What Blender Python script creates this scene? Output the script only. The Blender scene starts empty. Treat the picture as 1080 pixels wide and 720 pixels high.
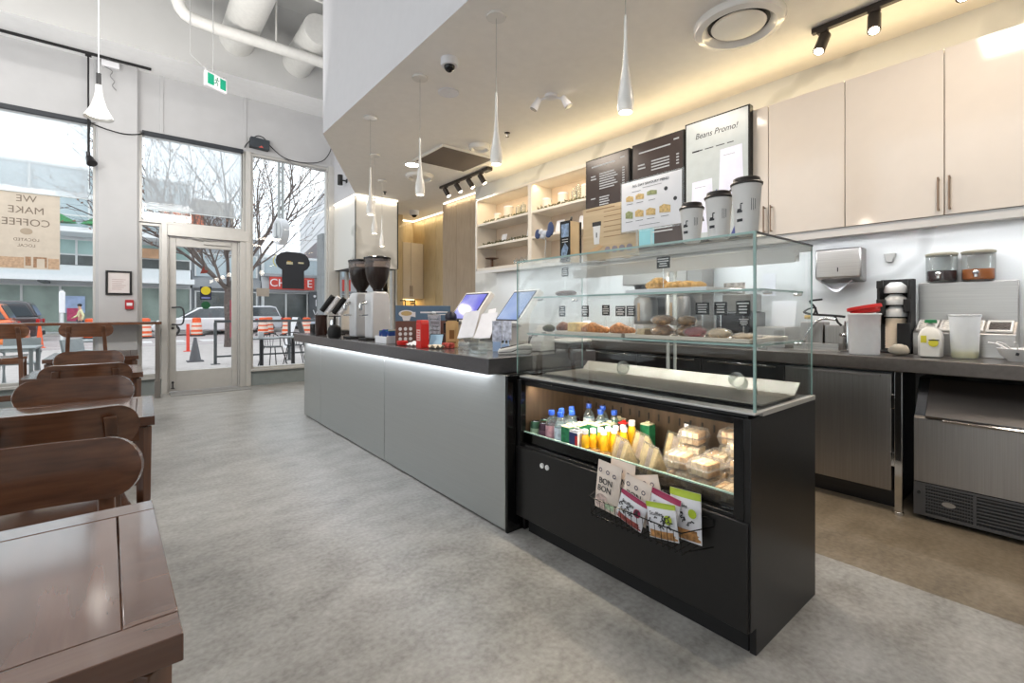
import bpy, bmesh, math, random
from mathutils import Vector, Matrix, Euler
PI = math.pi
R = math.radians
random.seed(7)
scene = bpy.context.scene
COL = scene.collection

# ------------------------------------------------------------------ materials
MATS = {}
def _new(name):
    m = bpy.data.materials.new(name); m.use_nodes = True
    nt = m.node_tree; nt.nodes.clear()
    out = nt.nodes.new('ShaderNodeOutputMaterial')
    return m, nt, out
def _noise(nt, scale, detail=3, stretch=None, coord='Object'):
    tc = nt.nodes.new('ShaderNodeTexCoord'); mp = nt.nodes.new('ShaderNodeMapping')
    nt.links.new(tc.outputs[coord], mp.inputs[0])
    if stretch: mp.inputs['Scale'].default_value = stretch
    n = nt.nodes.new('ShaderNodeTexNoise'); n.inputs['Scale'].default_value = scale; n.inputs['Detail'].default_value = detail
    nt.links.new(mp.outputs[0], n.inputs['Vector'])
    return n
def _ramp(nt, src, stops):
    r = nt.nodes.new('ShaderNodeValToRGB')
    while len(r.color_ramp.elements) < len(stops): r.color_ramp.elements.new(0.5)
    for e, (p, c) in zip(r.color_ramp.elements, stops):
        e.position = p; e.color = (*c, 1)
    nt.links.new(src, r.inputs[0]); return r
def lin(c):
    return tuple((x/12.92 if x <= .04045 else ((x+.055)/1.055)**2.4) for x in (v/255 for v in c))
def mat(name, rgb, rough=.5, metal=0., var=.06, scale=12, stretch=None, bump=0., coat=0., spec=.5, trans=0., ior=1.45, emit=None, es=0., alpha=1.):
    """plain surface with a slight procedural variation; rgb in 0..255 sRGB"""
    if name in MATS: return MATS[name]
    m, nt, out = _new(name)
    b = nt.nodes.new('ShaderNodeBsdfPrincipled'); nt.links.new(b.outputs[0], out.inputs[0])
    c = lin(rgb)
    n = _noise(nt, scale, 3, stretch)
    lo = tuple(max(0, v*(1-var)) for v in c); hi = tuple(min(1, v*(1+var)) for v in c)
    r = _ramp(nt, n.outputs['Fac'], [(.3, lo), (.7, hi)])
    nt.links.new(r.outputs[0], b.inputs['Base Color'])
    b.inputs['Roughness'].default_value = rough; b.inputs['Metallic'].default_value = metal
    b.inputs['Specular IOR Level'].default_value = spec; b.inputs['IOR'].default_value = ior
    b.inputs['Coat Weight'].default_value = coat; b.inputs['Coat Roughness'].default_value = .08
    b.inputs['Transmission Weight'].default_value = trans; b.inputs['Alpha'].default_value = alpha
    if bump:
        bp = nt.nodes.new('ShaderNodeBump'); bp.inputs['Strength'].default_value = bump; bp.inputs['Distance'].default_value = .01
        nt.links.new(n.outputs['Fac'], bp.inputs['Height']); nt.links.new(bp.outputs[0], b.inputs['Normal'])
    if emit is not None:
        b.inputs['Emission Color'].default_value = (*lin(emit), 1); b.inputs['Emission Strength'].default_value = es
    MATS[name] = m; return m
def glow(name, rgb, s):
    m, nt, out = _new(name)
    e = nt.nodes.new('ShaderNodeEmission'); e.inputs[0].default_value = (*lin(rgb), 1); e.inputs[1].default_value = s
    nt.links.new(e.outputs[0], out.inputs[0]); MATS[name] = m; return m
def glass(name, tint=(.97, .985, .98), refl=1.0, haze=0., hazecol=(.8, .85, .87), cap=1.):
    """thin architectural glass: clear, with fresnel reflections and, if asked, a milky haze"""
    m, nt, out = _new(name)
    t = nt.nodes.new('ShaderNodeBsdfTransparent'); t.inputs[0].default_value = (*tint, 1)
    g = nt.nodes.new('ShaderNodeBsdfGlossy'); g.inputs['Roughness'].default_value = .01
    f = nt.nodes.new('ShaderNodeFresnel'); f.inputs[0].default_value = 1.5
    mul = nt.nodes.new('ShaderNodeMath'); mul.operation = 'MULTIPLY'; mul.inputs[1].default_value = refl; mul.use_clamp = True
    mn = nt.nodes.new('ShaderNodeMath'); mn.operation = 'MINIMUM'; mn.inputs[1].default_value = cap
    nt.links.new(f.outputs[0], mul.inputs[0]); nt.links.new(mul.outputs[0], mn.inputs[0]); mul = mn
    x = nt.nodes.new('ShaderNodeMixShader'); nt.links.new(mul.outputs[0], x.inputs[0])
    nt.links.new(t.outputs[0], x.inputs[1]); nt.links.new(g.outputs[0], x.inputs[2])
    last = x
    if haze:
        d = nt.nodes.new('ShaderNodeBsdfDiffuse'); d.inputs[0].default_value = (*hazecol, 1)
        tl = nt.nodes.new('ShaderNodeBsdfTranslucent'); tl.inputs[0].default_value = (*hazecol, 1)
        a = nt.nodes.new('ShaderNodeMixShader'); a.inputs[0].default_value = .5
        nt.links.new(d.outputs[0], a.inputs[1]); nt.links.new(tl.outputs[0], a.inputs[2])
        y = nt.nodes.new('ShaderNodeMixShader')
        n = _noise(nt, 30, 2); ml = nt.nodes.new('ShaderNodeMapRange')
        ml.inputs['To Min'].default_value = haze*.95; ml.inputs['To Max'].default_value = min(1, haze*1.05)
        nt.links.new(n.outputs['Fac'], ml.inputs[0]); nt.links.new(ml.outputs[0], y.inputs[0])
        nt.links.new(x.outputs[0], y.inputs[1]); nt.links.new(a.outputs[0], y.inputs[2]); last = y
    nt.links.new(last.outputs[0], out.inputs[0]); MATS[name] = m; return m
def wood(name, dark, light, axis=0, scale=9, rough=.28, coat=.6, ring=9., spec=.5):
    m, nt, out = _new(name)
    b = nt.nodes.new('ShaderNodeBsdfPrincipled'); nt.links.new(b.outputs[0], out.inputs[0])
    st = [ring, ring, ring]; st[axis] = .7
    n = _noise(nt, scale, 5, st); n2 = _noise(nt, 2.2, 2, [1.5, 1.5, 1.5])
    mx = nt.nodes.new('ShaderNodeMix'); mx.data_type = 'FLOAT'; mx.inputs[0].default_value = .35
    nt.links.new(n.outputs['Fac'], mx.inputs[2]); nt.links.new(n2.outputs['Fac'], mx.inputs[3])
    r = _ramp(nt, mx.outputs[0], [(.3, lin(dark)), (.68, lin(light))])
    nt.links.new(r.outputs[0], b.inputs['Base Color'])
    b.inputs['Roughness'].default_value = rough; b.inputs['Coat Weight'].default_value = coat; b.inputs['Coat Roughness'].default_value = .1
    b.inputs['Specular IOR Level'].default_value = spec
    bp = nt.nodes.new('ShaderNodeBump'); bp.inputs['Strength'].default_value = .06; bp.inputs['Distance'].default_value = .004
    nt.links.new(n.outputs['Fac'], bp.inputs['Height']); nt.links.new(bp.outputs[0], b.inputs['Normal'])
    MATS[name] = m; return m
def brushed(name, rgb, rough=.34, axis=2, metal=1., aniso=.0, var=.08):
    st = [60., 60., 60.]; st[axis] = .8
    return mat(name, rgb, rough=rough, metal=metal, var=var, scale=3, stretch=st, bump=.02)
def floor_mat(name='polished_concrete', tones=((121, 119, 114), (152, 150, 146), (178, 177, 174))):
    m, nt, out = _new(name)
    b = nt.nodes.new('ShaderNodeBsdfPrincipled'); nt.links.new(b.outputs[0], out.inputs[0])
    n1 = _noise(nt, .9, 8); n2 = _noise(nt, 4.5, 12, (1, 1.5, 1)); n3 = _noise(nt, 45, 8)
    v = nt.nodes.new('ShaderNodeTexVoronoi'); v.inputs['Scale'].default_value = 2.3; v.feature = 'DISTANCE_TO_EDGE'
    tc = nt.nodes.new('ShaderNodeTexCoord'); nd = nt.nodes.new('ShaderNodeVectorMath'); nd.operation = 'ADD'
    nt.links.new(tc.outputs['Object'], nd.inputs[0]); nt.links.new(n1.outputs['Color'], nd.inputs[1]); nt.links.new(nd.outputs[0], v.inputs['Vector'])
    def mixf(a, c, f):
        x = nt.nodes.new('ShaderNodeMix'); x.data_type = 'FLOAT'; x.inputs[0].default_value = f
        nt.links.new(a, x.inputs[2]); nt.links.new(c, x.inputs[3]); return x.outputs[0]
    s = mixf(mixf(n1.outputs['Fac'], n2.outputs['Fac'], .6), n3.outputs['Fac'], .34)
    r = _ramp(nt, s, [(.34, lin(tones[0])), (.47, lin(tones[1])), (.62, lin(tones[2]))])
    cr = _ramp(nt, v.outputs['Distance'], [(0., (.88, .88, .88)), (.012, (1, 1, 1))])
    mm = nt.nodes.new('ShaderNodeMix'); mm.data_type = 'RGBA'; mm.blend_type = 'MULTIPLY'; mm.inputs[0].default_value = .6
    nt.links.new(r.outputs[0], mm.inputs[6]); nt.links.new(cr.outputs[0], mm.inputs[7]); nt.links.new(mm.outputs[2], b.inputs['Base Color'])
    rr = nt.nodes.new('ShaderNodeMapRange'); rr.inputs['To Min'].default_value = .26; rr.inputs['To Max'].default_value = .46
    nt.links.new(n2.outputs['Fac'], rr.inputs[0]); nt.links.new(rr.outputs[0], b.inputs['Roughness'])
    bp = nt.nodes.new('ShaderNodeBump'); bp.inputs['Strength'].default_value = .05; bp.inputs['Distance'].default_value = .01
    nt.links.new(s, bp.inputs['Height']); nt.links.new(bp.outputs[0], b.inputs['Normal'])
    MATS[name] = m; return m
def marble(name, base=(226, 227, 224), vein=(196, 196, 192), rough=.16):
    m, nt, out = _new(name)
    b = nt.nodes.new('ShaderNodeBsdfPrincipled'); nt.links.new(b.outputs[0], out.inputs[0])
    n = _noise(nt, 1.6, 6, (1, 1.2, .8)); tc = nt.nodes.new('ShaderNodeTexCoord')
    w = nt.nodes.new('ShaderNodeTexWave'); w.inputs['Scale'].default_value = .55; w.inputs['Distortion'].default_value = 9; w.inputs['Detail'].default_value = 4
    w.bands_direction = 'DIAGONAL'
    nt.links.new(tc.outputs['Object'], w.inputs[0])
    r = _ramp(nt, w.outputs['Fac'], [(0., lin(vein)), (.07, lin(base))])
    nt.links.new(r.outputs[0], b.inputs['Base Color']); b.inputs['Roughness'].default_value = rough
    MATS[name] = m; return m

# ------------------------------------------------------------------ mesh builder
class MB:
    def __init__(s): s.v = []; s.f = []; s.m = []; s.X = None
    def xf(s, M): s.X = M; return s
    def _add(s, vs, fs, m=0):
        b = len(s.v)
        for p in vs:
            p = Vector(p); s.v.append(s.X @ p if s.X else p)
        for f in fs: s.f.append([b+i for i in f]); s.m.append(m)
        return s
    def box(s, x0, x1, y0, y1, z0, z1, m=0):
        vs = [(x0,y0,z0),(x1,y0,z0),(x1,y1,z0),(x0,y1,z0),(x0,y0,z1),(x1,y0,z1),(x1,y1,z1),(x0,y1,z1)]
        return s._add(vs, [(0,3,2,1),(4,5,6,7),(0,1,5,4),(1,2,6,5),(2,3,7,6),(3,0,4,7)], m)
    def cyl(s, p0, p1, r0, r1=None, n=16, m=0, caps=True):
        p0, p1 = Vector(p0), Vector(p1); r1 = r0 if r1 is None else r1
        d = (p1-p0); q = d.to_track_quat('Z', 'Y') if d.length > 1e-9 else Euler((0,0,0)).to_quaternion()
        vs = []
        for p, r in ((p0, r0), (p1, r1)):
            for i in range(n):
                a = 2*PI*i/n; vs.append(p + q @ Vector((r*math.cos(a), r*math.sin(a), 0)))
        fs = [(i, (i+1) % n, n+(i+1) % n, n+i) for i in range(n)]
        if caps: fs += [tuple(range(n-1, -1, -1)), tuple(range(n, 2*n))]
        return s._add(vs, fs, m)
    def lathe(s, prof, c=(0,0,0), n=24, m=0, sx=1., sy=1., caps=True):
        c = Vector(c); vs = []
        for r, z in prof:
            for i in range(n):
                a = 2*PI*i/n; vs.append(c + Vector((sx*r*math.cos(a), sy*r*math.sin(a), z)))
        fs = []
        for k in range(len(prof)-1):
            for i in range(n):
                j = (i+1) % n; fs.append((k*n+i, k*n+j, (k+1)*n+j, (k+1)*n+i))
        if caps and prof[0][0] > 1e-6: fs.append(tuple(range(n-1, -1, -1)))
        if caps and prof[-1][0] > 1e-6: fs.append(tuple((len(prof)-1)*n+i for i in range(n)))
        return s._add(vs, fs, m)
    def prism(s, pts, a0, a1, axis='z', m=0):
        def mk(p, a):
            return {'z': (p[0], p[1], a), 'y': (p[0], a, p[1]), 'x': (a, p[0], p[1])}[axis]
        n = len(pts)
        vs = [mk(p, a0) for p in pts] + [mk(p, a1) for p in pts]
        fs = [(i, (i+1) % n, n+(i+1) % n, n+i) for i in range(n)] + [tuple(range(n-1, -1, -1)), tuple(range(n, 2*n))]
        return s._add(vs, fs, m)
    def tube(s, pts, r, n=8, m=0, smooth=0, r1=None):
        P = [Vector(p) for p in pts]
        if smooth and len(P) > 2:
            Q = []
            for i in range(len(P)-1):
                a, b, c, d = P[max(i-1, 0)], P[i], P[i+1], P[min(i+2, len(P)-1)]
                for k in range(smooth):
                    t = k/smooth
                    Q.append(.5*((2*b)+(c-a)*t+(2*a-5*b+4*c-d)*t*t+(3*b-a-3*c+d)*t**3))
            Q.append(P[-1]); P = Q
        vs = []; up = Vector((0.13, 0.31, 0.94)); prev = None
        for i, p in enumerate(P):
            d = (P[min(i+1, len(P)-1)]-P[max(i-1, 0)]).normalized()
            if prev is None:
                a = d.cross(up)
                if a.length < .05: a = d.cross(Vector((1, 0, 0)))
            else: a = prev - d*prev.dot(d)
            a.normalize(); prev = a; b = d.cross(a)
            rr = r if r1 is None else r+(r1-r)*i/(len(P)-1)
            for k in range(n):
                t = 2*PI*k/n; vs.append(p+a*(rr*math.cos(t))+b*(rr*math.sin(t)))
        fs = []
        for i in range(len(P)-1):
            for k in range(n):
                j = (k+1) % n; fs.append((i*n+k, i*n+j, (i+1)*n+j, (i+1)*n+k))
        fs += [tuple(range(n-1, -1, -1)), tuple((len(P)-1)*n+k for k in range(n))]
        return s._add(vs, fs, m)
    def ell(s, c, r, nu=16, nv=10, m=0, wob=0., seed=0):
        rnd = random.Random(seed); c = Vector(c)
        if isinstance(r, (int, float)): r = (r, r, r)
        vs = [c+Vector((0, 0, -r[2]))]
        for j in range(1, nv):
            t = -PI/2+PI*j/nv
            for i in range(nu):
                a = 2*PI*i/nu; k = 1+wob*(rnd.random()-.5)
                vs.append(c+Vector((r[0]*k*math.cos(t)*math.cos(a), r[1]*k*math.cos(t)*math.sin(a), r[2]*k*math.sin(t))))
        vs.append(c+Vector((0, 0, r[2]))); L = len(vs)-1
        fs = [(0, 1+(i+1) % nu, 1+i) for i in range(nu)]
        for j in range(nv-2):
            for i in range(nu):
                k = (i+1) % nu; a = 1+j*nu
                fs.append((a+i, a+k, a+nu+k, a+nu+i))
        a = 1+(nv-2)*nu
        fs += [(a+i, a+(i+1) % nu, L) for i in range(nu)]
        return s._add(vs, fs, m)
    def sheet(s, fn, nu, nv, th=0., m=0):
        """grid fn(u,v)->point, u,v in 0..1; th gives it a thickness"""
        P = [[Vector(fn(i/nu, j/nv)) for j in range(nv+1)] for i in range(nu+1)]
        vs = [p for row in P for p in row]; W = nv+1
        fs = [(i*W+j, (i+1)*W+j, (i+1)*W+j+1, i*W+j+1) for i in range(nu) for j in range(nv)]
        if th:
            N = len(vs); ex = []
            for i in range(nu+1):
                for j in range(nv+1):
                    a = P[min(i+1, nu)][j]-P[max(i-1, 0)][j]; b = P[i][min(j+1, nv)]-P[i][max(j-1, 0)]
                    n = a.cross(b); n = n.normalized() if n.length > 1e-12 else Vector((0, 0, 1))
                    ex.append(P[i][j]+n*th)
            vs += ex; fs += [tuple(N+k for k in reversed(f)) for f in fs]
            ring = [i*W for i in range(nu+1)]+[nu*W+j for j in range(1, nv+1)]+[i*W+nv for i in range(nu-1, -1, -1)]+[j for j in range(nv-1, 0, -1)]
            for k in range(len(ring)):
                a, b = ring[k], ring[(k+1) % len(ring)]; fs.append((b, a, N+a, N+b))
        return s._add(vs, fs, m)
    def mesh(s, name, mats, off=None, ang=38):
        me = bpy.data.meshes.new(name)
        vs = [tuple(v-off) if off is not None else tuple(v) for v in s.v]
        me.from_pydata(vs, [], s.f)
        for x in (mats if isinstance(mats, (list, tuple)) else [mats]): me.materials.append(x)
        me.polygons.foreach_set('material_index', s.m)
        me.polygons.foreach_set('use_smooth', [True]*len(s.f)); me.update()
        bm = bmesh.new(); bm.from_mesh(me); bmesh.ops.recalc_face_normals(bm, faces=bm.faces); bm.to_mesh(me); bm.free()
        me.set_sharp_from_angle(angle=R(ang)); return me

OFF = {}
def _bev(o, w, seg=2):
    if w:
        b = o.modifiers.new('bevel', 'BEVEL'); b.width = w; b.segments = seg; b.limit_method = 'ANGLE'; b.angle_limit = R(50)
def T(name, label, cat, loc=(0, 0, 0), rz=0., group=None, kind=None):
    """an empty at a thing's base; its parts are children"""
    o = bpy.data.objects.new(name, None); COL.objects.link(o)
    o.empty_display_size = .05; o.location = loc; o.rotation_euler = (0, 0, rz)
    tag(o, label, cat, group, kind or 'thing'); OFF[o] = Vector(loc); return o
def tag(o, label=None, cat=None, group=None, kind=None):
    for k, v in (('label', label), ('category', cat), ('group', group), ('kind', kind)):
        if v: o[k] = v
    return o
def part(name, mb, mats, parent, bevel=0., world=False, label=None, ang=38, kind=None):
    """one part (or sub-part) of a thing as ONE mesh; world=True: points given in room coordinates"""
    off = OFF[parent] if world else None
    o = bpy.data.objects.new(name, mb.mesh(name, mats, off, ang)); COL.objects.link(o)
    o.parent = parent; OFF[o] = OFF[parent]; _bev(o, bevel)
    tag(o, label, None, None, kind); return o
def one(name, label, cat, mb, mats, bevel=0., group=None, loc=None, rz=0., ang=38, kind=None):
    """a thing that is one mesh. loc None: points are in room coordinates, the origin goes to its base"""
    off = None
    if loc is None:
        lo = Vector([min(v[i] for v in mb.v) for i in range(3)]); hi = Vector([max(v[i] for v in mb.v) for i in range(3)])
        off = Vector(((lo.x+hi.x)/2, (lo.y+hi.y)/2, lo.z)); loc = off
    o = bpy.data.objects.new(name, mb.mesh(name, mats, off, ang)); COL.objects.link(o)
    o.location = loc; o.rotation_euler = (0, 0, rz); _bev(o, bevel)
    OFF[o] = Vector(loc); tag(o, label, cat, group, kind or 'thing'); return o
def struct(name, mb, mats, parent=None, bevel=0., ang=38):
    o = bpy.data.objects.new(name, mb.mesh(name, mats, None, ang)); COL.objects.link(o); _bev(o, bevel)
    if parent: o.parent = parent; OFF[o] = OFF[parent]
    else: o['kind'] = 'structure'; OFF[o] = Vector((0, 0, 0))
    return o
def dup(root, loc, rz=None, label=None, scale=None):
    r = root.copy(); COL.objects.link(r); r.location = loc
    if rz is not None: r.rotation_euler = (0, 0, rz)
    if scale: r.scale = scale
    if label: r['label'] = label
    for ch in list(root.children):
        c = ch.copy(); COL.objects.link(c); c.parent = r
        for g in list(ch.children):
            d = g.copy(); COL.objects.link(d); d.parent = c
    return r
def text(name, body, size, m, parent, loc, rot, align='CENTER', ext=.0006, sx=1., shear=0., bold=0.):
    """lettering as a thin mesh; loc in the parent's coordinates"""
    cu = bpy.data.curves.new(name, 'FONT'); cu.body = body; cu.size = size; cu.align_x = align; cu.align_y = 'CENTER'
    cu.extrude = ext; cu.shear = shear; cu.offset = bold; cu.resolution_u = 3
    t = bpy.data.objects.new(name+'_tmp', cu); COL.objects.link(t)
    dg = bpy.context.evaluated_depsgraph_get(); dg.update()
    me = bpy.data.meshes.new_from_object(t.evaluated_get(dg)); bpy.data.objects.remove(t)
    me.name = name; me.materials.clear(); me.materials.append(m)
    o = bpy.data.objects.new(name, me); COL.objects.link(o)
    o.parent = parent; OFF[o] = OFF[parent]
    o.location = loc; o.rotation_euler = rot; o.scale = (sx, 1, 1); return o
FACE_L = (PI/2, 0, -PI/2)      # lettering read by somebody looking along +x
FACE_F = (PI/2, 0, 0)          # lettering read by somebody looking along +y
K_COVE, K_SEAT, K_WALLFILL, K_PEND, K_TRACK, K_LED, K_SERV, K_SKY, EXPO = .75, 52., 60., 5.5, 10., 16., 18., 2.0, .15
# ------------------------------------------------------------------ palette
WHITE = mat('white_paint', (224, 224, 224), .55, var=.02)
CEIL = mat('ceiling_paint', (236, 233, 229), .7, var=.02)
HICEIL = mat('high_ceiling_paint', (205, 205, 203), .75, var=.03, scale=3)
GREYWALL = mat('grey_panel_paint', (186, 186, 187), .45, var=.03, scale=4)
DADO = mat('dado_grey', (136, 144, 144), .4, var=.04)
ALU = mat('aluminium_frame', (196, 194, 190), .38, .25, var=.03)
CREAM = mat('cream_gloss', (224, 214, 204), .1, var=.01, coat=.5)
TILE = marble('marble_tile', (229, 230, 228), (204, 205, 203))
STONE = marble('marble_cladding', (222, 220, 215), (192, 190, 185), .2)
OAK = wood('light_oak_panel', (172, 152, 116), (196, 178, 142), axis=2, scale=6, rough=.45, coat=.1)
OAKGREY = wood('grey_oak_panel', (150, 134, 116), (172, 155, 135), axis=2, scale=6, rough=.45, coat=.1)
WALNUT = wood('walnut', (70, 43, 30), (122, 80, 55), axis=0, scale=5, rough=.26, coat=.8)
WALNUT_Z = wood('walnut_upright', (68, 42, 29), (116, 76, 52), axis=2, scale=5, rough=.3, coat=.6)
STEEL = brushed('brushed_steel', (172, 168, 164), .3, axis=1)
STEELV = brushed('brushed_steel_upright', (158, 153, 149), .34, axis=2)
PANEL = brushed('satin_counter_panel', (186, 189, 188), .42, axis=1, metal=.85, var=.025)
CHROME = mat('chrome', (214, 214, 214), .08, 1., var=.02)
DARKSTEEL = brushed('dark_steel', (74, 74, 76), .36, axis=1)
WORKTOP = mat('grey_quartz', (86, 84, 86), .2, var=.14, scale=160, coat=.2)
WORKTOP2 = mat('steel_worktop', (98, 92, 88), .28, .6, var=.1, scale=40)
BLACK = mat('black_laminate', (24, 23, 23), .34, var=.1, scale=30)
BLACKM = mat('black_matt', (22, 22, 23), .6, var=.1)
BLACKG = mat('black_gloss', (14, 14, 15), .12, var=.05)
BROWN = wood('dark_brown_steel', (46, 38, 31), (82, 68, 55), axis=2, scale=4, rough=.3, coat=.3)
GLASS = glass('window_glass', (.95, .97, .97), .55, cap=.5)
CASEGLASS = glass('case_glass', (.98, .992, .988), .26, cap=.3)
CLEAR = glass('clear_acrylic', (.95, .97, .97), .9, haze=.025, cap=.4)
JARGLASS = glass('jar_glass', (.95, .97, .96), .8, haze=.05, cap=.5)
MILKY = glass('milky_plastic', (.95, .96, .96), .5, haze=.66, hazecol=(.95, .96, .97), cap=.4)
EDGE = mat('glass_edge', (150, 178, 172), .15, var=.08, spec=.6)
SHEER = glass('sheer_blind', (.94, .96, .97), .2, haze=.30, hazecol=(.88, .92, .95), cap=.2)
PAPER = mat('white_paper', (228, 228, 232), .7, var=.02)
CUPWHITE = mat('cup_board', (232, 230, 228), .5, var=.02)
RED = mat('red_plastic', (206, 38, 34), .35, var=.05)
CONCRETE = floor_mat()
LED = glow('led_white', (255, 244, 224), 3.2)
LEDCOOL = glow('led_cool', (244, 248, 255), 4.)
LEDWARM = glow('led_warm', (255, 224, 160), 4.)
BULB = glow('lamp_bulb', (255, 238, 206), 22.)

# ------------------------------------------------------------------ room shell
struct('floor', MB().box(-3.3, 2.54, -3.2, 8.42, -.12, 0).box(2.54, 4.7, 5.0, 8.42, -.12, 0), CONCRETE)
struct('floor_service', MB().box(2.54, 4.7, -3.2, 5.0, -.12, 0), floor_mat('worn_concrete', ((98, 88, 74), (124, 112, 95), (146, 134, 117))))
struct('ceiling', MB().box(-3.3, 4.8, -3.2, 8.6, 5.7, 5.85), HICEIL)
# dropped ceiling over the counter, its end cut at an angle towards the clad box
sof = [(1.56, -3.2), (4.8, -3.2), (4.8, 8.9), (3.5, 8.9), (3.5, 8.3), (2.75, 8.3), (2.75, 7.23), (1.56, 5.0)]
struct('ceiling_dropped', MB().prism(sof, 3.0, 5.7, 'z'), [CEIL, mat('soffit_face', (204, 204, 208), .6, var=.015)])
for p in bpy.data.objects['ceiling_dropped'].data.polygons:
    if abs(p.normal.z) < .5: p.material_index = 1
# beam along the head of the shopfront
struct('wall_front_beam', MB().box(-3.3, 2.75, 7.58, 8.6, 4.48, 5.7), [mat('beam_grey', (188, 188, 187), .75, var=.03, scale=3), mat('beam_lit_underside', (240, 240, 240), .6, var=.02)])
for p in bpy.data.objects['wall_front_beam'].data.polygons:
    if p.normal.z < -.5: p.material_index = 1  # underside coloured whiter to stand in for light it lacks
# grey panels over the windows, with joints, dado under them
w = MB().box(-3.3, 2.76, 8.26, 8.44, 3.64, 4.5)
for x in (-2.2, -.33, .36, 1.40, 2.74): w.box(x-.022, x+.022, 8.245, 8.27, 3.64, 4.48)
w.box(-3.3, 2.76, 8.235, 8.27, 3.635, 3.69)
struct('wall_front', w, GREYWALL, bevel=.004)
struct('wall_front_dado', MB().box(-3.3, .36, 8.24, 8.4, 0, .225).box(1.46, 4.0, 8.24, 8.4, 0, .235), DADO)
w = MB().box(-.315, .095, 8.17, 8.46, 0, 4.48).box(-.335, -.3, 8.2, 8.42, 0, 3.66).box(.08, .115, 8.2, 8.42, 0, 3.66)
struct('pillar_front', w, GREYWALL, bevel=.006)
struct('trim_1', MB().box(-3.3, .36, 8.19, 8.26, .215, .25).box(1.47, 2.8, 8.19, 8.26, .225, .26), ALU, bevel=.004)
struct('wall_rear', MB().box(-3.3, 4.8, -3.35, -3.2, 0, 5.7), WHITE)
# side wall beyond the tables: piers between tall windows
w = MB().box(-3.45, -3.3, -3.2, 8.6, 0, .5).box(-3.45, -3.3, -3.2, 8.6, 4.3, 5.7)
for y in (-3.2, -.4, 2.5, 5.4, 8.2): w.box(-3.45, -3.3, y, y+.4, .5, 4.3)
struct('wall_left', w, GREYWALL)
# service side
struct('wall_back', MB().box(4.0, 4.2, -3.2, 5.75, 0, 3.05), TILE)
w = MB().box(4.16, 4.4, 5.7, 6.95, 0, 3.0)
for y in (6.1, 6.52): w.box(4.157, 4.163, y-.003, y+.003, 0, 2.985)
struct('wall_back_column', w, OAKGREY)
w = MB().box(4.5, 4.7, 6.95, 8.9, 0, 3.0)
for y in (7.35, 7.78, 8.2): w.box(4.494, 4.502, y-.003, y+.003, 0, 2.98)
struct('wall_back_panelled', w, OAK)
w = MB().box(3.94, 4.7, 8.68, 8.9, 0, 3.0).box(3.94, 4.05, 8.24, 8.9, 0, 3.0)
struct('wall_alcove', w, OAK)
struct('wall_corner', MB().box(2.66, 2.83, 8.22, 8.44, 0, 3.66), ALU, bevel=.006)
# marble clad box hung over the end of the counter
w = MB().box(2.75, 3.46, 7.23, 8.24, 1.862, 2.975)
w.box(2.742, 2.752, 7.222, 7.236, 1.862, 2.975, 1).box(3.452, 3.468, 7.222, 7.24, 1.862, 2.975, 1).box(2.76, 3.45, 7.232, 8.2, 1.855, 1.866, 1)
struct('wall_clad_box', w, [STONE, BLACKM])

# windows: frame, pane
def window(n, x0, x1, z0, z1, y=8.3, bars=(), bw=.035, hb=()):
    t = T('window_%d' % n, None, None, ((x0+x1)/2, y, z0), kind='structure')
    f = MB().box(x0, x0+bw, y-.05, y+.06, z0, z1).box(x1-bw, x1, y-.05, y+.06, z0, z1)
    f.box(x0+bw, x1-bw, y-.05, y+.06, z0, z0+bw).box(x0+bw, x1-bw, y-.05, y+.06, z1-bw, z1)
    for b in bars: f.box(b-.02, b+.02, y-.05, y+.06, z0+bw, z1-bw)
    for b in hb: f.box(x0+bw, x1-bw, y-.05, y+.06, b-.025, b+.025)
    part('frame', f, ALU, t, .004, True)
    part('pane', MB().box(x0+.01, x1-.01, y-.004, y+.004, z0+.01, z1-.01), GLASS, t, 0, True)
    return t
window(1, -3.3, -.33, .25, 3.635)
window(2, .11, 1.385, 2.40, 3.635)
window(3, .11, .37, .25, 2.39)
window(4, 1.475, 2.665, .255, 3.635)
window(5, 2.83, 3.94, .255, 2.6, bars=(3.0, 3.86))
for i, y in enumerate((-2.8, 0., 2.9, 5.8)):
    t = T('window_%d' % (6+i), None, None, (-3.36, y+1.2, .5), kind='structure')
    y1 = (-.4, 2.5, 5.4, 8.2)[i]
    f = MB()
    for yy in (y, y1-.05): f.box(-3.41, -3.34, yy, yy+.05, .5, 4.3)
    f.box(-3.41, -3.34, y+.05, y1-.05, .5, .55).box(-3.41, -3.34, y+.05, y1-.05, 4.25, 4.3)
    part('frame', f, ALU, t, 0, True)
    part('pane', MB().box(-3.38, -3.372, y+.02, y1-.02, .52, 4.28), GLASS, t, 0, True)
# mullion between door and window 4
struct('trim_2', MB().box(1.40, 1.475, 8.21, 8.42, 0, 3.64).box(1.385, 1.40, 8.24, 8.40, 0, 3.64), ALU, bevel=.005)
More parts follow.
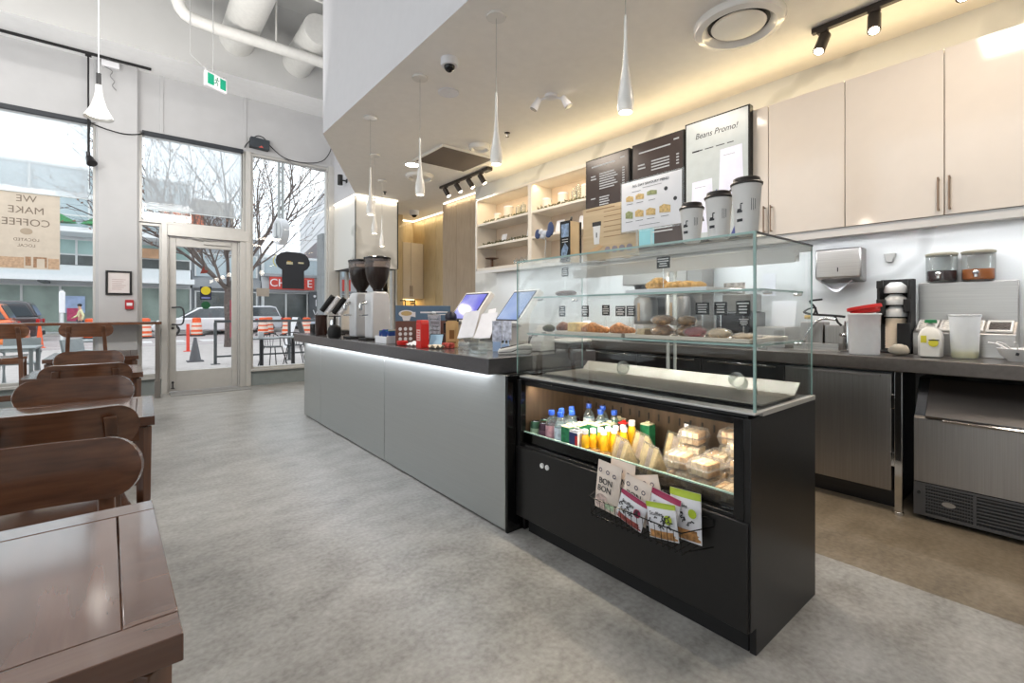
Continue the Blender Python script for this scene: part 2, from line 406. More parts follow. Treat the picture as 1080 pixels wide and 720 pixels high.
# door
t = T('door_1', None, None, (.9, 8.3, 0), kind='structure')
f = MB().box(.355, .425, 8.2, 8.40, 0, 2.40).box(1.325, 1.40, 8.22, 8.40, 0, 2.235).box(.425, 1.45, 8.2, 8.40, 2.235, 2.395)
f.box(.425, .45, 8.27, 8.38, 0, 2.235).box(1.30, 1.325, 8.27, 8.38, 0, 2.235)
part('frame', f, ALU, t, .004, True)
f = MB().box(.452, .53, 8.29, 8.345, .012, 2.22).box(1.225, 1.298, 8.29, 8.345, .012, 2.22)
f.box(.53, 1.225, 8.29, 8.345, .012, .30).box(.53, 1.225, 8.29, 8.345, 2.10, 2.22)
leaf = part('door_leaf', f, ALU, t, .004, True)
part('pane', MB().box(.52, 1.235, 8.314, 8.322, .29, 2.11), GLASS, leaf, 0, True)
f = MB().tube([(.49, 8.295, 1.215), (.49, 8.20, 1.215), (.60, 8.17, 1.2), (.60, 8.17, .99), (.49, 8.20, .975), (.49, 8.295, .975)], .011, 10, smooth=5)
part('door_handle', f, DARKSTEEL, leaf, 0, True)
part('door_closer', MB().box(.86, 1.2, 8.255, 8.29, 2.15, 2.205).tube([(.98, 8.25, 2.2), (.78, 8.2, 2.225), (.70, 8.25, 2.235)], .009, 6), ALU, leaf, .003, True)
part('lock', MB().cyl((.49, 8.292, .92), (.49, 8.28, .92), .018).cyl((.49, 8.29, .14), (.49, 8.278, .14), .016).box(.483, .497, 8.276, 8.292, .06, .14).box(.47, .51, 8.276, 8.292, .05, .062), DARKSTEEL, leaf, 0, True)
YEL = mat('sticker_yellow', (214, 196, 44), .5); BLU = mat('sticker_navy', (28, 30, 58), .5); GRN = mat('sticker_green', (26, 88, 54), .5)
REDS = mat('sticker_red', (120, 44, 34), .5)
s = one('door_sticker', 'navy square sticker with yellow oval on the glass door', 'sticker', MB().box(.82, .962, 8.304, 8.309, 1.335, 1.53).prism([(.891+.062*math.cos(a*PI/10), 1.47+.062*math.sin(a*PI/10)) for a in range(20)], 8.301, 8.304, 'y', 1).box(.835, .947, 8.301, 8.304, 1.35, 1.375, 2), [BLU, YEL, mat('sticker_pale', (120, 130, 190), .5)])
one('door_sticker', 'round dark green sticker below the yellow and navy one', 'sticker', MB().prism([(.891+.058*math.cos(a*PI/12), 1.253+.058*math.sin(a*PI/12)) for a in range(24)], 8.304, 8.309, 'y'), GRN)
one('door_sticker', 'small dark red mark high on the glass door', 'sticker', MB().prism([(.82, 1.72), (.9, 1.73), (.925, 1.77), (.875, 1.78), (.87, 1.84), (.845, 1.79)], 8.304, 8.309, 'y'), REDS)
one('door_mat', 'thin grey threshold mat on the floor before the door', 'mat', MB().box(.44, 1.42, 7.86, 8.16, .001, .009), mat('mat_grey', (150, 150, 148), .8, var=.15, scale=60), .003)
# LED strips of the shop fitting
def strip(name, mb, m, label): return one('led_light_rail', label, 'light', mb, m)
strip('led_strip', MB().box(2.735, 2.75, 7.22, 8.2, 2.98, 2.998).box(2.735, 3.46, 7.215, 7.23, 2.98, 2.998), LED, 'LED strip along the top of the marble clad box')
strip('led_strip', MB().box(4.14, 4.155, 5.8, 6.9, 2.98, 2.998), LED, 'short LED strip at ceiling over the grey oak column')
strip('led_strip', MB().box(4.478, 4.494, 7.0, 8.66, 2.98, 2.998).box(4.06, 4.478, 8.65, 8.67, 2.98, 2.998), LED, 'LED strip at ceiling around the oak panelled alcove')
strip('led_strip', MB().box(3.702, 3.716, -1.5, 3.18, 1.678, 1.6875), LEDCOOL, 'LED strip under the cream wall cupboards')
strip('led_strip', MB().box(3.672, 3.686, 3.24, 5.2, 1.69, 1.6995), LEDCOOL, 'LED strip under the open display shelves')
strip('led_strip', MB().box(3.84, 3.86, -1.5, 5.2, 2.70, 2.71), LEDWARM, 'LED cove strip lying on top of the wall cupboards')
strip('led_strip', MB().box(1.508, 1.518, 2.04, 5.48, .8158, .8182), LEDCOOL, 'LED strip under the overhang of the front counter')
# ------------------------------------------------------------------ tables and chairs
def stadium_sheet(w, h, rad, th, sag, yc, zc, tilt=.0, n=28, m=8):
    """rounded back board, bowed in plan; local front is -y"""
    mb = MB()
    def half(x):
        e = abs(x)-(w/2-rad)
        return h/2 if e <= 0 else h/2*math.sqrt(max(0, 1-(e/rad)**2))*.999+.0005
    def fn(u, v):
        uu = -math.cos(u*PI)*.5*.55+(u-.5)*.45; x = uu*w
        hh = half(max(-w/2+.0005, min(w/2-.0005, x))); z = (v*2-1)*hh
        return (x, yc-sag*(2*x/w)**2+tilt*z, zc+z)
    mb.sheet(fn, n, m, th); return mb
def make_chair(label, group, seat_h=.455, back_z=.75, tall=False):
    t = T('bar_chair' if tall else 'dining_chair', label, 'chair', (0, 0, 0), group=group)
    bt = back_z+.045
    s = MB().sheet(lambda u, v: ((u-.5)*(.35+.05*v), (v-.5)*.42, seat_h-.012+.014*abs(2*u-1)**2), 8, 6, -.026)
    part('seat', s, WALNUT, t, .004)
    b = stadium_sheet(.43, .15, .07, -.019, .035, .255, back_z+.005, .12)
    part('backrest', b, WALNUT, t, .003)
    for sx in (-1, 1):
        f = MB().tube([(sx*.165, -.185, 0), (sx*.148, -.165, seat_h-.03)], .013, 10, r1=.019)
        part('leg', f, WALNUT_Z, t)
        r = MB()
        P = [(sx*.17, .245, 0), (sx*.155, .20, seat_h-.02), (sx*.142, .262 if not tall else .258, back_z-.02), (sx*.137, .285, bt)]
        pts = [Vector(p) for p in P]
        for a, c in ((0, 1), (1, 2), (2, 3)):
            p, q = pts[a], pts[c]; wa = .017; 
            vs = [(p.x-wa, p.y-.011, p.z), (p.x+wa, p.y-.011, p.z), (p.x+wa, p.y+.011, p.z), (p.x-wa, p.y+.011, p.z), (q.x-wa, q.y-.011, q.z), (q.x+wa, q.y-.011, q.z), (q.x+wa, q.y+.011, q.z), (q.x-wa, q.y+.011, q.z)]
            r._add(vs, [(0, 3, 2, 1), (4, 5, 6, 7), (0, 1, 5, 4), (1, 2, 6, 5), (2, 3, 7, 6), (3, 0, 4, 7)])
        part('leg', r, WALNUT_Z, t, .003)
        part('apron', MB().box(sx*.15-.009, sx*.15+.009, -.16, .195, seat_h-.075, seat_h-.03), WALNUT, t, .002)
    part('apron', MB().box(-.14, .14, -.175, -.157, seat_h-.075, seat_h-.03), WALNUT, t, .002)
    part('apron', MB().box(-.14, .14, .193, .211, seat_h-.075, seat_h-.03), WALNUT, t, .002)
    if tall:
        for y, z in ((-.178, .22), (.228, .3)): part('stretcher', MB().box(-.15, .15, y-.009, y+.009, z-.016, z+.016), WALNUT, t, .002)
    return t
CG = 'walnut chairs at the tables by the window'
c0 = make_chair('walnut chair facing the camera, at the far side of the nearest table', CG); c0.location = (-.197, 1.335, 0); c0.rotation_euler.z = R(-2)
for x, y, rz, lab in ((-.205, 2.37, 184, 'walnut chair with its back to the camera, at the second table'),
                      (-.2, 2.86, -1, 'walnut chair facing the camera, beyond the second table'),
                      (-.205, 4.16, 181, 'walnut chair with its back to the camera, at the third table'),
                      (-.24, 4.93, 1, 'walnut chair facing the camera, beyond the third table')):
    dup(c0, (x, y, 0), R(rz), lab)
b0 = make_chair('tall walnut bar chair at the window ledge, before the grey pillar', 'bar chairs at the window ledge', .70, .955, True)
b0.location = (-.35, 7.04, 0); b0.rotation_euler.z = PI
dup(b0, (-1.01, 7.04, 0), R(182), 'tall walnut bar chair at the window ledge, before the orange taxi')

def make_table(label, w, d):
    t = T('cafe_table', label, 'table', group='walnut tables in a row')
    f = MB(); e = .057
    z0, z1 = .718, .752
    f.box(-w/2, w/2, -d/2, -d/2+e, z0, z1).box(-w/2, w/2, d/2-e, d/2, z0, z1)
    f.box(-w/2, -w/2+e, -d/2+e+.001, d/2-e-.001, z0, z1).box(w/2-e, w/2, -d/2+e+.001, d/2-e-.001, z0, z1)
    part('top_frame', f, TABLEW, t, .0015)
    g = .0016
    part('top_panel', MB().box(-w/2+e+g, w/2-e-g, -d/2+e+g, d/2-e-g, z0+.004, z1-.0005), TABLEW2, t, .0008)
    a = MB()
    i = .022
    part('apron', MB().box(-w/2+i, w/2-i, -d/2+i, -d/2+i+.02, .66, z0).box(-w/2+i, w/2-i, d/2-i-.02, d/2-i, .66, z0).box(-w/2+i, -w/2+i+.02, -d/2+i, d/2-i, .66, z0).box(w/2-i-.02, w/2-i, -d/2+i, d/2-i, .66, z0), WALNUT, t, .002)
    for sx in (-1, 1):
        for sy in (-1, 1):
            x, y = sx*(w/2-i-.012), sy*(d/2-i-.012)
            part('leg', MB().cyl((x, y, 0), (x, y, .71), .0165, .026, 4), WALNUT_Z, t, .002)
    return t
TABLEW = wood('walnut_gloss_top', (80, 54, 43), (120, 86, 70), axis=0, scale=4, rough=.1, coat=1.)
TABLEW2 = wood('walnut_gloss_panel', (88, 62, 52), (126, 92, 78), axis=1, scale=4, rough=.1, coat=1.)
def table_at(x0, x1, y0, y1, rz, lab):
    t = make_table(lab, x1-x0, y1-y0); t.location = ((x0+x1)/2, (y0+y1)/2, 0); t.rotation_euler.z = R(rz)
table_at(-.53, .046, .70, 1.245, 1.5, 'walnut table nearest the camera, with an inlaid top')
table_at(-.5, .083, 2.265, 2.825, -1, 'second walnut table from the camera, a chair on each side')
table_at(-.5, .075, 3.965, 4.55, 0, 'third walnut table from the camera')
table_at(-.56, .072, 5.5, 6.35, 0, 'walnut table farthest from the camera, nearest the bar chairs')
# window ledge on a steel post
t = T('window_ledge', 'walnut bar ledge along the front window on a steel post', 'ledge', (-1.2, 7.95, 0))
part('board', MB().box(-3.2, .345, 7.84, 8.17, .985, 1.02), WALNUT, t, .004, True)
part('post', MB().box(.275, .325, 7.87, 7.92, .002, .985), STEELV, t, .003, True)
part('post', MB().box(-2.6, -2.55, 7.87, 7.92, .002, .985), STEELV, t, .003, True)
part('base_sleeve', MB().box(.268, .332, 7.863, 7.927, .001, .23), STEELV, t, .003, True)
# small slip of paper on the far table
one('napkin', 'folded white napkin lying on the farthest walnut table', 'napkin', MB().box(-.33, -.22, 5.98, 6.1, .753, .762).box(-.325, -.225, 5.985, 6.09, .762, .768), PAPER, .002, rz=0)

# ------------------------------------------------------------------ front counter
t = T('service_counter', 'long service counter with satin silver front panels', 'counter', (1.9, 3.7, 0))
part('body', MB().box(1.545, 2.22, 1.95, 5.5, .0, .815), BLACKM, t, 0, True)
for a, b in ((1.915, 3.402), (3.408, 4.947), (4.953, 5.523)):
    part('front_panel', MB().box(1.52, 1.543, a, b, .012, .8175), PANEL, t, .0015, True)
part('end_panel', MB().box(1.52, 2.15, 1.8955, 1.912, .0, .8175), BLACKG, t, .002, True, label='glossy black end panel')
one('counter_worktop', 'dark grey speckled worktop on the service counter', 'worktop', MB().box(1.465, 2.32, 1.985, 5.75, .8185, .905), WORKTOP, .004)

# ------------------------------------------------------------------ glass display case
X0, X1, Y0, Y1 = 1.615, 2.13, .694, 1.93
Y1b = 1.848
t = T('display_case', 'black refrigerated display case with a glass upper cabinet', 'display case', (1.87, 1.29, 0))
case = t
part('kick_plate', MB().box(1.625, 2.12, .72, Y1b, .0, .088), BLACKM, t, .002, True)
pr = [(1.622, 0), (2.165, 0), (2.165, .795), (1.583, .795), (1.583, .093), (1.622, .093)]
part('side_panel', MB().prism(pr, .694, .716, 'y'), BLACK, t, .002, True)
part('side_panel', MB().prism(pr, 1.875, 1.893, 'y'), BLACK, t, .002, True)
part('back_panel', MB().box(2.14, 2.165, .717, 1.874, .0, .795), BLACK, t, 0, True)
fp = part('front_panel', MB().box(1.575, 1.60, .700, 1.891, .088, .452), BLACK, t, .003, True)
for y in (1.688, 1.652): part('button', MB().cyl((1.576, y, .395), (1.569, y, .395), .0125, n=20).box(1.567, 1.569, y-.004, y+.004, .389, .401), mat('button_white', (225, 225, 225), .3), fp, 0, True, label='round white button')
f = MB().box(1.583, 1.62, .716, .752, .452, .795).box(1.583, 1.62, 1.862, 1.874, .452, .795).box(1.583, 1.62, .752, 1.862, .772, .795).box(1.583, 1.60, .752, 1.862, .452, .468)
part('opening_frame', f, BLACKG, t, .002, True)
f = MB().box(2.07, 2.085, .72, 1.872, .46, .785).box(1.62, 2.07, 1.866, 1.873, .46, .785).box(1.62, 2.07, .738, .748, .46, .785)
part('liner', f, BROWN, t, 0, True)
f = MB()
for k in range(19):
    y = .78+k*.058
    for z in (.60, .655, .71): f.box(2.066, 2.0705, y-.003, y+.003, z, z+.035)
part('liner_slots', f, BLACKM, t, 0, True)
part('deck', MB().box(1.62, 2.07, .75, 1.866, .452, .468), DARKSTEEL, t, 0, True)
part('lip_glass', MB().box(1.607, 1.613, .755, 1.86, .468, .522).box(1.605, 1.615, .755, 1.86, .522, .527, 1), [glass('smoked_glass', (.55, .56, .56), 1.), EDGE], t, 0, True)
part('shelf_light', MB().box(1.64, 1.66, .78, 1.85, .768, .774), LEDWARM, t, 0, True)
# top deck under the glass
part('top_ledge', MB().box(1.600, 1.75, .71, 1.89, .796, .806).box(1.75, 2.15, .71, 1.89, .796, .81), BLACKM, t, .001, True)
part('vent_slot', MB().box(1.632, 1.652, .95, 1.70, .8145, .8152), mat('vent_grey', (120, 126, 128), .4), t, 0, True)
tray = MB().sheet(lambda u, v: (1.735+.345*u, .72+1.115*v, .818+(.045*max(0, (u-.85)/.15))), 20, 6, .006)
part('steel_deck', tray, mat('satin_steel_deck', (146, 141, 133), .42, .3, var=.05), t, 0, True)
part('bottom_rail', MB().box(1.600, 1.662, .688, 1.892, .8065, .8145).box(1.662, 2.15, .688, .706, .7965, .8145), ALU, t, .002, True)
# glazing
g = .006
part('front_glass', MB().box(X0, X0+g, Y0+.002, Y1-.002, .8195, 1.412), CASEGLASS, t, 0, True)
part('side_glass', MB().box(X0+g, X1, Y0, Y0+g, .815, 1.412), CASEGLASS, t, 0, True)
part('side_glass', MB().box(X0+g, X1, Y1-g, Y1, .8195, 1.412), CASEGLASS, t, 0, True)
part('top_glass', MB().box(X0, X1, Y0, Y1, 1.413, 1.421), CASEGLASS, t, 0, True)
e = MB().box(X0-.0015, X0+.0065, Y0-.0015, Y0+.0065, .815, 1.413).box(X0-.0012, X0+.0035, Y1-.004, Y1+.001, .8195, 1.413)
e.box(X1-.004, X1+.001, Y0-.001, Y0+.004, .815, 1.413).box(X1-.003, X1, Y1-.004, Y1, .8195, 1.413)
e.box(X0-.001, X0+.001, Y0, Y1, 1.413, 1.421).box(X0, X1, Y0-.001, Y0+.001, 1.413, 1.421)
part('glass_edge', e, EDGE, t, 0, True)
part('top_rail', MB().box(X1-.012, X1+.004, Y0, Y1, 1.395, 1.421), ALU, t, .002, True)
part('top_rail', MB().box(X0+.01, X1, Y0-.003, Y0+.001, 1.4135, 1.4205), DARKSTEEL, t, 0, True)
part('light_bar', MB().box(2.03, 2.065, .72, 1.9, 1.375, 1.392).box(2.018, 2.024, .72, 1.9, 1.345, 1.392).box(2.066, 2.07, .72, 1.9, 1.352, 1.392).box(2.035, 2.06, .73, 1.89, 1.372, 1.375, 1), [ALU, mat('lamp_cover', (214, 214, 210), .4)], t, 0, True)
for nm, z, x0 in (('glass_shelf', 1.225, 1.70), ('glass_shelf', 1.03, 1.66)):
    s = part(nm, MB().box(x0, 2.09, Y0+.02, Y1-.03, z, z+.008), CASEGLASS, t, 0, True)
    part('shelf_edge', MB().box(x0-.001, x0+.001, Y0+.02, Y1-.03, z, z+.008).box(x0, 2.09, Y0+.019, Y0+.021, z, z+.008), EDGE, s, 0, True)
    b = MB()
    for x in (x0+.06, 2.04): b.cyl((x, Y0+.006, z-.006), (x, Y0+.034, z-.006), .006, n=10).cyl((x, Y1-.006, z-.006), (x, Y1-.044, z-.006), .006, n=10)
    part('shelf_pin', b, CHROME, s, 0, True)
# rear sliding doors
d = MB().box(2.095, 2.101, .71, 1.33, .83, 1.38); part('rear_door', d, CASEGLASS, t, 0, True)
d = MB().box(2.108, 2.114, 1.29, 1.87, .915, 1.38); part('rear_door', d, CASEGLASS, t, 0, True)
part('rear_mullion', MB().box(2.094, 2.102, 1.318, 1.332, .83, 1.38).box(2.107, 2.115, 1.288, 1.30, .86, 1.38), ALU, t, 0, True)
# ------------------------------------------------------------------ drinks in the case
DZ = .4685
def can(label, group, loc, col, col2):
    t = T('drink_can', label, 'can', loc, group=group)
    part('can_body', MB().lathe([(.022, 0), (.029, .004), (.030, .012), (.030, .098), (.025, .110)], n=20), col, t)
    part('can_lid', MB().lathe([(.025, .110), (.0245, .113), (.022, .1115), (0, .1115)], n=20).box(-.004, .012, -.005, .005, .1115, .1135), CHROME, t)
    part('can_label', MB().lathe([(.0302, .03), (.0302, .075)], n=20, caps=False), col2, t)
    return t
GRCAN = mat('can_green', (52, 84, 66), .3, .5); GRLAB = mat('can_label_pale', (150, 176, 150), .4, .2)
PUCAN = mat('can_plum', (66, 44, 58), .3, .5); PULAB = mat('can_label_plum', (110, 80, 96), .4, .2)
a = can('dark green drink can, in the two rows at the near end of the cooler', 'green cans in the cooler', (1.66, 1.828, DZ), GRCAN, GRLAB)
a['label'] = 'dark green drink can in the end row of the cooler'
for x in (1.73, 1.80, 1.87): dup(a, (x, 1.828+(x-1.66)*.03, DZ))
a = can('dark plum drink can beside the row of green cans', 'plum cans in the cooler', (1.665, 1.767, DZ), PUCAN, PULAB)
for x in (1.74, 1.815, 1.89): dup(a, (x, 1.770, DZ))
WATERM = glass('water_bottle', (.80, .88, .90), .8, haze=.12, cap=.5); CAPB = mat('cap_blue', (36, 78, 176), .35)
def bottle(label, group, loc, lab):
    t = T('water_bottle', label, 'bottle', loc, group=group)
    part('bottle_body', MB().lathe([(.024, 0), (.029, .006), (.030, .03), (.0285, .05), (.030, .07), (.030, .115), (.026, .132), (.014, .152), (.0125, .165)], n=20), WATERM, t)
    part('cap', MB().lathe([(.0155, .163), (.0155, .182), (.0135, .186), (0, .186)], n=18), CAPB, t)
    part('bottle_label', MB().lathe([(.0304, .04), (.0304, .112)], n=20, caps=False), lab, t)
    return t
LW = mat('label_white_blue', (196, 208, 220), .5, var=.25, scale=60); LP = mat('label_pink', (196, 150, 160), .5, var=.25, scale=60); LG = mat('label_green', (40, 112, 74), .5, var=.4, scale=50)
a = bottle('clear water bottle with blue cap and pale label, in the cooler', 'blue capped bottles in the cooler', (1.655, 1.644, DZ), LW)
for x, y in ((1.725, 1.705), (1.735, 1.64), (1.80, 1.705), (1.93, 1.70), (1.95, 1.62)): dup(a, (x, y, DZ))
bottle('water bottle with blue cap and pinkish label, in front of the plum cans', 'pink label bottle', (1.655, 1.706, DZ), LP)['group'] = 'pink label bottle'
a = bottle('blue capped bottle with green label, behind the yellow juice bottles', 'green label bottles in the cooler', (1.86, 1.56, DZ), LG)
dup(a, (1.90, 1.505, DZ))
JG = mat('carton_green', (38, 118, 78), .45, var=.35, scale=40); JC = mat('carton_cream', (226, 220, 190), .5)
def tub(label, group, loc, m1, m2, h=.125, w=.027, nm='juice_carton'):
    t = T(nm, label, 'drink', loc, group=group)
    part('carton_body', MB().box(-w, w, -w, w, 0, h), m1, t, .003)
    part('carton_top', MB().box(-w*.96, w*.96, -w*.96, w*.96, h, h+.006).cyl((0, 0, h+.006), (0, 0, h+.016), .011), m2, t, .002)
    return t
a = tub('small green juice carton with pale top, in the middle of the cooler', 'green cartons in the cooler', (1.655, 1.586, DZ), JG, JC)
for x, y in ((1.72, 1.575), (1.785, 1.575), (1.785, 1.515), (1.85, 1.495), (1.97, 1.53), (1.99, 1.37)): dup(a, (x, y, DZ))
RW = mat('carton_red_white', (222, 216, 220), .45); 
t = tub('white drink carton with red and blue print at front of the cooler', None, (1.652, 1.528, DZ), RW, mat('foil', (200, 204, 212), .25, .6), .118, .027)
part('print', MB().box(-.0285, -.0272, -.026, .026, .052, .112).box(-.0285, -.0272, -.026, .004, .012, .03, 0), [mat('print_navy', (40, 48, 96), .5)], t)
part('print', MB().box(-.029, -.0286, -.0265, -.012, .05, .1).box(-.026, .026, .0272, .0285, .05, .11), [RED], t)
YJ = mat('yellow_juice', (232, 176, 34), .2, var=.06, coat=.6); CAPW = mat('cap_white', (226, 226, 228), .4)
def juice(label, group, loc):
    t = T('juice_bottle', label, 'bottle', loc, group=group)
    part('bottle_body', MB().lathe([(.016, 0), (.0185, .004), (.019, .03), (.0175, .05), (.019, .07), (.0185, .09), (.013, .108), (.011, .114)], n=18), YJ, t)
    part('cap', MB().lathe([(.0145, .112), (.0145, .130), (.012, .133), (0, .133)], n=16), CAPW, t)
    return t
a = juice('small yellow juice bottle with white cap, in the row along the cooler', 'yellow juice bottles in the cooler', (1.655, 1.480, DZ))
for k in range(1, 6): dup(a, (1.655+.041*k, 1.480-.012*k, DZ))
for k in range(3): dup(a, (1.71+.06*k, 1.415-.012*k, DZ))
a = juice('tall yellow juice bottle with white cap, beside the sandwich packs', None, (1.89, 1.39, DZ)); a.scale = (1.15, 1.15, 1.18)
tub('dark printed carton standing between two yellow juice bottles', None, (1.90, 1.445, DZ), mat('carton_dark', (58, 44, 52), .45, var=.5, scale=50), RED, .13, .022)
FR = mat('fruit_tub_orange', (226, 168, 96), .35, var=.35, scale=70); 
def fruit(loc):
    t = T('fruit_cup', 'small clear cup of orange fruit at front edge of the cooler', 'cup', loc, group='fruit cups in the cooler')
    part('cup_body', MB().lathe([(.022, 0), (.03, .045)], n=18), FR, t); part('cup_lid', MB().lathe([(.032, .045), (.032, .05), (.027, .053), (0, .053)], n=18), CLEAR, t); return t
a = fruit((1.655, 1.43, DZ)); dup(a, (1.65, 1.366, DZ))
# ------------------------------------------------------------------ packed food in the case
BREAD = mat('bread', (216, 190, 142), .6, var=.25, scale=50); FILL = mat('bread_filling', (168, 150, 140), .6, var=.3, scale=80)
PLAST = glass('pack_film', (.93, .95, .94), .9, haze=.10, cap=.6)
def wedge(label, group, loc, rz, tilt=0.):
    t = T('sandwich_pack', label, 'sandwich', loc, rz, group=group)
    w, d, h = .057, .047, .118
    tri = lambda k: [(-d*k, 0), (d*k, .012), (d*.2*k, h*k)]
    part('bread_slice', MB().prism([(-d, 0.003), (d, .006), (d*.25, h)], -w*.95, -w*.35, 'x'), BREAD, t, .004)
    part('bread_slice', MB().prism([(-d, .003), (d, .006), (d*.25, h)], w*.35, w*.95, 'x'), BREAD, t, .004)
    part('filling', MB().prism([(-d*.92, .006), (d*.9, .008), (d*.25, h*.93)], -w*.35, w*.35, 'x'), FILL, t, .003)
    part('wrapper', MB().prism([(-d*1.12, .0005), (d*1.1, .0015), (d*.28, h*1.08)], -w*1.06, w*1.06, 'x'), PLAST, t, .003)
    return t
SG = 'wedge sandwich packs in the cooler'
a = wedge('triangular sandwich pack between the juice bottles and the clear boxes', SG, (1.712, 1.297, DZ), R(65))
for x, y, rz in ((1.715, 1.15, 64), (1.85, 1.29, 68), (1.965, 1.185, 74)): dup(a, (x, y, DZ), R(rz))
COOK = mat('baked_brown', (208, 170, 124), .65, var=.35, scale=60); COOK2 = mat('baked_pale', (226, 204, 166), .65, var=.25, scale=60)
PLAST2 = glass('box_film', (.95, .95, .95), .8, haze=.16, hazecol=(.93, .91, .89), cap=.5)
def clam(loc, rz, label='clear hinged box of baked slices, stacked at the end of the cooler'):
    t = T('food_box', label, 'food box', loc, rz, group='clear boxes of baked slices')
    def frus(z0, z1, w0, w1, d0, d1):
        return MB()._add([(-w0, -d0, z0), (w0, -d0, z0), (w0, d0, z0), (-w0, d0, z0), (-w1, -d1, z1), (w1, -d1, z1), (w1, d1, z1), (-w1, d1, z1)], [(0, 3, 2, 1), (4, 5, 6, 7), (0, 1, 5, 4), (1, 2, 6, 5), (2, 3, 7, 6), (3, 0, 4, 7)])
    part('container', frus(.0005, .032, .047, .056, .040, .047), PLAST2, t, .002)
    part('box_lid', frus(.034, .063, .056, .048, .047, .040).box(-.058, .058, -.049, .049, .0315, .0335), PLAST2, t, .0015)
    for i in (-1, 0, 1): part('baked_slice', MB().box(-.040, .040, -.011+i*.0245, .011+i*.0245, .004, .054), COOK2 if (i+int(rz*10)) % 3 else COOK, t, .004)
    return t
def reclam():
    a = clam((1.70, 1.015, DZ), R(12)); b = clam((1.70, 1.018, DZ+.0645), R(7))
    return a, b
a, b = reclam()
H = .0645
for i, (x, y, rz, n) in enumerate(((1.84, 1.04, 6, 3), (1.685, .905, -4, 2), (1.82, .92, 5, 2), (1.68, .812, 3, 1), (1.80, .812, -3, 3), (1.955, .925, 2, 3), (1.94, .812, 2, 4))):
    for k in range(n): dup(a if (i+k) % 2 else b, (x, y, DZ+k*H), R(rz+((k*13+i*7) % 5)-2))
TAGB = mat('tag_black', (34, 34, 36), .5); TAGW = mat('tag_chalk', (214, 214, 214), .6)
def tag_at(label, x, y, z, zb, w=.05, h=.05, rz=0., lean=0.):
    """small black price card on a wire"""
    t = T('price_card', label, 'price card', (x, y, zb), rz, group='black price cards in the case')
    H0 = z-zb
    part('card', MB().box(-.0015, .0015, -w/2, w/2, H0-h/2, H0+h/2), TAGB, t, .001)
    b = MB(); r = random.Random(int(x*1000+y*777))
    for k in range(4):
        l = w*(.45+.4*r.random()); zz = H0+h*.32-k*h*.2
        b.box(-.0021, -.0015, -l/2, l/2, zz-h*.045, zz+h*.045)
    part('lettering', b, TAGW, t)
    part('wire', MB().cyl((0, 0, 0), (0, 0, H0-h/2), .0012, n=6).cyl((0, 0, 0), (0, 0, .002), .006, n=10), CHROME, t)
    return t
# "price strip" standing among the sandwiches
t = T('price_card', 'narrow upright black price card behind the sandwich packs', 'price card', (1.93, 1.125, DZ))
part('card', MB().box(-.002, .002, -.014, .014, .11, .19), BLACKM, t, .001)
b = MB()
for k in range(3): b.box(-.003, -.002, -.010, .010, .12+k*.023, .136+k*.023)
part('lettering', b, TAGW, t); part('wire', MB().cyl((0, 0, 0), (0, 0, .11), .0015, n=6), CHROME, t)

# ------------------------------------------------------------------ bakery on the glass shelves
LS, US = 1.0382, 1.2332
def tray(label, x0, x1, y0, y1, z, m):
    f = MB().box(x0+.008, x1-.008, y0+.008, y1-.008, z, z+.006)
    for a, b, c, d in ((x0, x0+.008, y0, y1), (x1-.008, x1, y0, y1), (x0+.008, x1-.008, y0, y0+.008), (x0+.008, x1-.008, y1-.008, y1)): f.box(a, b, c, d, z, z+.016)
    one('serving_tray', label, 'tray', f, m, .002)
TRAYM = mat('tray_cream', (216, 204, 190), .4, var=.04)
tray('long cream tray on the lower glass shelf', 1.69, 2.03, .745, 1.28, LS, TRAYM)
tray('cream tray on the lower glass shelf, under the croissants', 1.69, 2.03, 1.30, 1.72, LS, TRAYM)
tray('white tray under the crumble cakes on the upper shelf', 1.72, 2.02, .92, 1.30, US, PAPER)
TZ = LS+.0065; UZ = US+.0065
def lumpy(name, label, cat, blobs, m, group=None, base=(0, 0, 0)):
    mb = MB()
    for i, (x, y, z, rx, ry, rz) in enumerate(blobs): mb.ell((x, y, z+.004), (rx, ry, rz), 12, 8, wob=.16, seed=i+3)
    return one(name, label, cat, mb, m, ang=60, group=group)
CRUST = mat('crust_brown', (172, 114, 66), .55, var=.45, scale=70, bump=.3); CRUMB = mat('crumble_golden', (206, 162, 96), .75, var=.35, scale=90, bump=.5)
MUFF = mat('muffin_yellow', (224, 194, 132), .7, var=.2, scale=60); DARKB = mat('dark_loaf', (92, 62, 42), .6, var=.3, scale=60, bump=.3)
OLIVE = mat('olive_green', (70, 74, 52), .5, var=.3, scale=40)
def crois(label, x, y, rz, m=CRUST):
    mb = MB(); c, s = math.cos(rz), math.sin(rz)
    for k in range(-3, 4):
        u = k*.022; v = -.010*(k/3)**2*2; r = .034-.0045*abs(k)
        mb.ell((x+c*u-s*v, y+s*u+c*v, TZ+r*.82), (r*.9, r*.9, r*.8), 12, 8, wob=.05, seed=k+9)
    return one('croissant', label, 'pastry', mb, m, ang=60)
crois('dark brown pretzel pastry at the window end of the lower shelf', 1.80, 1.765+.0, R(80), mat('pretzel_brown', (124, 70, 40), .4, var=.4, scale=40))
OFFTR = None
crois('almond croissant next to the pale sponge cake', 1.80, 1.56, R(95))
crois('almond croissant beside the flat clear sandwich box', 1.84, 1.43, R(82))
one('sponge_cake', 'pale yellow sponge cake block between pretzel and croissants', 'cake', MB().box(1.76, 1.86, 1.635, 1.70, TZ, TZ+.052), MUFF, .008)
t = T('food_box', 'flat clear sandwich box on the lower glass shelf', 'food box', (1.80, 1.335, LS+.0005))
t.location = (1.80, 1.245, TZ)
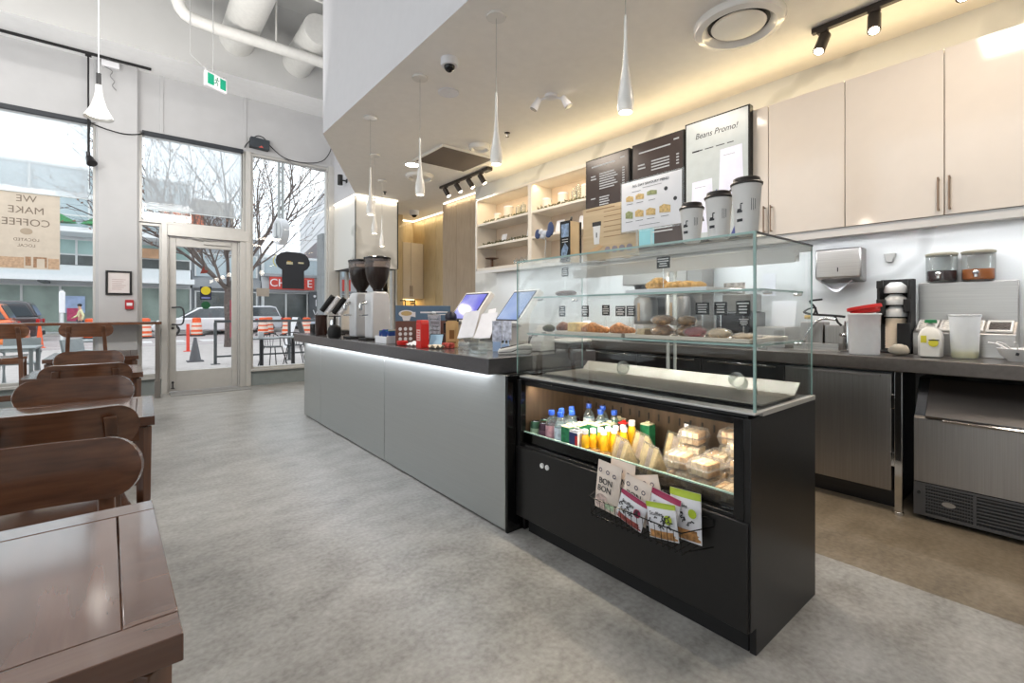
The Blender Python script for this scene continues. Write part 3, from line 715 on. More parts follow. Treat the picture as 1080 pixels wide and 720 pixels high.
part('container', MB().box(-.05, .05, -.024, .024, 0, .05), PLAST2, t, .003); part('food', MB().box(-.045, .045, -.02, .02, .002, .03), BREAD, t, .003)
FILM = glass('crinkle_film', (.94, .93, .93), 1.2, haze=.2, hazecol=(.95, .92, .9), cap=.5)
def wrapped(label, x, y, z, m, r=(.05, .04, .02), seed=0):
    t = T('wrapped_pastry', label, 'pastry', (x, y, z))
    part('food', MB().ell((0, 0, r[2]), r, 14, 8, wob=.12, seed=seed), m, t, ang=60)
    mb = MB().ell((0, 0, r[2]*1.12), (r[0]*1.1, r[1]*1.15, r[2]*1.1), 13, 7, wob=.22, seed=seed+5)
    mb.prism([(-r[0]*.5, .0), (r[0]*.4, .0), (r[0]*.7, r[2]*1.3), (-r[0]*.6, r[2]*1.1)], -r[1]*1.45, -r[1]*1.43, 'y')
    part('wrapper', mb, FILM, t, ang=20); return t
NUT = mat('nut_cookie', (206, 164, 120), .7, var=.5, scale=80, bump=.5); PLUM = mat('berry_pastry', (170, 90, 98), .6, var=.4, scale=50); PALEP = mat('pale_pastry', (234, 212, 182), .6, var=.2, scale=50)
wrapped('wrapped nut cookie, lower one of the pair nearest the sandwich box', 1.80, 1.165, TZ, NUT, (.055, .042, .022), 1)
wrapped('wrapped nut cookie, upper one of the pair nearest the sandwich box', 1.80, 1.163, TZ+.048, NUT, (.055, .04, .021), 2)
wrapped('wrapped nut cookie, lower one of the pair beside the berry pastry', 1.86, 1.085, TZ, NUT, (.055, .036, .022), 3)
wrapped('wrapped golden cookie lying on top of the second cookie pair', 1.86, 1.083, TZ+.048, COOK, (.05, .036, .02), 4)
wrapped('wrapped berry pastry with dark red filling on the lower shelf', 1.78, 1.0, TZ, PLUM, (.05, .04, .022), 6)
wrapped('wrapped pale pastry beside the berry pastry', 1.78, .90, TZ, PALEP, (.05, .042, .02), 7)
wrapped('flat wrapped pastry nearest the corner of the glass case', 1.78, .805, TZ+.002, PALEP, (.055, .036, .012), 8)
lumpy('loaf', 'small dark loaf on the upper glass shelf', 'bread', [(1.85, 1.80, US+.016, .035, .045, .016), (1.85, 1.76, US+.015, .032, .035, .015), (1.85, 1.835, US+.014, .03, .03, .0135)], DARKB)
lumpy('crumble_cake', 'tall golden crumble cake on the white tray', 'cake', [(1.86, 1.235, UZ+.026, .05, .045, .028), (1.85, 1.215, UZ+.04, .035, .035, .022), (1.88, 1.18, UZ+.02, .045, .04, .022)], CRUMB)
lumpy('crumble_cake', 'flat golden crumble cake beside the taller one', 'cake', [(1.86, 1.125, UZ+.02, .05, .035, .022), (1.85, 1.07, UZ+.019, .05, .035, .021), (1.86, 1.03, UZ+.017, .045, .028, .019)], CRUMB)
lumpy('sugar_buns', 'white sugared bun at the far end of the lower shelf', 'pastry', [(1.95, 1.79, LS+.022, .03, .035, .022), (1.96, 1.74, LS+.03, .032, .035, .03), (1.95, 1.83, LS+.018, .03, .03, .018)], PAPER)
lumpy('green_bun', 'dark olive green bun beside the window end of the case', 'pastry', [(1.78, 1.855, LS+.02, .035, .035, .02)], OLIVE)
for i, (x, y, z, zb, w, h, wh) in enumerate((
    (1.90, 1.872, 1.155, LS, .05, .06, 'above the olive green bun'), (1.90, 1.70-.0, 1.155, TZ, .05, .06, 'above the dark brown pretzel'),
    (1.95, 1.60, 1.16, TZ, .05, .055, 'behind the sponge cake'), (1.93, 1.49, 1.155, TZ, .06, .052, 'above the almond croissants'),
    (1.93, 1.425, 1.155, TZ, .055, .052, 'closest to the flat sandwich box'), (1.90, 1.035, 1.165, TZ, .062, .052, 'above the berry pastry'),
    (1.90, .955, 1.165, TZ, .055, .055, 'above the wrapped pale pastry'), (1.86, .845, 1.165, TZ, .055, .06, 'close to the glass corner, upper one'),
    (1.90, .86, 1.11, TZ, .045, .035, 'close to the glass corner, lower one'),
    (1.90, 1.85, 1.375, US, .05, .05, 'on the upper shelf by the dark loaf'), (1.80, 1.16, 1.365, UZ, .065, .05, 'on the upper shelf by the crumble cakes'))):
    t = tag_at('small black price card '+wh, x, y, z, zb, w, h); 

for y, lab in ((1.505, 'clear tumbler lying on the steel deck of the case, nearer the drinks end'), (.913, 'clear tumbler lying on the steel deck of the case, nearer the glass corner')):
    t = T('glass_tumbler', lab, 'glass', (1.97, y, .8275), R(35))
    part('tumbler_body', MB().xf(Matrix.Translation((0, 0, .033)) @ Matrix.Rotation(R(88), 4, 'Y')).lathe([(.026, -.05), (.028, -.045), (.0325, .05), (.031, .05), (.026, -.042), (0, -.042)], n=28), JARGLASS, t)
    part('rim', MB().xf(Matrix.Translation((0, 0, .033)) @ Matrix.Rotation(R(88), 4, 'Y')).lathe([(.031, .048), (.0328, .049), (.0328, .052), (.031, .052), (.031, .048)], n=28, caps=False), JARGLASS, t)

# ------------------------------------------------------------------ on top of the case
TOPZ = 1.4215
INK = mat('print_ink', (52, 52, 56), .6); LIDB = mat('lid_brown_black', (44, 38, 36), .35)
def cup(label, x, y, r0, r1, h):
    t = T('paper_cup', label, 'cup', (x, y, TOPZ), group='white paper cups with dark lids')
    part('cup_body', MB().lathe([(r0*.97, .0), (r0, .004), (r1, h-.012), (r1+.0015, h-.010)], n=36), CUPWHITE, t)
    part('cup_lid', MB().lathe([(r1+.003, h-.014), (r1+.004, h-.008), (r1+.002, h-.005), (r1-.004, h-.002), (r1-.006, h+.010), (r1-.010, h+.012), (r1-.012, h+.008), (0, h+.007)], n=36), LIDB, t)
    b = MB()
    def spot(ang, z, w, hh):
        rr = r0+(r1-r0)*z/h+.0009; n = 4
        vs = []; 
        for k in range(n+1):
            a = ang+(k/n-.5)*w/rr
            for zz in (z-hh/2, z+hh/2): vs.append((rr*math.cos(a), rr*math.sin(a), zz))
        b._add(vs, [(2*k, 2*k+2, 2*k+3, 2*k+1) for k in range(n)])
    a0 = R(172)
    spot(a0+.12, h*.50, .004, .030); spot(a0, h*.42, .020, .007); spot(a0-.02, h*.455, .014, .006); spot(a0+.2, h*.56, .008, .004)
    for k in range(4): spot(a0+.16-.12*k, h*.26, .007, .010)
    spot(a0+.9, h*.6, .0015, h*.35); spot(a0+1.05, h*.6, .0015, h*.35); spot(a0+1.2, h*.6, .0015, h*.3)
    part('logo', b, INK, t); return t
cup('small paper cup, shortest of the three on the glass case', 1.70, .970, .032, .043, .140)
cup('medium paper cup between the short and the tall cup', 1.70, .862, .036, .047, .162)
cup('tall paper cup on the corner of the glass case', 1.69, .756, .036, .049, .188)
def bars(rows, x, m, parent, name='lettering'):
    b = MB()
    for y0, y1, z0, z1 in rows: b.box(x-.0006, x, y0, y1, z0, z1)
    return part(name, b, m, parent, 0, True)
# sandwich menu in a clear stand (lettering is mirrored in y: y falls to the right)
t = T('menu_stand', 'white sandwich menu card in a clear stand on the glass case', 'sign', (1.85, 1.26, TOPZ))
part('card', MB().box(1.848, 1.851, 1.10, 1.42, 1.535, 1.768), PAPER, t, .001, True)
part('cover', MB().box(1.8515, 1.854, 1.092, 1.428, 1.527, 1.776), CLEAR, t, 0, True)
part('post', MB().box(1.85, 1.858, 1.33, 1.338, TOPZ, 1.54).box(1.85, 1.858, 1.25, 1.258, TOPZ, 1.54).box(1.82, 1.89, 1.22, 1.37, TOPZ, TOPZ+.006), CLEAR, t, 0, True)
text('lettering', 'ALL DAY SAVOURY MENU', .0165, INK, t, (1.8475-1.85, 1.26-1.26, 1.744-TOPZ), FACE_L)
SANDB = mat('picture_bread', (206, 176, 120), .6, var=.3, scale=120); SANDG = mat('picture_green', (150, 156, 110), .6, var=.3, scale=120)
b = MB(); b2 = MB()
for i, (yy, zz, w, h) in enumerate(((1.372, 1.688, .042, .030), (1.315, 1.69, .046, .030), (1.25, 1.696, .052, .024), (1.375, 1.612, .042, .040), (1.318, 1.612, .046, .038), (1.256, 1.61, .05, .038), (1.183, 1.612, .056, .042))):
    (b2 if i in (2, 3) else b).prism([(yy-w/2, zz-h/2), (yy+w/2, zz-h*.35), (yy+w/2, zz+h*.3), (yy+w*.1, zz+h/2), (yy-w/2, zz+h*.25)], 1.8472, 1.848, 'x')
part('picture', b, SANDB, t, 0, True); part('picture', b2, SANDG, t, 0, True)
rows = [(1.31, 1.36-.0, 1.717, 1.7185), (1.2, 1.30, 1.727, 1.7285)]+[(y-.018, y+.018, z, z+.002) for y in (1.372, 1.315, 1.25) for z in (1.662,)]+[(y-.02, y+.02, z, z+.002) for y in (1.375, 1.318, 1.256, 1.183) for z in (1.578,)]+[(1.21, 1.32, 1.553, 1.5545)]
bars(rows, 1.848, INK, t)
part('badge', MB().prism([(1.178+.009*math.cos(a*PI/8), 1.70+.009*math.sin(a*PI/8)) for a in range(16)], 1.8472, 1.848, 'x').prism([(1.132+.009*math.cos(a*PI/8), 1.648+.009*math.sin(a*PI/8)) for a in range(16)], 1.8472, 1.848, 'x'), INK, t, 0, True)
# wooden promotion board
LIGHTWOOD = wood('sign_wood', (190, 164, 126), (212, 188, 152), axis=1, scale=5, rough=.5, coat=.1)
t = T('promotion_board', 'wood effect promotion board with a cup picture on the glass case', 'sign', (1.90, 1.55, TOPZ))
part('board', MB().box(1.897, 1.905, 1.36, 1.712, TOPZ, 1.70).box(1.905, 1.95, 1.44, 1.47, TOPZ, TOPZ+.01).box(1.905, 1.95, 1.60, 1.63, TOPZ, TOPZ+.01), LIGHTWOOD, t, .001, True)
part('picture', MB().prism([(1.634, 1.505), (1.60, 1.505), (1.592, 1.60), (1.642, 1.60)], 1.8955, 1.897, 'x'), CUPWHITE, t, 0, True)
part('picture', MB().box(1.8952, 1.897, 1.588, 1.646, 1.60, 1.622).box(1.895, 1.8955, 1.614, 1.620, 1.54, 1.565), LIDB, t, 0, True)
PINKW = mat('print_brown', (140, 104, 66), .6)
bars([(1.42-.02*(k % 2), 1.57, 1.665-.026*k, 1.668-.026*k) for k in range(6)]+[(1.50, 1.69, 1.683, 1.687)], 1.897, PINKW, t)
b = MB()
for yy in (1.545, 1.50, 1.455, 1.41): b.prism([(yy+.018*math.cos(a*PI/8), 1.468+.018*math.sin(a*PI/8)) for a in range(16)], 1.8955, 1.897, 'x')
part('badge', b, mat('print_grey_blue', (150, 140, 146), .6), t, 0, True)
t_ = MB().prism([(1.70, 1.455), (1.655, 1.48), (1.60, 1.50), (1.57, 1.49), (1.61, 1.47), (1.66, 1.45)], 1.8955, 1.897, 'x')
part('picture', t_, mat('print_hand', (206, 170, 128), .6), t, 0, True)
# coffee bag box
t = T('coffee_box', 'narrow black and tan coffee box at the far end of the case top', 'box', (1.89, 1.80, TOPZ))
part('box_body', MB().box(1.85, 1.935, 1.762, 1.838, TOPZ, 1.645), mat('tan_card', (208, 186, 150), .6), t, .002, True)
part('front_print', MB().box(1.848, 1.85, 1.762, 1.838, TOPZ, 1.648), BLACKM, t, 0, True)
part('picture', MB().box(1.8472, 1.848, 1.772, 1.828, 1.56, 1.632).prism([(1.828, 1.445), (1.79, 1.45), (1.775, 1.50), (1.80, 1.53), (1.826, 1.49)], 1.8472, 1.848, 'x'), mat('print_blue_white', (146, 168, 196), .5, var=.5, scale=60), t, 0, True)
bars([(1.778, 1.822, 1.545-.013*k, 1.549-.013*k) for k in range(2)], 1.848, TAGW, t)
part('bag_tie', MB().tube([(1.86, 1.768, 1.648), (1.89, 1.79, 1.672), (1.925, 1.83, 1.655)], .006, 8, smooth=4).box(1.925, 1.935, 1.758, 1.762, TOPZ, 1.645), BLACKM, t, 0, True)
# flower on a wire
BLUEF = mat('petal_blue', (70, 84, 124), .6, var=.2); 
t = T('artificial_flower', 'blue and white artificial flower on a wire above the case', 'flower', (1.76, 1.86, TOPZ))
part('stem', MB().tube([(0, 0, 0), (0, .004, .06), (0, 0, .13), (-.01, .03, .16)], .0016, 6, smooth=5).cyl((0, 0, 0), (0, 0, .003), .015), CHROME, t)
for c_, r_, m_ in (((-.01, -.048, .175), (.008, .024, .038), BLUEF), ((-.012, .052, .158), (.008, .022, .026), BLUEF), ((-.014, -.036, .148), (.008, .02, .02), BLUEF), ((-.01, -.005, .155), (.012, .03, .017), PAPER), ((-.012, .024, .168), (.012, .018, .014), PAPER), ((-.01, .012, .14), (.012, .022, .012), PAPER)):
    part('petal', MB().ell(c_, r_, 12, 8, wob=.12), m_, t, ang=60)

# ------------------------------------------------------------------ wire basket with snack bags on the case front
t = T('wire_basket', 'black wire basket hooked on the front of the black case', 'basket', (1.52, 1.06, .30))
bk = MB()
for z, x0 in ((.405, 1.462), (.335, 1.475)):
    bk.tube([(1.570, 1.315, z), (x0-.022, 1.27, z), (x0-.022, .86, z), (1.570, .815, z)], .0024, 6)
bk.tube([(1.5695, 1.315, .43), (1.5695, .815, .43)], .0024, 6).tube([(1.5695, 1.315, .43), (1.57, 1.315, .405)], .0024, 6).tube([(1.5695, .815, .43), (1.57, .815, .405)], .0024, 6)
for k in range(17):
    y = 1.265-.025*k
    bk.tube([(1.440, y, .405), (1.453, y, .325), (1.568, y, .325), (1.570, y, .43)], .0013, 5)
part('wire_frame', bk, BLACKG, t, 0, True)
def bag(label, x, y, z, w, h, rx, rz, body, band=None, kind='bon'):
    t = T('snack_bag', label, 'snack bag', (x, y, z), 0)
    t.rotation_euler = (R(rx), R(3), R(rz))
    def fn(u, v, s):
        yy = (u-.5)*w; zz = v*h
        th = .017*(max(0, math.sin(PI*u))**.5)*(max(0, math.sin(PI*min(1, v*1.08)))**.6)+.001
        return (s*th, yy, zz)
    m = MB().sheet(lambda u, v: fn(u, v, -1), 10, 12).sheet(lambda u, v: fn(u, v, 1), 10, 12)
    part('bag_body', m, body, t)
    fr = -.019
    def disc(yy, zz, r, r2=None):
        b = MB(); n = 14
        vs = [(fr, yy+r*math.cos(a*2*PI/n), zz+r*math.sin(a*2*PI/n)) for a in range(n)]
        if r2:
            vs += [(fr, yy+r2*math.cos(a*2*PI/n), zz+r2*math.sin(a*2*PI/n)) for a in range(n)]
            return b._add(vs, [(a, (a+1) % n, n+(a+1) % n, n+a) for a in range(n)])
        return b._add(vs, [tuple(range(n))])
    if kind == 'bon':
        for q, (yy, zz) in enumerate(((w*.26, h*.84), (-w*.05, h*.83), (-w*.33, h*.80))):
            part('ring_print', disc(yy, zz, .0088, .0052), [mat('ring_ink', (66, 58, 84), .5)], t)
        text('lettering', 'BON', .034, INK, t, (fr-.0005, 0, h*.62), FACE_L, sx=.95)
        text('lettering', 'BON', .034, INK, t, (fr-.0005, w*.03, h*.46), FACE_L, sx=.95)
        part('picture', disc(w*.12, h*.2, .03), mat('sweets_print', (198, 176, 168), .5, var=.5, scale=60), t)
        part('picture', MB().box(fr-.0008, fr, -w*.42, -w*.05, h*.1, h*.22), mat('sweets_print_b', (170, 190, 160), .5, var=.5, scale=60), t)
    else:
        part('top_band', MB().sheet(lambda u, v: (fn(u, .86+.14*v, -1)[0]-.0012, (u-.5)*w*1.002, (.86+.14*v)*h), 10, 3), band, t)
        text('lettering', 'Stuffies', .019, INK, t, (fr-.0005, w*.08, h*.72), FACE_L)
        r = random.Random(int(y*1000)); b = MB()
        for k in range(14):
            yy = (r.random()-.5)*w*.7; zz = h*(.34+.26*r.random()); a = r.random()*PI; l = .008+.010*r.random()
            b.tube([(fr, yy, zz), (fr-.0006, yy+l*math.cos(a)*.6, zz+l*math.sin(a)*.6), (fr, yy+l*math.cos(a+.8), zz+l*math.sin(a+.8))], .0022, 5)
        part('brush_print', b, INK, t)
        part('badge', disc(-w*.3, h*.6, .016), band, t)
        part('picture', MB().sheet(lambda u, v: (fn(u, .04+.22*v, -1)[0]-.001, (u-.5)*w*.96, (.04+.22*v)*h), 10, 3), mat('nut_print_'+('g' if 'green' in label else 'r'), (178, 130, 80) if 'green' in label else (150, 70, 66), .5, var=.6, scale=50), t)
    return t
IV = mat('bag_ivory', (226, 212, 200), .5, var=.04); BW = mat('bag_white', (222, 222, 228), .4, var=.04)
MG = mat('band_magenta', (150, 34, 76), .45); LGR = mat('band_lime', (166, 186, 52), .45)
bag('ivory snack bag, rearmost and partly hidden, at the basket end near the drinks', 1.54, 1.19, .345, .12, .20, 2, 0, IV)
bag('ivory snack bag in front at the basket end near the drinks', 1.506, 1.235, .340, .12, .195, 4, 0, IV)
bag('ivory snack bag half covered by a magenta topped bag', 1.506, 1.105, .345, .12, .165, 8, 0, IV)
bag('ivory snack bag tilted behind the middle of the basket', 1.54, 1.035, .36, .12, .165, -16, 0, IV)
bag('white snack bag with magenta top, the front one of two', 1.471, 1.10, .345, .12, .115, 14, 0, BW, MG, 's')
bag('white snack bag with magenta top, the rear one of two', 1.506, .982, .342, .12, .15, 8, 0, BW, MG, 's')
bag('white snack bag with lime green top, the rear one of two', 1.54, .90, .335, .12, .175, -3, 0, BW, LGR, 's')
bag('white snack bag with lime green top, the front one of two', 1.471, .945, .342, .12, .125, -9, 0, BW, LGR, 's')
# ------------------------------------------------------------------ things on the front counter
CZ = .9055
GRW = mat('grinder_grey_white', (206, 206, 208), .3, .15, var=.03); BEANS = mat('coffee_beans', (52, 32, 24), .5, var=.6, scale=160, bump=.6)
HOPG = glass('hopper_smoke', (.62, .56, .54), 1., haze=.06, hazecol=(.5, .45, .42), cap=.5)
def grinder(label, x, y):
    t = T('coffee_grinder', label, 'coffee grinder', (x, y, CZ), group='coffee grinders')
    b = MB().prism([(-.085, .015), (.085, .015), (.09, .09), (.085, .30), (.075, .40), (.055, .425), (-.065, .425), (-.085, .39)], -.085, .085, 'y')
    part('grinder_body', b, GRW, t, .014)
    part('base', MB().box(-.14, .11, -.09, .09, 0, .018), BLACKM, t, .006)
    h = MB().lathe([(.035, .425), (.042, .45), (.066, .485), (.09, .53), (.103, .59), (.111, .66), (.113, .715)], n=32)
    part('hopper', h, HOPG, t)
    part('beans', MB().lathe([(.033, .43), (.039, .45), (.062, .485), (.086, .53), (.099, .59), (.105, .64), (0, .65)], n=32), BEANS, t)
    part('hopper_lid', MB().lathe([(.113, .712), (.118, .716), (.118, .728), (.10, .738), (0, .74)], n=32), BLACKG, t)
    part('hopper_gate', MB().box(-.03, .03, -.075, -.03, .428, .442), BLACKM, t, .003)
    part('display', MB().box(-.02, .06, -.0785, -.0755, .335, .40), PAPER, t, .002)
    part('emblem', MB().prism([(.02+.024*math.cos(a*PI/8), .27+.016*math.sin(a*PI/8)) for a in range(16)], -.0775, -.075, 'y'), mat('emblem_grey', (150, 148, 150), .4), t)
    part('spout', MB().tube([(-.10, 0, .33), (-.15, 0, .31), (-.15, 0, .26)], .016, 10, smooth=4), CHROME, t)
    part('fork', MB().tube([(-.10, -.03, .22), (-.15, -.03, .215), (-.15, .03, .215), (-.10, .03, .22)], .006, 8), CHROME, t)
    return t
g1 = grinder('white coffee grinder with bean hopper, the nearer of two', 1.715, 3.99)
dup(g1, (1.70, 4.33, CZ), None, 'white coffee grinder partly hidden behind the nearer one')
one('napkin_box', 'small black box at the window end of the counter', 'box', MB().box(1.62, 1.74, 5.54, 5.66, CZ, CZ+.11).box(1.61, 1.62, 5.58, 5.59, CZ+.02, CZ+.07), BLACKM, .004)
t = T('lid_holder', 'dark brown jar on the counter near the window', 'jar', (1.60, 5.19, CZ))
part('jar_body', MB().lathe([(.055, 0), (.062, .01), (.06, .19), (.064, .20), (.064, .215), (.05, .215), (.045, .03), (0, .03)], n=28), mat('amber_dark', (50, 28, 22), .15, coat=.6), t)
part('jar_contents', MB().box(-.03, .02, -.03, -.01, .03, .205).box(-.01, .02, .005, .03, .03, .20), BLACKM, t, .003)
# leaning sleeves of lids
t = T('lid_dispenser', 'rack of stacked black and white cup lids leaning over the counter', 'lid rack', (1.72, 5.17, CZ))
part('stand', MB().box(-.03, .10, -.10, .05, 0, .015).box(.0, .02, -.03, -.01, .015, .20).box(-.04, .06, -.06, .03, .195, .205), BLACKM, t, .004)
rt_ = Vector((.774, -.633, 0))
for k, m1 in enumerate((BLACKM, PAPER, BLACKM, PAPER)):
    dirv = (rt_*.6+Vector((0, 0, .8))); p0 = Vector((-.10, .03, .258))+rt_*(.055*k-.01)+Vector((.012*k, .012*k, -.012*k)); b = MB()
    for i in range(10): b.cyl(p0+dirv*(.0205*i), p0+dirv*(.0205*i+.017), .029, .027, 18)
    part('lid_stack', b, m1, t, label='white lids' if m1 is PAPER else 'black lids')
# machine with a swan neck
MW = mat('appliance_white', (222, 218, 212), .3, var=.03)
t = T('water_boiler', 'white machine with curved chrome spout beside the grinders', 'machine', (1.97, 5.50, CZ))
part('machine_body', MB().box(-.10, .16, -.14, .14, .03, .33).box(-.16, -.10, -.14, .14, .22, .33), MW, t, .02)
part('base', MB().box(-.17, .16, -.13, .13, 0, .03), DARKSTEEL, t, .004)
part('spout', MB().tube([(-.13, -.20, .06), (-.13, -.20, .30), (-.13, -.185, .36), (-.12, -.15, .37), (-.11, -.13, .33)], .014, 12, smooth=5), CHROME, t)
part('milk_jug', MB().lathe([(.04, 0.03), (.05, .06), (.042, .12), (.035, .15), (.038, .165)], c=(-.13, .02, .0), n=20), CHROME, t)
one('knock_drum', 'black rounded canister lying in front of the white machine', 'canister', MB().lathe([(.0, 0), (.055, .003), (.062, .02), (.062, .07), (.055, .10), (.03, .122), (0, .126)], c=(1.515, 4.515, CZ), n=28), BLACKM)
for k, (x, y, h) in enumerate(((2.08, 3.98, .30), (2.13, 4.07, .28), (2.06, 4.14, .31))):
    t = T('syrup_bottle', 'dark syrup bottle behind the nearer grinder', 'bottle', (x, y, CZ), group='syrup bottles behind the grinders')
    part('bottle_body', MB().lathe([(.033, 0), (.036, .01), (.036, h*.55), (.015, h*.75), (.0135, h*.9)], n=18), mat('syrup_dark', (48, 32, 40), .2, coat=.5), t)
    part('pump', MB().lathe([(.015, h*.9), (.015, h*.96), (.005, h*.97), (.005, h+.05)], n=12).tube([(0, 0, h+.05), (-.05, 0, h+.045)], .006, 8), BLACKM, t)
    part('bottle_label', MB().lathe([(.0365, h*.12), (.0365, h*.45)], n=18, caps=False), mat('syrup_label', (130, 90, 110), .5, var=.4, scale=40), t)
# packets
t = T('packet_tray', 'white tray of sugar packets in front of the grinder', 'tray', (1.585, 3.50, CZ))
part('tray_body', MB().box(-.055, .055, -.105, .105, 0, .006).box(-.055, -.05, -.105, .105, .006, .055).box(.05, .055, -.105, .105, .006, .065).box(-.05, .05, -.105, -.10, .006, .06).box(-.05, .05, .10, .105, .006, .06).box(-.05, .05, -.003, .003, .006, .05), PAPER, t, .002)
PK = [mat('packet_blue', (60, 92, 170), .6), mat('packet_lilac', (150, 130, 200), .6), mat('packet_cream', (220, 210, 190), .6), mat('packet_teal', (40, 110, 130), .6)]
for k in range(14):
    y = -.088+.0135*k
    if abs(y) < .009: continue
    one('sugar_packet', 'sugar packet standing in the white tray', 'packet', MB().xf(Matrix.Translation((1.585, 3.50+y, CZ+.0065)) @ Euler((R(8), R(-6+5*(k % 4)), 0)).to_matrix().to_4x4()).box(-.03, .03, -.0025, .0025, .002, .085+.008*(k % 3)), PK[(k*3) % 4], .001, group='sugar packets in the white tray')
# menu card of teas
t = T('drink_menu_card', 'blue and brown menu card with a latte cup picture on the counter', 'sign', (1.80, 3.30, CZ))
t.rotation_euler.z = R(-4)
part('board', MB().box(-.23, .235, -.004, .004, 0, .175), mat('menu_brown', (112, 78, 70), .5), t, .001)
part('top_board', MB().box(-.23, .235, -.004, .004, .1755, .295), mat('menu_blue', (88, 114, 140), .5), t, .001)
part('foot', MB().box(-.15, -.12, .004, .07, 0, .008).box(.12, .15, .004, .07, 0, .008), BLACKM, t)
part('picture', MB().prism([(-.145+.062*math.cos(a*PI/12), .232+.028*math.sin(a*PI/12)) for a in range(24)], -.0055, -.004, 'y').prism([(-.19, .235), (-.10, .235), (-.12, .178), (-.17, .178)], -.0052, -.004, 'y').prism([(-.10, .245), (-.07, .245), (-.07, .205), (-.10, .21)], -.0050, -.004, 'y'), PAPER, t)
part('picture', MB().prism([(-.145+.045*math.cos(a*PI/12), .234+.018*math.sin(a*PI/12)) for a in range(24)], -.0065, -.0055, 'y'), mat('latte', (196, 170, 120), .5), t)
b = MB()
for i in range(3):
    for j in range(3): b.prism([(-.195+.042*i+.014*math.cos(a*PI/6), .115-.038*j+.014*math.sin(a*PI/6)) for a in range(12)], -.0052, -.004, 'y')
b.box(-.03, .07, -.005, -.004, .236, .248).box(.09, .21, -.005, -.004, .24, .25).box(.08, .19, -.005, -.004, .222, .228)
for k in range(5): b.box(-.06, .02-.01*(k % 2), -.005, -.004, .14-.026*k, .145-.026*k)
part('lettering', b, PAPER, t)
one('red_dish', 'small round red dish on the counter below the menu card', 'dish', MB().lathe([(.03, 0), (.038, .006), (.04, .03), (.036, .034), (.028, .034), (.024, .01), (0, .01)], c=(1.555, 3.17, CZ), n=24), RED)
mb = MB().sheet(lambda u, v: (1.545+.07*u, 3.01+.085*v, CZ+.004+.012*abs(math.sin(u*7+v*5))+.02*u*v), 10, 10, .002)
one('crumpled_paper', 'crumpled white paper beside the small red dish', 'paper', mb, PAPER, ang=20)
t = T('charity_box', 'tall red box with a white label on the counter', 'box', (1.56, 2.875, CZ))
part('box_body', MB().box(-.03, .03, -.037, .037, 0, .165).prism([(-.037, .165), (.037, .165), (.028, .19), (-.028, .19)], -.03, .03, 'x'), RED, t, .003)
part('box_label', MB().box(-.0315, -.03, -.024, .024, .05, .125), mat('label_pinkish', (226, 190, 184), .5), t)
bx = MB()
for k in range(4): bx.box(-.0325, -.0315, -.018, .018-.006*(k % 2), .06+.016*k, .067+.016*k)
part('lettering', bx, RED, t)
t = T('tip_tablet', 'small pale blue card reader screen tilted beside the red box', 'card reader', (1.645, 2.845, CZ)); t.rotation_euler.z = R(42)
ti = Matrix.Rotation(R(32), 4, 'Y')
part('stand', MB().box(-.02, .06, -.045, .045, 0, .008).xf(Matrix.Translation((-.01, 0, .01)) @ ti).box(-.004, .006, -.052, .052, 0, .095), BLACKM, t, .002)
part('screen', MB().xf(Matrix.Translation((-.01, 0, .01)) @ ti).box(-.006, -.004, -.045, .045, .008, .088), mat('screen_pale_blue', (120, 160, 184), .2, emit=(120, 160, 184), es=.25), t)
t = T('phone_stand', 'black phone on a thin stand behind the red box', 'phone', (1.79, 2.945, CZ))
part('phone', MB().box(-.006, .006, -.028, .028, .09, .165), BLACKG, t, .003); part('stand', MB().cyl((0, 0, 0), (0, 0, .004), .035).cyl((.004, 0, .004), (.004, 0, .11), .005), CHROME, t)
t = T('notice_holder', 'white notice in a clear upright holder behind the phone', 'sign', (1.78, 3.10, CZ))
part('card', MB().box(-.002, .002, -.09, .09, .01, .225), mat('notice_pale', (216, 206, 214), .6), t); part('holder', MB().box(-.006, -.004, -.095, .095, 0, .235).box(-.02, .02, -.095, .095, 0, .004), CLEAR, t)
bars_ = MB()
for k in range(6): bars_.box(-.003, -.002, -.07, .06-.02*(k % 3), .19-.028*k, .195-.028*k)
part('lettering', bars_, INK, t); part('clip', MB().box(-.008, .006, -.02, .02, .235, .25), PAPER, t, .002)
KRAFT = mat('kraft_paper', (196, 160, 110), .7, var=.12)
t = T('coffee_bag', 'kraft paper coffee bag standing in front of the first screen', 'coffee bag', (1.745, 2.79, CZ)); t.rotation_euler.z = R(50)
part('bag_body', MB().sheet(lambda u, v: (-.026*math.sin(PI*u)**.5*(1-.75*v)-.002, (u-.5)*.088, .185*v), 10, 8).sheet(lambda u, v: (.026*math.sin(PI*u)**.5*(1-.75*v)+.002, (u-.5)*.088, .185*v), 10, 8).box(-.02, .02, -.042, .042, 0, .004), KRAFT, t)
part('print', MB().box(-.028, -.0265, -.018, .016, .06, .12).box(-.0285, -.027, -.03, .03, .03, .04), mat('kraft_print', (128, 86, 40), .6), t)
part('tie', MB().box(-.006, .006, -.046, .046, .178, .19), BLACKM, t, .002)
one('black_bowl', 'upturned black bowl behind the kraft coffee bag', 'bowl', MB().lathe([(.04, 0), (.042, .02), (.04, .19), (.045, .20), (.042, .225), (.025, .245), (0, .25)], c=(1.862, 2.995, CZ), n=28), mat('navy_black', (30, 30, 44), .4))
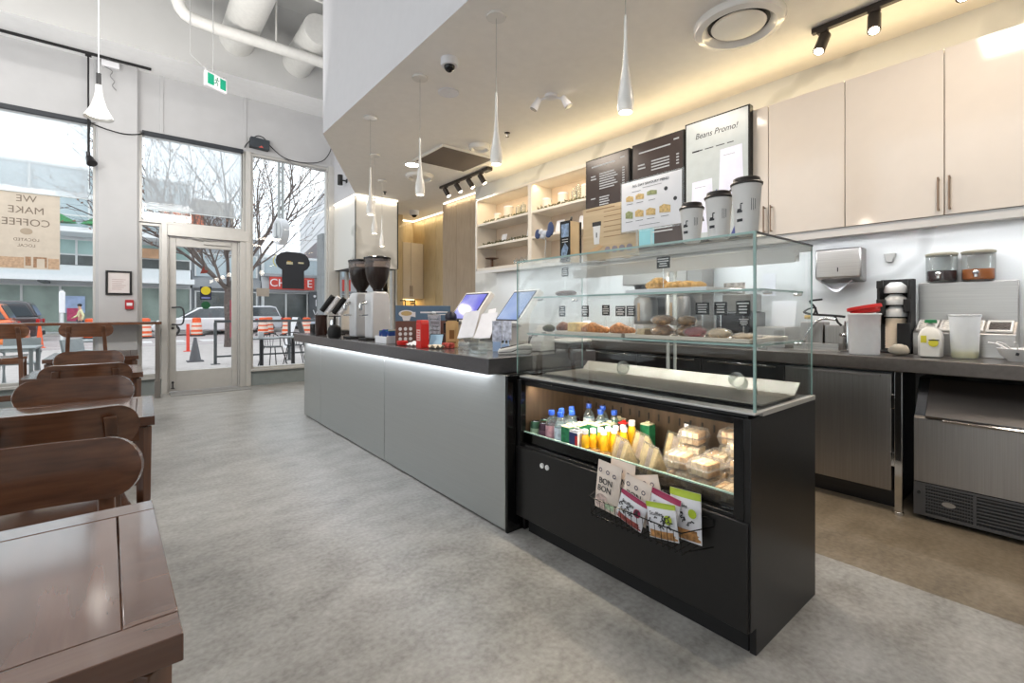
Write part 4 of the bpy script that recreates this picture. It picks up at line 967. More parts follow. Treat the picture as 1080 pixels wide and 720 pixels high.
# red striped snack packs lying by the coffee bag
one('snack_pack', 'small red and white pack lying beside the kraft coffee bag', 'pack', MB().box(1.66, 1.71, 2.70, 2.79, CZ, CZ+.035), mat('pack_red', (190, 80, 70), .5, var=.6, scale=40), .004)
one('tissue', 'crumpled pale tissue by the counter edge near the coffee bag', 'tissue', MB().sheet(lambda u, v: (1.56+.07*u, 2.70+.10*v, CZ+.004+.02*abs(math.sin(u*6+v*4))), 9, 9, .002), mat('tissue_pale', (214, 200, 178), .7), ang=20)
# the two customer screens
SCB = mat('screen_bezel', (34, 36, 60), .2)
def screen_mat(name, c1, c2):
    m, nt, out = _new(name)
    b = nt.nodes.new('ShaderNodeBsdfPrincipled'); nt.links.new(b.outputs[0], out.inputs[0]); b.inputs['Roughness'].default_value = .1
    b.inputs['Base Color'].default_value = (.02, .02, .03, 1)
    n = _noise(nt, 3.5, 2); r = _ramp(nt, n.outputs['Fac'], [(.35, lin(c1)), (.65, lin(c2))])
    nt.links.new(r.outputs[0], b.inputs['Emission Color']); b.inputs['Emission Strength'].default_value = .85
    return m
def pos(label, x, y, rz, m, w=.31):
    t = T('order_screen', label, 'screen', (x, y, CZ), rz)
    tl = Matrix.Translation((-.06, 0, .185)) @ Matrix.Rotation(R(38), 4, 'Y')
    part('stand', MB().box(-.06, .12, -.085, .085, 0, .022).prism([(.0, .02), (.09, .02), (.11, .26), (.05, .30), (.0, .22)], -.05, .05, 'y'), MW, t, .008)
    d = part('display', MB().xf(tl).box(.002, .046, -w/2-.012, w/2+.012, -.012, .272), mat('screen_frame_white', (232, 230, 226), .3, var=.02), t, .006)
    part('bezel', MB().xf(tl).box(-.001, .002, -w/2+.004, w/2-.004, .004, .256), SCB, d)
    part('screen', MB().xf(tl).box(-.002, -.001, -w/2+.014, w/2-.014, .014, .246), m, d)
    part('rear_housing', MB().xf(tl).box(.047, .08, -w/2+.05, w/2-.05, .05, .21), mat('appliance_grey', (170, 160, 150), .4), d, .008)
    return t
pos('white order screen with violet display, the one nearer the grinders', 1.975, 2.955, R(0), screen_mat('violet_display', (104, 104, 222), (186, 190, 240)))
pos('white order screen with pale blue display, beside the glass case', 1.99, 2.42, R(-8), screen_mat('blue_display', (132, 160, 214), (184, 202, 232)), .29)
# brochures
t = T('brochure_stand', 'clear acrylic stand holding two white brochures', 'brochure stand', (1.765, 2.505, CZ)); t.rotation_euler.z = R(22)
part('stand', MB().prism([(-.075, .0), (.075, 0), (.075, .004), (.0, .07), (-.07, .075), (-.075, .07), (-.01, .064), (.06, .006), (-.075, .004)], -.11, .11, 'y').box(-.075, -.071, -.11, .11, .004, .05), CLEAR, t)
for k, (yy, a) in enumerate(((.063, 34), (-.063, 40))):
    part('brochure', MB().xf(Matrix.Translation((-.06, yy, .078)) @ Matrix.Rotation(R(a), 4, 'Y') @ Matrix.Rotation(R(-6), 4, 'X')).sheet(lambda u, v: (.004*math.sin(PI*v), (u-.5)*.12, .21*v), 4, 8, .004), mat('brochure_white', (222, 222, 228), .5), t)
part('receipt', MB().xf(Matrix.Translation((-.02, -.07, .085)) @ Matrix.Rotation(R(46), 4, 'Y') @ Matrix.Rotation(R(-14), 4, 'X')).sheet(lambda u, v: (.01*math.sin(3*v), (u-.5)*.055, .27*v), 3, 8, .002), PAPER, t)
one('acrylic_box', 'empty clear acrylic box at the counter edge', 'box', MB().box(1.585, 1.655, 2.255, 2.259, CZ, CZ+.09).box(1.585, 1.655, 2.341, 2.345, CZ, CZ+.09).box(1.585, 1.589, 2.259, 2.341, CZ, CZ+.09).box(1.589, 1.655, 2.259, 2.341, CZ, CZ+.004), CLEAR)
BWP = mat('floral_card', (196, 198, 220), .5, var=.55, scale=34)
t = T('floral_card', 'tall blue and white patterned card standing before the second screen', 'card', (1.79, 2.285, CZ)); t.rotation_euler.z = R(38)
part('card', MB().box(-.003, .003, -.06, -.002, .07, .19).box(.008, .012, .004, .065, .06, .19), BWP, t, .001)
part('stand', MB().tube([(-.02, -.05, .002), (-.004, -.04, .072)], .004, 6).tube([(-.02, -.01, .002), (-.004, -.02, .072)], .004, 6).box(-.03, .03, -.06, .0, 0, .004).box(-.03, -.026, -.05, -.005, .004, .05).box(.004, .02, .01, .06, 0, .06), mat('pale_blue_plastic', (160, 182, 214), .4), t)
t = T('payment_terminal', 'white payment terminal with black keypad on the counter', 'card reader', (1.74, 2.10, CZ)); t.rotation_euler.z = R(232)
pr_ = [(-.095, 0), (.085, 0), (.10, .02), (.10, .055), (.06, .062), (-.09, .030), (-.10, .015)]
part('terminal_body', MB().prism(pr_, -.04, .04, 'x'), MW, t, .008)
part('keypad', MB().prism([(-.085, .0325), (.01, .0535), (.01, .0545), (-.085, .034)], -.03, .03, 'x'), BLACKM, t)
part('terminal_screen', MB().prism([(.018, .0545), (.055, .0625), (.055, .0635), (.018, .056)], -.03, .03, 'x'), BLACKG, t)
part('side_stripe', MB().prism([(-.095, .012), (-.02, .014), (.02, .03), (.098, .03), (.098, .034), (.018, .034), (-.022, .018), (-.095, .016)], -.0412, .0412, 'x'), BLACKM, t)
t = T('label_printer', 'white printer block beside the second screen, seen through the case glass', 'printer', (2.03, 2.185, CZ))
part('printer_body', MB().prism([(-.06, 0), (.07, 0), (.06, .13), (.02, .16), (-.05, .06)], -.055, .055, 'y'), MW, t, .006)
part('slot', MB().box(-.03, .03, -.075, -.056, .10, .125), mat('printer_grey', (200, 192, 182), .5), t, .003); part('button', MB().box(-.045, -.03, -.072, -.055, .105, .12), BLACKM, t)
t = T('counter_scale', 'flat white topped counter scale with dark base behind the case glass', 'scale', (2.19, 2.10, CZ))
part('base', MB().box(-.095, .11, -.085, .085, .012, .05), BLACKM, t, .008); part('platter', MB().box(-.105, .12, -.095, .095, .051, .072), MW, t, .01)
part('foot', MB().cyl((-.07, -.06, 0), (-.07, -.06, .012), .012).cyl((.08, -.06, 0), (.08, -.06, .012), .012).cyl((-.07, .06, 0), (-.07, .06, .012), .012).cyl((.08, .06, 0), (.08, .06, .012), .012), BLACKM, t)
# ------------------------------------------------------------------ back counter
t = T('back_counter', 'steel back counter with brushed steel doors', 'counter', (3.7, 1.2, 0))
part('carcass', MB().box(3.42, 3.99, .70, 4.9, .12, .805).box(3.5, 3.99, .70, 4.9, 0, .12), DARKSTEEL, t, 0, True)
part('leg', MB().box(3.362, 3.40, .648, .682, .02, .812).cyl((3.381, .665, 0), (3.381, .665, .02), .022, n=14), CHROME, t, .002, True, label='square chrome leg')
for k, (a, b) in enumerate(((.70, 1.262), (1.268, 1.85), (1.856, 2.44), (2.446, 3.03), (3.036, 3.62), (3.626, 4.2))):
    dr = part('door', MB().box(3.385, 3.418, a, b, .125, .795), STEELV if k == 0 else DARKSTEEL, t, .003, True)
    part('door_handle', MB().box(3.372, 3.386, a+.05, b-.05, .775, .787), CHROME if k else STEELV, dr, .002, True)
    if k == 0: part('hinge', MB().box(3.375, 3.40, .683, .702, .60, .68).box(3.375, 3.40, .683, .702, .27, .35), CHROME, dr, .002, True)
one('back_worktop', 'long grey steel worktop along the tiled wall', 'worktop', MB().box(3.345, 3.998, -1.4, 4.95, .815, .89), WORKTOP2, .004)
# ice machine
t = T('ice_machine', 'stainless undercounter ice machine with slanted bin door and grille', 'ice machine', (3.70, .2, 0))
iy0, iy1 = -.22, .605
body = MB().prism([(3.42, .02), (3.98, .02), (3.98, .775), (3.55, .775), (3.42, .585)], iy0, iy1, 'y')
part('cabinet', body, DARKSTEEL, t, .003, True)
part('lower_front', MB().prism([(3.405, .21), (3.419, .21), (3.419, .575), (3.405, .56)], iy0, iy1, 'y'), STEELV, t, .002, True)
part('bin_door', MB().prism([(3.40, .567), (3.417, .585), (3.5, .70), (3.545, .772), (3.53, .775), (3.485, .712), (3.395, .58)], iy0+.004, iy1-.05, 'y'), mat('slant_steel', (116, 113, 112), .3, 1., var=.05, scale=3), t, .002, True)
part('handle_lip', MB().prism([(3.392, .572), (3.405, .562), (3.398, .552), (3.385, .565)], iy0+.03, iy1-.12, 'y'), CHROME, t, .001, True)
gr = MB().box(3.412, 3.419, iy0, iy1, .03, .205)
part('grille_back', gr, BLACKM, t, 0, True)
g = MB()
g.box(3.40, 3.412, iy0, iy1, .028, .045).box(3.40, 3.412, iy0, iy1, .195, .207).box(3.40, 3.412, iy1-.05, iy1, .045, .195)
for k in range(8): g.box(3.402, 3.410, iy0, iy1-.05, .058+.0175*k, .066+.0175*k)
for y in (.36, .16, .07, -.04): g.box(3.401, 3.411, y-.006, y+.006, .045, .195)
for k in range(18): g.box(3.404, 3.409, .545-.0105*k-.001, .545-.0105*k+.001, .05, .195)
part('grille', g, mat('grille_grey', (86, 86, 88), .4, .4), t, 0, True)
part('maker_plate', MB().prism([(.46+.028*math.cos(a*PI/8), .115+.014*math.sin(a*PI/8)) for a in range(16)], 3.398, 3.402, 'x'), STEEL, t, 0, True)
part('screw', MB().cyl((3.40, .583, .15), (3.396, .583, .15), .008, n=12), BLACKM, t, 0, True)
part('foot', MB().cyl((3.46, iy1-.06, 0), (3.46, iy1-.06, .02), .02).cyl((3.9, iy1-.06, 0), (3.9, iy1-.06, .02), .02).cyl((3.46, iy0+.06, 0), (3.46, iy0+.06, .02), .02).cyl((3.9, iy0+.06, 0), (3.9, iy0+.06, .02), .02), BLACKM, t, 0, True)

BZ = .8905
# ------------------------------------------------------------------ on the back counter
t = T('wall_mounted_towel_dispenser', 'steel paper towel dispenser on the marble tiled wall', 'towel dispenser', (3.93, 1.10, 1.36))
part('housing', MB().prism([(3.875, 1.39), (3.998, 1.36), (3.998, 1.60), (3.875, 1.60)], .965, 1.245, 'y'), STEEL, t, .012, True)
part('lock_slot', MB().box(3.873, 3.876, 1.10, 1.106, 1.435, 1.465), BLACKM, t, 0, True)
part('paper', MB().sheet(lambda u, v: (3.90+.06*u, 1.215-.19*v, 1.375-.075*math.sin(PI*min(1, v*1.02))**.9*(1-.6*u)+.008*math.sin(9*v+3*u)), 8, 12, .002), PAPER, t, 0, True, ang=60)
one('wall_mount_holder', 'small grey tapered holder on the tiled wall', 'holder', MB().prism([(.80, 1.545), (.865, 1.545), (.85, 1.488), (.816, 1.488)], 3.965, 3.999, 'x'), mat('holder_grey', (168, 166, 160), .5), .003)
# sink rinser with levers
t = T('pitcher_rinser', 'steel sink insert with black levers on the back counter', 'sink', (3.72, 1.16, BZ))
part('basin', MB().box(3.56, 3.86, 1.0, 1.30, BZ, BZ+.006).box(3.60, 3.615, 1.02, 1.29, BZ+.006, BZ+.05).box(3.84, 3.855, 1.02, 1.29, BZ+.006, BZ+.12), STEEL, t, .002, True)
part('steel_box', MB().box(3.70, 3.84, 1.02, 1.13, BZ+.006, BZ+.17).box(3.70, 3.84, 1.14, 1.28, BZ+.006, BZ+.19), STEELV, t, .004, True)
part('faucet', MB().tube([(3.66, 1.235, BZ+.006), (3.66, 1.235, BZ+.03), (3.64, 1.22, BZ+.10), (3.645, 1.15, BZ+.205), (3.65, 1.05, BZ+.21)], .010, 10, smooth=5).cyl((3.68, .99, BZ+.006), (3.68, .99, BZ+.20), .02).cyl((3.68, .99, BZ+.11), (3.64, 1.02, BZ+.11), .012), CHROME, t, 0, True)
part('lever', MB().tube([(3.66, 1.245, BZ+.26), (3.66, 1.20, BZ+.245), (3.66, 1.06, BZ+.235), (3.66, 1.0, BZ+.228)], .008, 8, smooth=3).tube([(3.66, 1.245, BZ+.26), (3.64, 1.21, BZ+.28), (3.66, 1.17, BZ+.29), (3.66, 1.18, BZ+.25)], .006, 8, smooth=3).tube([(3.66, 1.16, BZ+.245), (3.66, 1.18, BZ+.30), (3.64, 1.20, BZ+.335), (3.62, 1.12, BZ+.345)], .007, 8, smooth=3).tube([(3.66, 1.06, BZ+.235), (3.66, 1.04, BZ+.19), (3.66, 1.02, BZ+.17)], .007, 8), BLACKM, t, 0, True)
part('brass_nut', MB().cyl((3.655, 1.235, BZ+.225), (3.655, 1.20, BZ+.225), .014), mat('brass', (190, 160, 80), .3, .9), t, 0, True)
# square storage tub with its red lid
t = T('storage_tub', 'tall milky plastic tub with a tilted red lid', 'tub', (3.48, .852, BZ))
part('tub_body', MB().xf(Matrix.Rotation(R(45), 4, 'Z')).lathe([(.070, 0), (.076, .006), (.081, .235), (.083, .24), (.083, .25), (.080, .25), (.078, .235), (.073, .012), (0, .01)], n=40), MILKY, t, .012)
part('rim', MB().xf(Matrix.Rotation(R(45), 4, 'Z')).lathe([(.082, .240), (.086, .244), (.086, .252), (.081, .254), (.082, .24)], n=40, caps=False), mat('tub_white', (214, 216, 218), .4), t, .004)
lm = Matrix.Translation((0, 0, .275)) @ Matrix.Rotation(R(9), 4, 'X') @ Matrix.Rotation(R(8+45), 4, 'Z')
part('lid', MB().xf(Matrix.Translation((0, 0, .283)) @ Matrix.Rotation(R(-11), 4, 'X') @ Matrix.Rotation(R(45), 4, 'Z')).lathe([(.068, -.034), (.074, -.03), (.077, -.008), (.088, -.006), (.088, .012), (.082, .014), (.076, .004), (0, .002)], n=40), RED, t)
one('cloth', 'small beige cloth bundle tucked behind the milky tub', 'cloth', MB().ell((3.56, .70, BZ+.035), (.045, .05, .034), 14, 8, wob=.2, seed=4), mat('cloth_beige', (186, 176, 160), .8), ang=60)
# cup tower
t = T('lid_tower', 'black upright dispenser holding stacks of clear and white cup lids', 'lid dispenser', (3.80, .762, BZ))
part('tower_frame', MB().box(.02, .07, -.085, .085, 0, .47).box(-.07, .02, -.085, -.07, 0, .46).box(-.07, .02, .07, .085, .18, .45).box(-.08, .06, -.085, .085, 0, .015).box(-.085, -.065, -.085, -.02, .015, .19).box(-.085, -.065, .04, .085, .24, .34).box(-.085, -.065, -.085, -.05, .26, .34).box(-.085, -.06, .05, .085, .41, .46), BLACKM, t, .004)
b = MB()
for k in range(12): b.cyl((-.01, 0, .03+.016*k), (-.01, 0, .045+.016*k), .055, .051, 20)
part('lid_stack', b, mat('lid_cream', (226, 208, 184), .45), t)
b = MB()
for k in range(3): b.lathe([(.06, .23+.075*k), (.062, .245+.075*k), (.055, .275+.075*k), (.03, .298+.075*k), (0, .30+.075*k)], c=(-.012, 0, 0), n=20)
part('lid_stack', b, mat('lid_clear', (206, 208, 208), .2, coat=.5), t)
# topping station
t = T('topping_station', 'steel topping station with slanted tray front and tall back panel', 'topping station', (3.80, .30, BZ))
part('back_panel', MB().box(3.905, 3.988, .235, .672, BZ, 1.335), STEEL, t, .004, True)
part('station_body', MB().prism([(3.75, BZ), (3.90, BZ), (3.90, BZ+.205), (3.75, BZ+.135)], .235, .672, 'y'), STEEL, t, .003, True)
f = MB(); tz = lambda x: BZ+.137+(x-3.75)*.4667
def slab(mb, xa, xb, ya, yb, h0, h1): mb.prism([(xa, tz(xa)+h0), (xb, tz(xb)+h0), (xb, tz(xb)+h1), (xa, tz(xa)+h1)], ya, yb, 'y')
cells = ((.565, .66), (.465, .555), (.365, .455), (.25, .355))
for a, b_ in cells:
    slab(f, 3.765, 3.775, a, b_, .001, .012); slab(f, 3.875, 3.885, a, b_, .001, .012); slab(f, 3.775, 3.875, a, a+.01, .001, .012); slab(f, 3.775, 3.875, b_-.01, b_, .001, .012)
part('tray_rim', f, mat('rim_white', (216, 212, 206), .35, .3), t, .001, True)
for k, (a, b_) in enumerate(cells):
    q = MB(); slab(q, 3.776, 3.874, a+.011, b_-.011, .0005, .006)
    part('topping', q, mat('topping_dark', (48, 40, 36), .3, var=.6, scale=90, bump=.5) if k == 3 else mat('topping_pale', (196, 190, 180), .4, var=.4, scale=80, bump=.4), t, 0, True)
SYB = mat('tea_dark', (52, 24, 24), .1, coat=.5); SYA = mat('tea_amber', (176, 94, 22), .1, coat=.5)
def jar(label, y, m):
    t = T('drink_dispenser', label, 'jar', (3.918, y, 1.3355), group='glass drink dispensers')
    r = .074
    part('jar_glass', MB().lathe([(r*.9, 0), (r, .01), (r, .155), (r*.98, .165)], n=32), JARGLASS, t)
    part('liquid', MB().lathe([(r*.86, .006), (r*.95, .014), (r*.95, .07), (0, .07)], n=32), m, t)
    part('lid', MB().lathe([(r*1.02, .163), (r*1.05, .168), (r*1.05, .176), (r*.9, .182), (0, .184)], n=32), mat('lid_brushed', (166, 158, 140), .35, .5), t)
    part('tap', MB().cyl((-r, 0, .045), (-r-.03, 0, .045), .012).cyl((-r-.03, 0, .06), (-r-.03, 0, .02), .009).ell((-r-.032, 0, .048), .015, 12, 8), CHROME, t)
    return t
jar('glass drink dispenser with dark brown tea on the topping station', .563, SYB); jar('glass drink dispenser with amber tea on the topping station', .400, SYA)
t = T('juice_jug', 'white plastic jug with green cap and yellow stickers', 'jug', (3.575, .56, BZ))
part('jug_body', MB().xf(Matrix.Rotation(R(48), 4, 'Z')).lathe([(.064, 0), (.072, .008), (.074, .12), (.058, .155), (.028, .175), (.024, .195)], n=4), mat('jug_white', (222, 220, 214), .35), t, .012)
part('cap', MB().lathe([(.027, .196), (.027, .215), (0, .218)], n=20), mat('cap_green', (44, 128, 78), .4), t)
part('tea_line', MB().xf(Matrix.Rotation(R(48), 4, 'Z')).lathe([(.0645, .004), (.0715, .012), (.0722, .03)], n=4, caps=False), mat('jug_tea', (178, 120, 70), .4), t, .01)
part('sticker', MB().box(-.056, -.0535, .01, .035, .085, .125).prism([(-.02+.022*math.cos(a*PI/8), .085+.022*math.sin(a*PI/8)) for a in range(16)], -.0575, -.054, 'x'), mat('sticker_lemon', (216, 206, 60), .5), t)
part('lettering', MB().box(-.0585, -.0575, -.045, .0, .098, .104), INK, t)
t = T('mixing_pitcher', 'clear plastic pitcher with a little yellow liquid', 'pitcher', (3.63, .425, BZ))
part('pitcher_body', MB().lathe([(.052, 0), (.056, .008), (.058, .05), (.064, .21), (.068, .232), (.067, .24), (.064, .24), (.061, .21), (.055, .05), (.05, .012), (0, .01)], n=36, sx=1., sy=1.), MILKY, t)
part('liquid', MB().lathe([(.052, .004), (.0545, .01), (.0565, .04), (0, .04)], n=36), mat('yellow_liquid', (222, 214, 140), .3), t)
part('rim', MB().lathe([(.066, .234), (.070, .237), (.070, .244), (.066, .246), (.066, .234)], n=36, caps=False), mat('pitcher_rim', (222, 224, 226), .3), t)
t = T('serving_bowl', 'white bowl of white spoons at the end of the back counter', 'bowl', (3.64, .215, BZ))
part('bowl_body', MB().lathe([(.045, 0), (.047, .006), (.072, .03), (.088, .066), (.084, .066), (.068, .032), (0, .012)], n=36), CUPWHITE, t)
part('print', MB().prism([(.0, .032), (.012, .035), (.008, .05), (-.004, .046)], -.080, -.072, 'x'), INK, t)
for k in range(5):
    a = R(70+35*k)
    one('spoon', 'white plastic spoon resting in the white bowl', 'spoon', MB().tube([(3.64+.022*math.cos(a), .215+.022*math.sin(a), BZ+.032), (3.64+.075*math.cos(a), .215+.075*math.sin(a), BZ+.078+.004*k), (3.64+.12*math.cos(a), .215+.12*math.sin(a), BZ+.09+.005*k)], .005, 8, smooth=3), CUPWHITE, group='white spoons in the bowl')
one('steel_cup', 'steel mixing cup standing beside the topping station', 'cup', MB().lathe([(.03, 0), (.038, .12), (.04, .12), (.036, .12), (.028, .006), (0, .006)], c=(3.80, .02-.08, BZ), n=24), CHROME)
# brewers behind the glass case
t = T('coffee_brewer', 'tall twin chrome coffee brewer behind the glass case', 'coffee brewer', (3.72, 2.36, BZ))
part('tower', MB().box(.02, .22, -.32, .32, 0, .70), STEELV, t, .006)
part('head', MB().box(-.22, .02, -.32, .32, .50, .70), STEEL, t, .006)
part('base', MB().box(-.22, .02, -.32, .32, 0, .035), DARKSTEEL, t, .004)
for s in (-.16, .16):
    part('urn', MB().lathe([(.10, .036), (.105, .05), (.105, .36), (.095, .39), (.05, .40), (0, .402)], c=(-.09, s, 0), n=32), STEELV, t)
    part('filter_basket', MB().lathe([(.05, .42), (.09, .44), (.10, .498)], c=(-.09, s, 0), n=28), BLACKM, t)
    part('label_plate', MB().box(-.202, -.196, s-.05, s+.05, .10, .15), PAPER, t, .004)
    part('handle', MB().box(-.215, -.195, s-.015, s+.015, .42, .46), BLACKM, t, .004)
    part('gauge', MB().box(-.199, -.194, s-.012, s+.012, .18, .34), mat('gauge_amber', (176, 150, 120), .2), t)
t = T('blender_base', 'dark machine on the back counter behind the crumble cakes', 'machine', (3.74, 1.72, BZ))
part('machine_body', MB().box(-.14, .15, -.13, .13, 0, .26), DARKSTEEL, t, .01); part('machine_top', MB().box(-.08, .13, -.11, .11, .26, .40), mat('grey_plastic', (120, 118, 116), .4), t, .01)
part('panel', MB().box(-.143, -.14, -.08, .06, .06, .12), BLACKG, t)
t = T('steel_shelf_box', 'low steel box with papers leaning on it, behind the case', 'box', (3.80, 1.46, BZ))
part('box_body', MB().box(-.15, .14, -.10, .10, 0, .15), STEEL, t, .004); part('paper', MB().xf(Matrix.Rotation(R(10), 4, 'Y')).box(.05, .055, -.08, .09, .16, .36), PAPER, t)
one('notice_sign', 'white notice sheet pinned to the tiled wall behind the case', 'paper', MB().box(3.994, 3.999, 1.56, 1.66, 1.28, 1.46), PAPER)
one('notice_sign', 'printed photo sheet pinned to the tiled wall behind the case', 'paper', MB().box(3.994, 3.999, 1.80, 1.98, 1.22, 1.40), mat('photo_sheet', (170, 160, 150), .6, var=.5, scale=30))
t = T('glass_tumbler', 'clear tumbler lying on the dark shelf below the back counter', 'glass', (3.32, 1.55, .62))
bpy.data.objects.remove(t)

# ------------------------------------------------------------------ wall cupboards
ys = [-1.43, -.94, -.455, .03, .512, .998, 1.475, 1.96, 2.44, 2.92, 3.20]
for k in range(len(ys)-1):
    a, b_ = ys[k], ys[k+1]
    side = k % 2                        # even: handle at its far edge
    wh = {2: 'out of view to one side', 3: 'above the topping station, nearer one', 4: 'above the mixing pitcher', 5: 'above the towel dispenser', 6: 'next to the promotion screen'}.get(k, 'number %d along the wall' % (k+1))
    t = T('wall_cupboard', 'glossy cream wall cupboard '+{0: 'at the very end of the row', 1: 'second from the end of the row', 2: 'third from the end of the row', 3: 'above the white spoon bowl', 4: 'above the glass drink dispensers', 5: 'above the towel dispenser', 6: 'beside the beans promotion screen', 7: 'behind the beans promotion screen', 8: 'behind the middle menu screen', 9: 'narrow one beside the open shelves'}[k], 'cupboard', (3.82, (a+b_)/2, 1.71), group='cream wall cupboards')
    part('carcass', MB().box(3.672, 3.995, a+.001, b_-.001, 1.715, 2.665), CREAM, t, 0, True)
    d = part('door', MB().box(3.648, 3.671, a+.0025, b_-.0025, 1.712, 2.672), CREAM, t, .0015, True)
    hy = (a+.024) if k % 2 == 0 else (b_-.024)
    if k < 7:
        hm = MB().cyl((3.622, hy, 1.735), (3.622, hy, 1.93), .0055, n=12).cyl((3.648, hy, 1.745), (3.622, hy, 1.745), .005, n=10).cyl((3.648, hy, 1.92), (3.622, hy, 1.92), .005, n=10)
        part('handle', hm, mat('handle_bronze', (150, 128, 110), .3, .8), d, 0, True)
struct('trim_3', MB().box(3.66, 3.70, -1.45, 3.20, 1.655, 1.71).box(3.70, 3.995, -1.45, 3.20, 1.688, 1.71), WHITE)
struct('trim_5', MB().box(3.65, 3.667, 3.205, 5.235, 1.665, 1.70), WHITE)
# open shelves
SHW = mat('shelf_white', (226, 220, 210), .4, var=.02)
t = T('display_shelves', 'open cream shelf unit with three tiers on the back wall', 'shelves', (3.82, 4.2, 1.70))
x0s, x1s, ya, yb = 3.65, 3.99, 3.205, 5.235
part('back_panel', MB().box(3.975, 3.99, ya, yb, 1.70, 2.66), mat('shelf_back', (206, 188, 168), .5, var=.03), t, 0, True)
f = MB().box(x0s, x1s, ya, ya+.02, 1.70, 2.675).box(x0s, x1s, yb-.03, yb, 1.70, 2.675).box(x0s, x1s, ya, yb, 2.648, 2.675).box(x0s, x1s, ya, yb, 1.70, 1.735)
f.box(x0s, x1s, 4.10, 4.165, 1.735, 2.648)
part('frame', f, SHW, t, .003, True)
for z in (2.025, 2.32): part('shelf', MB().box(3.66, 3.975, ya+.02, 4.10, z-.014, z+.014).box(3.66, 3.975, 4.165, yb-.03, z-.014, z+.014), SHW, t, .002, True)
CAND = mat('candle_white', (228, 220, 208), .5); SG_ = mat('garland_green', (92, 92, 62), .7, var=.4, scale=50)
def canister(label, y, z, r, h):
    t = T('canister', label, 'canister', (3.79, y, z), group='white canisters on the shelves')
    part('canister_body', MB().lathe([(r, 0), (r, h), (r*.92, h+.003), (0, h+.003)], n=24), CAND, t); part('canister_lid', MB().lathe([(r*1.01, h+.004), (r*1.01, h+.02), (0, h+.024)], n=24), PAPER, t)
for i, (y, r, h) in enumerate(((4.93, .045, .10), (4.70, .06, .155), (3.98, .058, .12), (3.72, .058, .135), (3.36, .062, .155))):
    canister(('short white canister at the window end of the top shelf', 'tall white canister beside the short one on the top shelf', 'white canister just past the shelf divider', 'white canister in the middle of the second bay', 'white canister closest to the menu screens')[i], y, 2.335, r, h)
def tumbler(y, z, r, h, lab):
    t = T('glass_jar', lab, 'glass', (3.80, y, z), group='glassware on the shelves')
    part('jar_glass', MB().lathe([(r*.8, 0), (r, .01), (r, h), (r*.95, h), (r*.9, .014), (0, .012)], n=20), JARGLASS, t); part('stopper', MB().lathe([(r*.5, h), (r*.5, h+.02), (r*.3, h+.03), (0, h+.03)], n=14), CLEAR, t)
for y, z, r, h in ((4.52, 2.335, .035, .14), (4.42, 2.335, .035, .15), (4.26, 2.335, .05, .2), (3.56, 2.335, .035, .15), (3.50, 2.335, .03, .19)): tumbler(y, z, r, h, 'clear glass jar among the canisters on the top shelf')
for y in (4.45, 4.36, 4.27, 4.55): tumbler(y, 1.7355, .04, .07, 'small glass on the lowest tier of the shelves')
def garland(lab, y0, y1, z, seed):
    r = random.Random(seed); b = MB()
    n = int((y1-y0)/.018)
    for k in range(n):
        y = y0+(y1-y0)*k/n; c = Vector((3.70+r.uniform(-.015, .02), y, z+.012+r.uniform(0, .018)))
        b.ell(c, (.010, .016, .007), 6, 4, wob=.5, seed=k)
        d = Vector((r.uniform(-1, 1), r.uniform(-1, 1), r.uniform(.1, 1))).normalized()*.028
        b._add([c, c+d*.5+Vector((.006, 0, 0)), c+d, c+d*.5-Vector((.006, 0, .003))], [(0, 1, 2, 3)])
    one('garland', lab, 'garland', b, SG_, group=None)
garland('green garland along the top shelf, window end', 4.20, 5.15, 2.335, 1); garland('green garland along the top shelf, menu screen end', 3.26, 4.06, 2.335, 2)
garland('green garland along the middle shelf, window end', 4.20, 5.15, 2.04, 3)
def card_on(lab, y, z, w, h):
    one('gift_card', lab, 'card', MB().xf(Matrix.Translation((3.78, y, z)) @ Matrix.Rotation(R(12), 4, 'Y')).box(-.004, .004, -w/2, w/2, .001, h), PAPER, .001)
card_on('white card leaning on the middle shelf, window end', 4.80, 2.04, .10, .13); card_on('white card leaning on the middle shelf by the divider', 4.28, 2.04, .12, .17)
card_on('white card leaning on the middle shelf past the divider', 3.78, 2.04, .12, .16); card_on('white card leaning on the middle shelf close to the menu screens', 3.42, 2.04, .13, .16)
card_on('small white card lying low beside the leaning window end card', 4.62, 2.04, .07, .06)
for i, (z, r) in enumerate(((1.86, .09), (1.7355, .10))):
    one('plate_stack', ('dark plate on a small rack on the lowest shelf tier', 'dark brown dish lying on the lowest shelf tier')[i], 'plate', MB().lathe([(r*.5, 0), (r, .012), (r, .018), (r*.5, .008), (0, .008)], c=(3.80, 5.07, z), n=28) if i else MB().lathe([(r*.5, 0), (r, .012), (r, .018), (r*.5, .008), (0, .008)], c=(3.80, 5.07, z), n=28).cyl((3.80, 5.07, 1.755), (3.80, 5.07, z+.004), .02), mat('dish_brown', (92, 64, 48), .4))

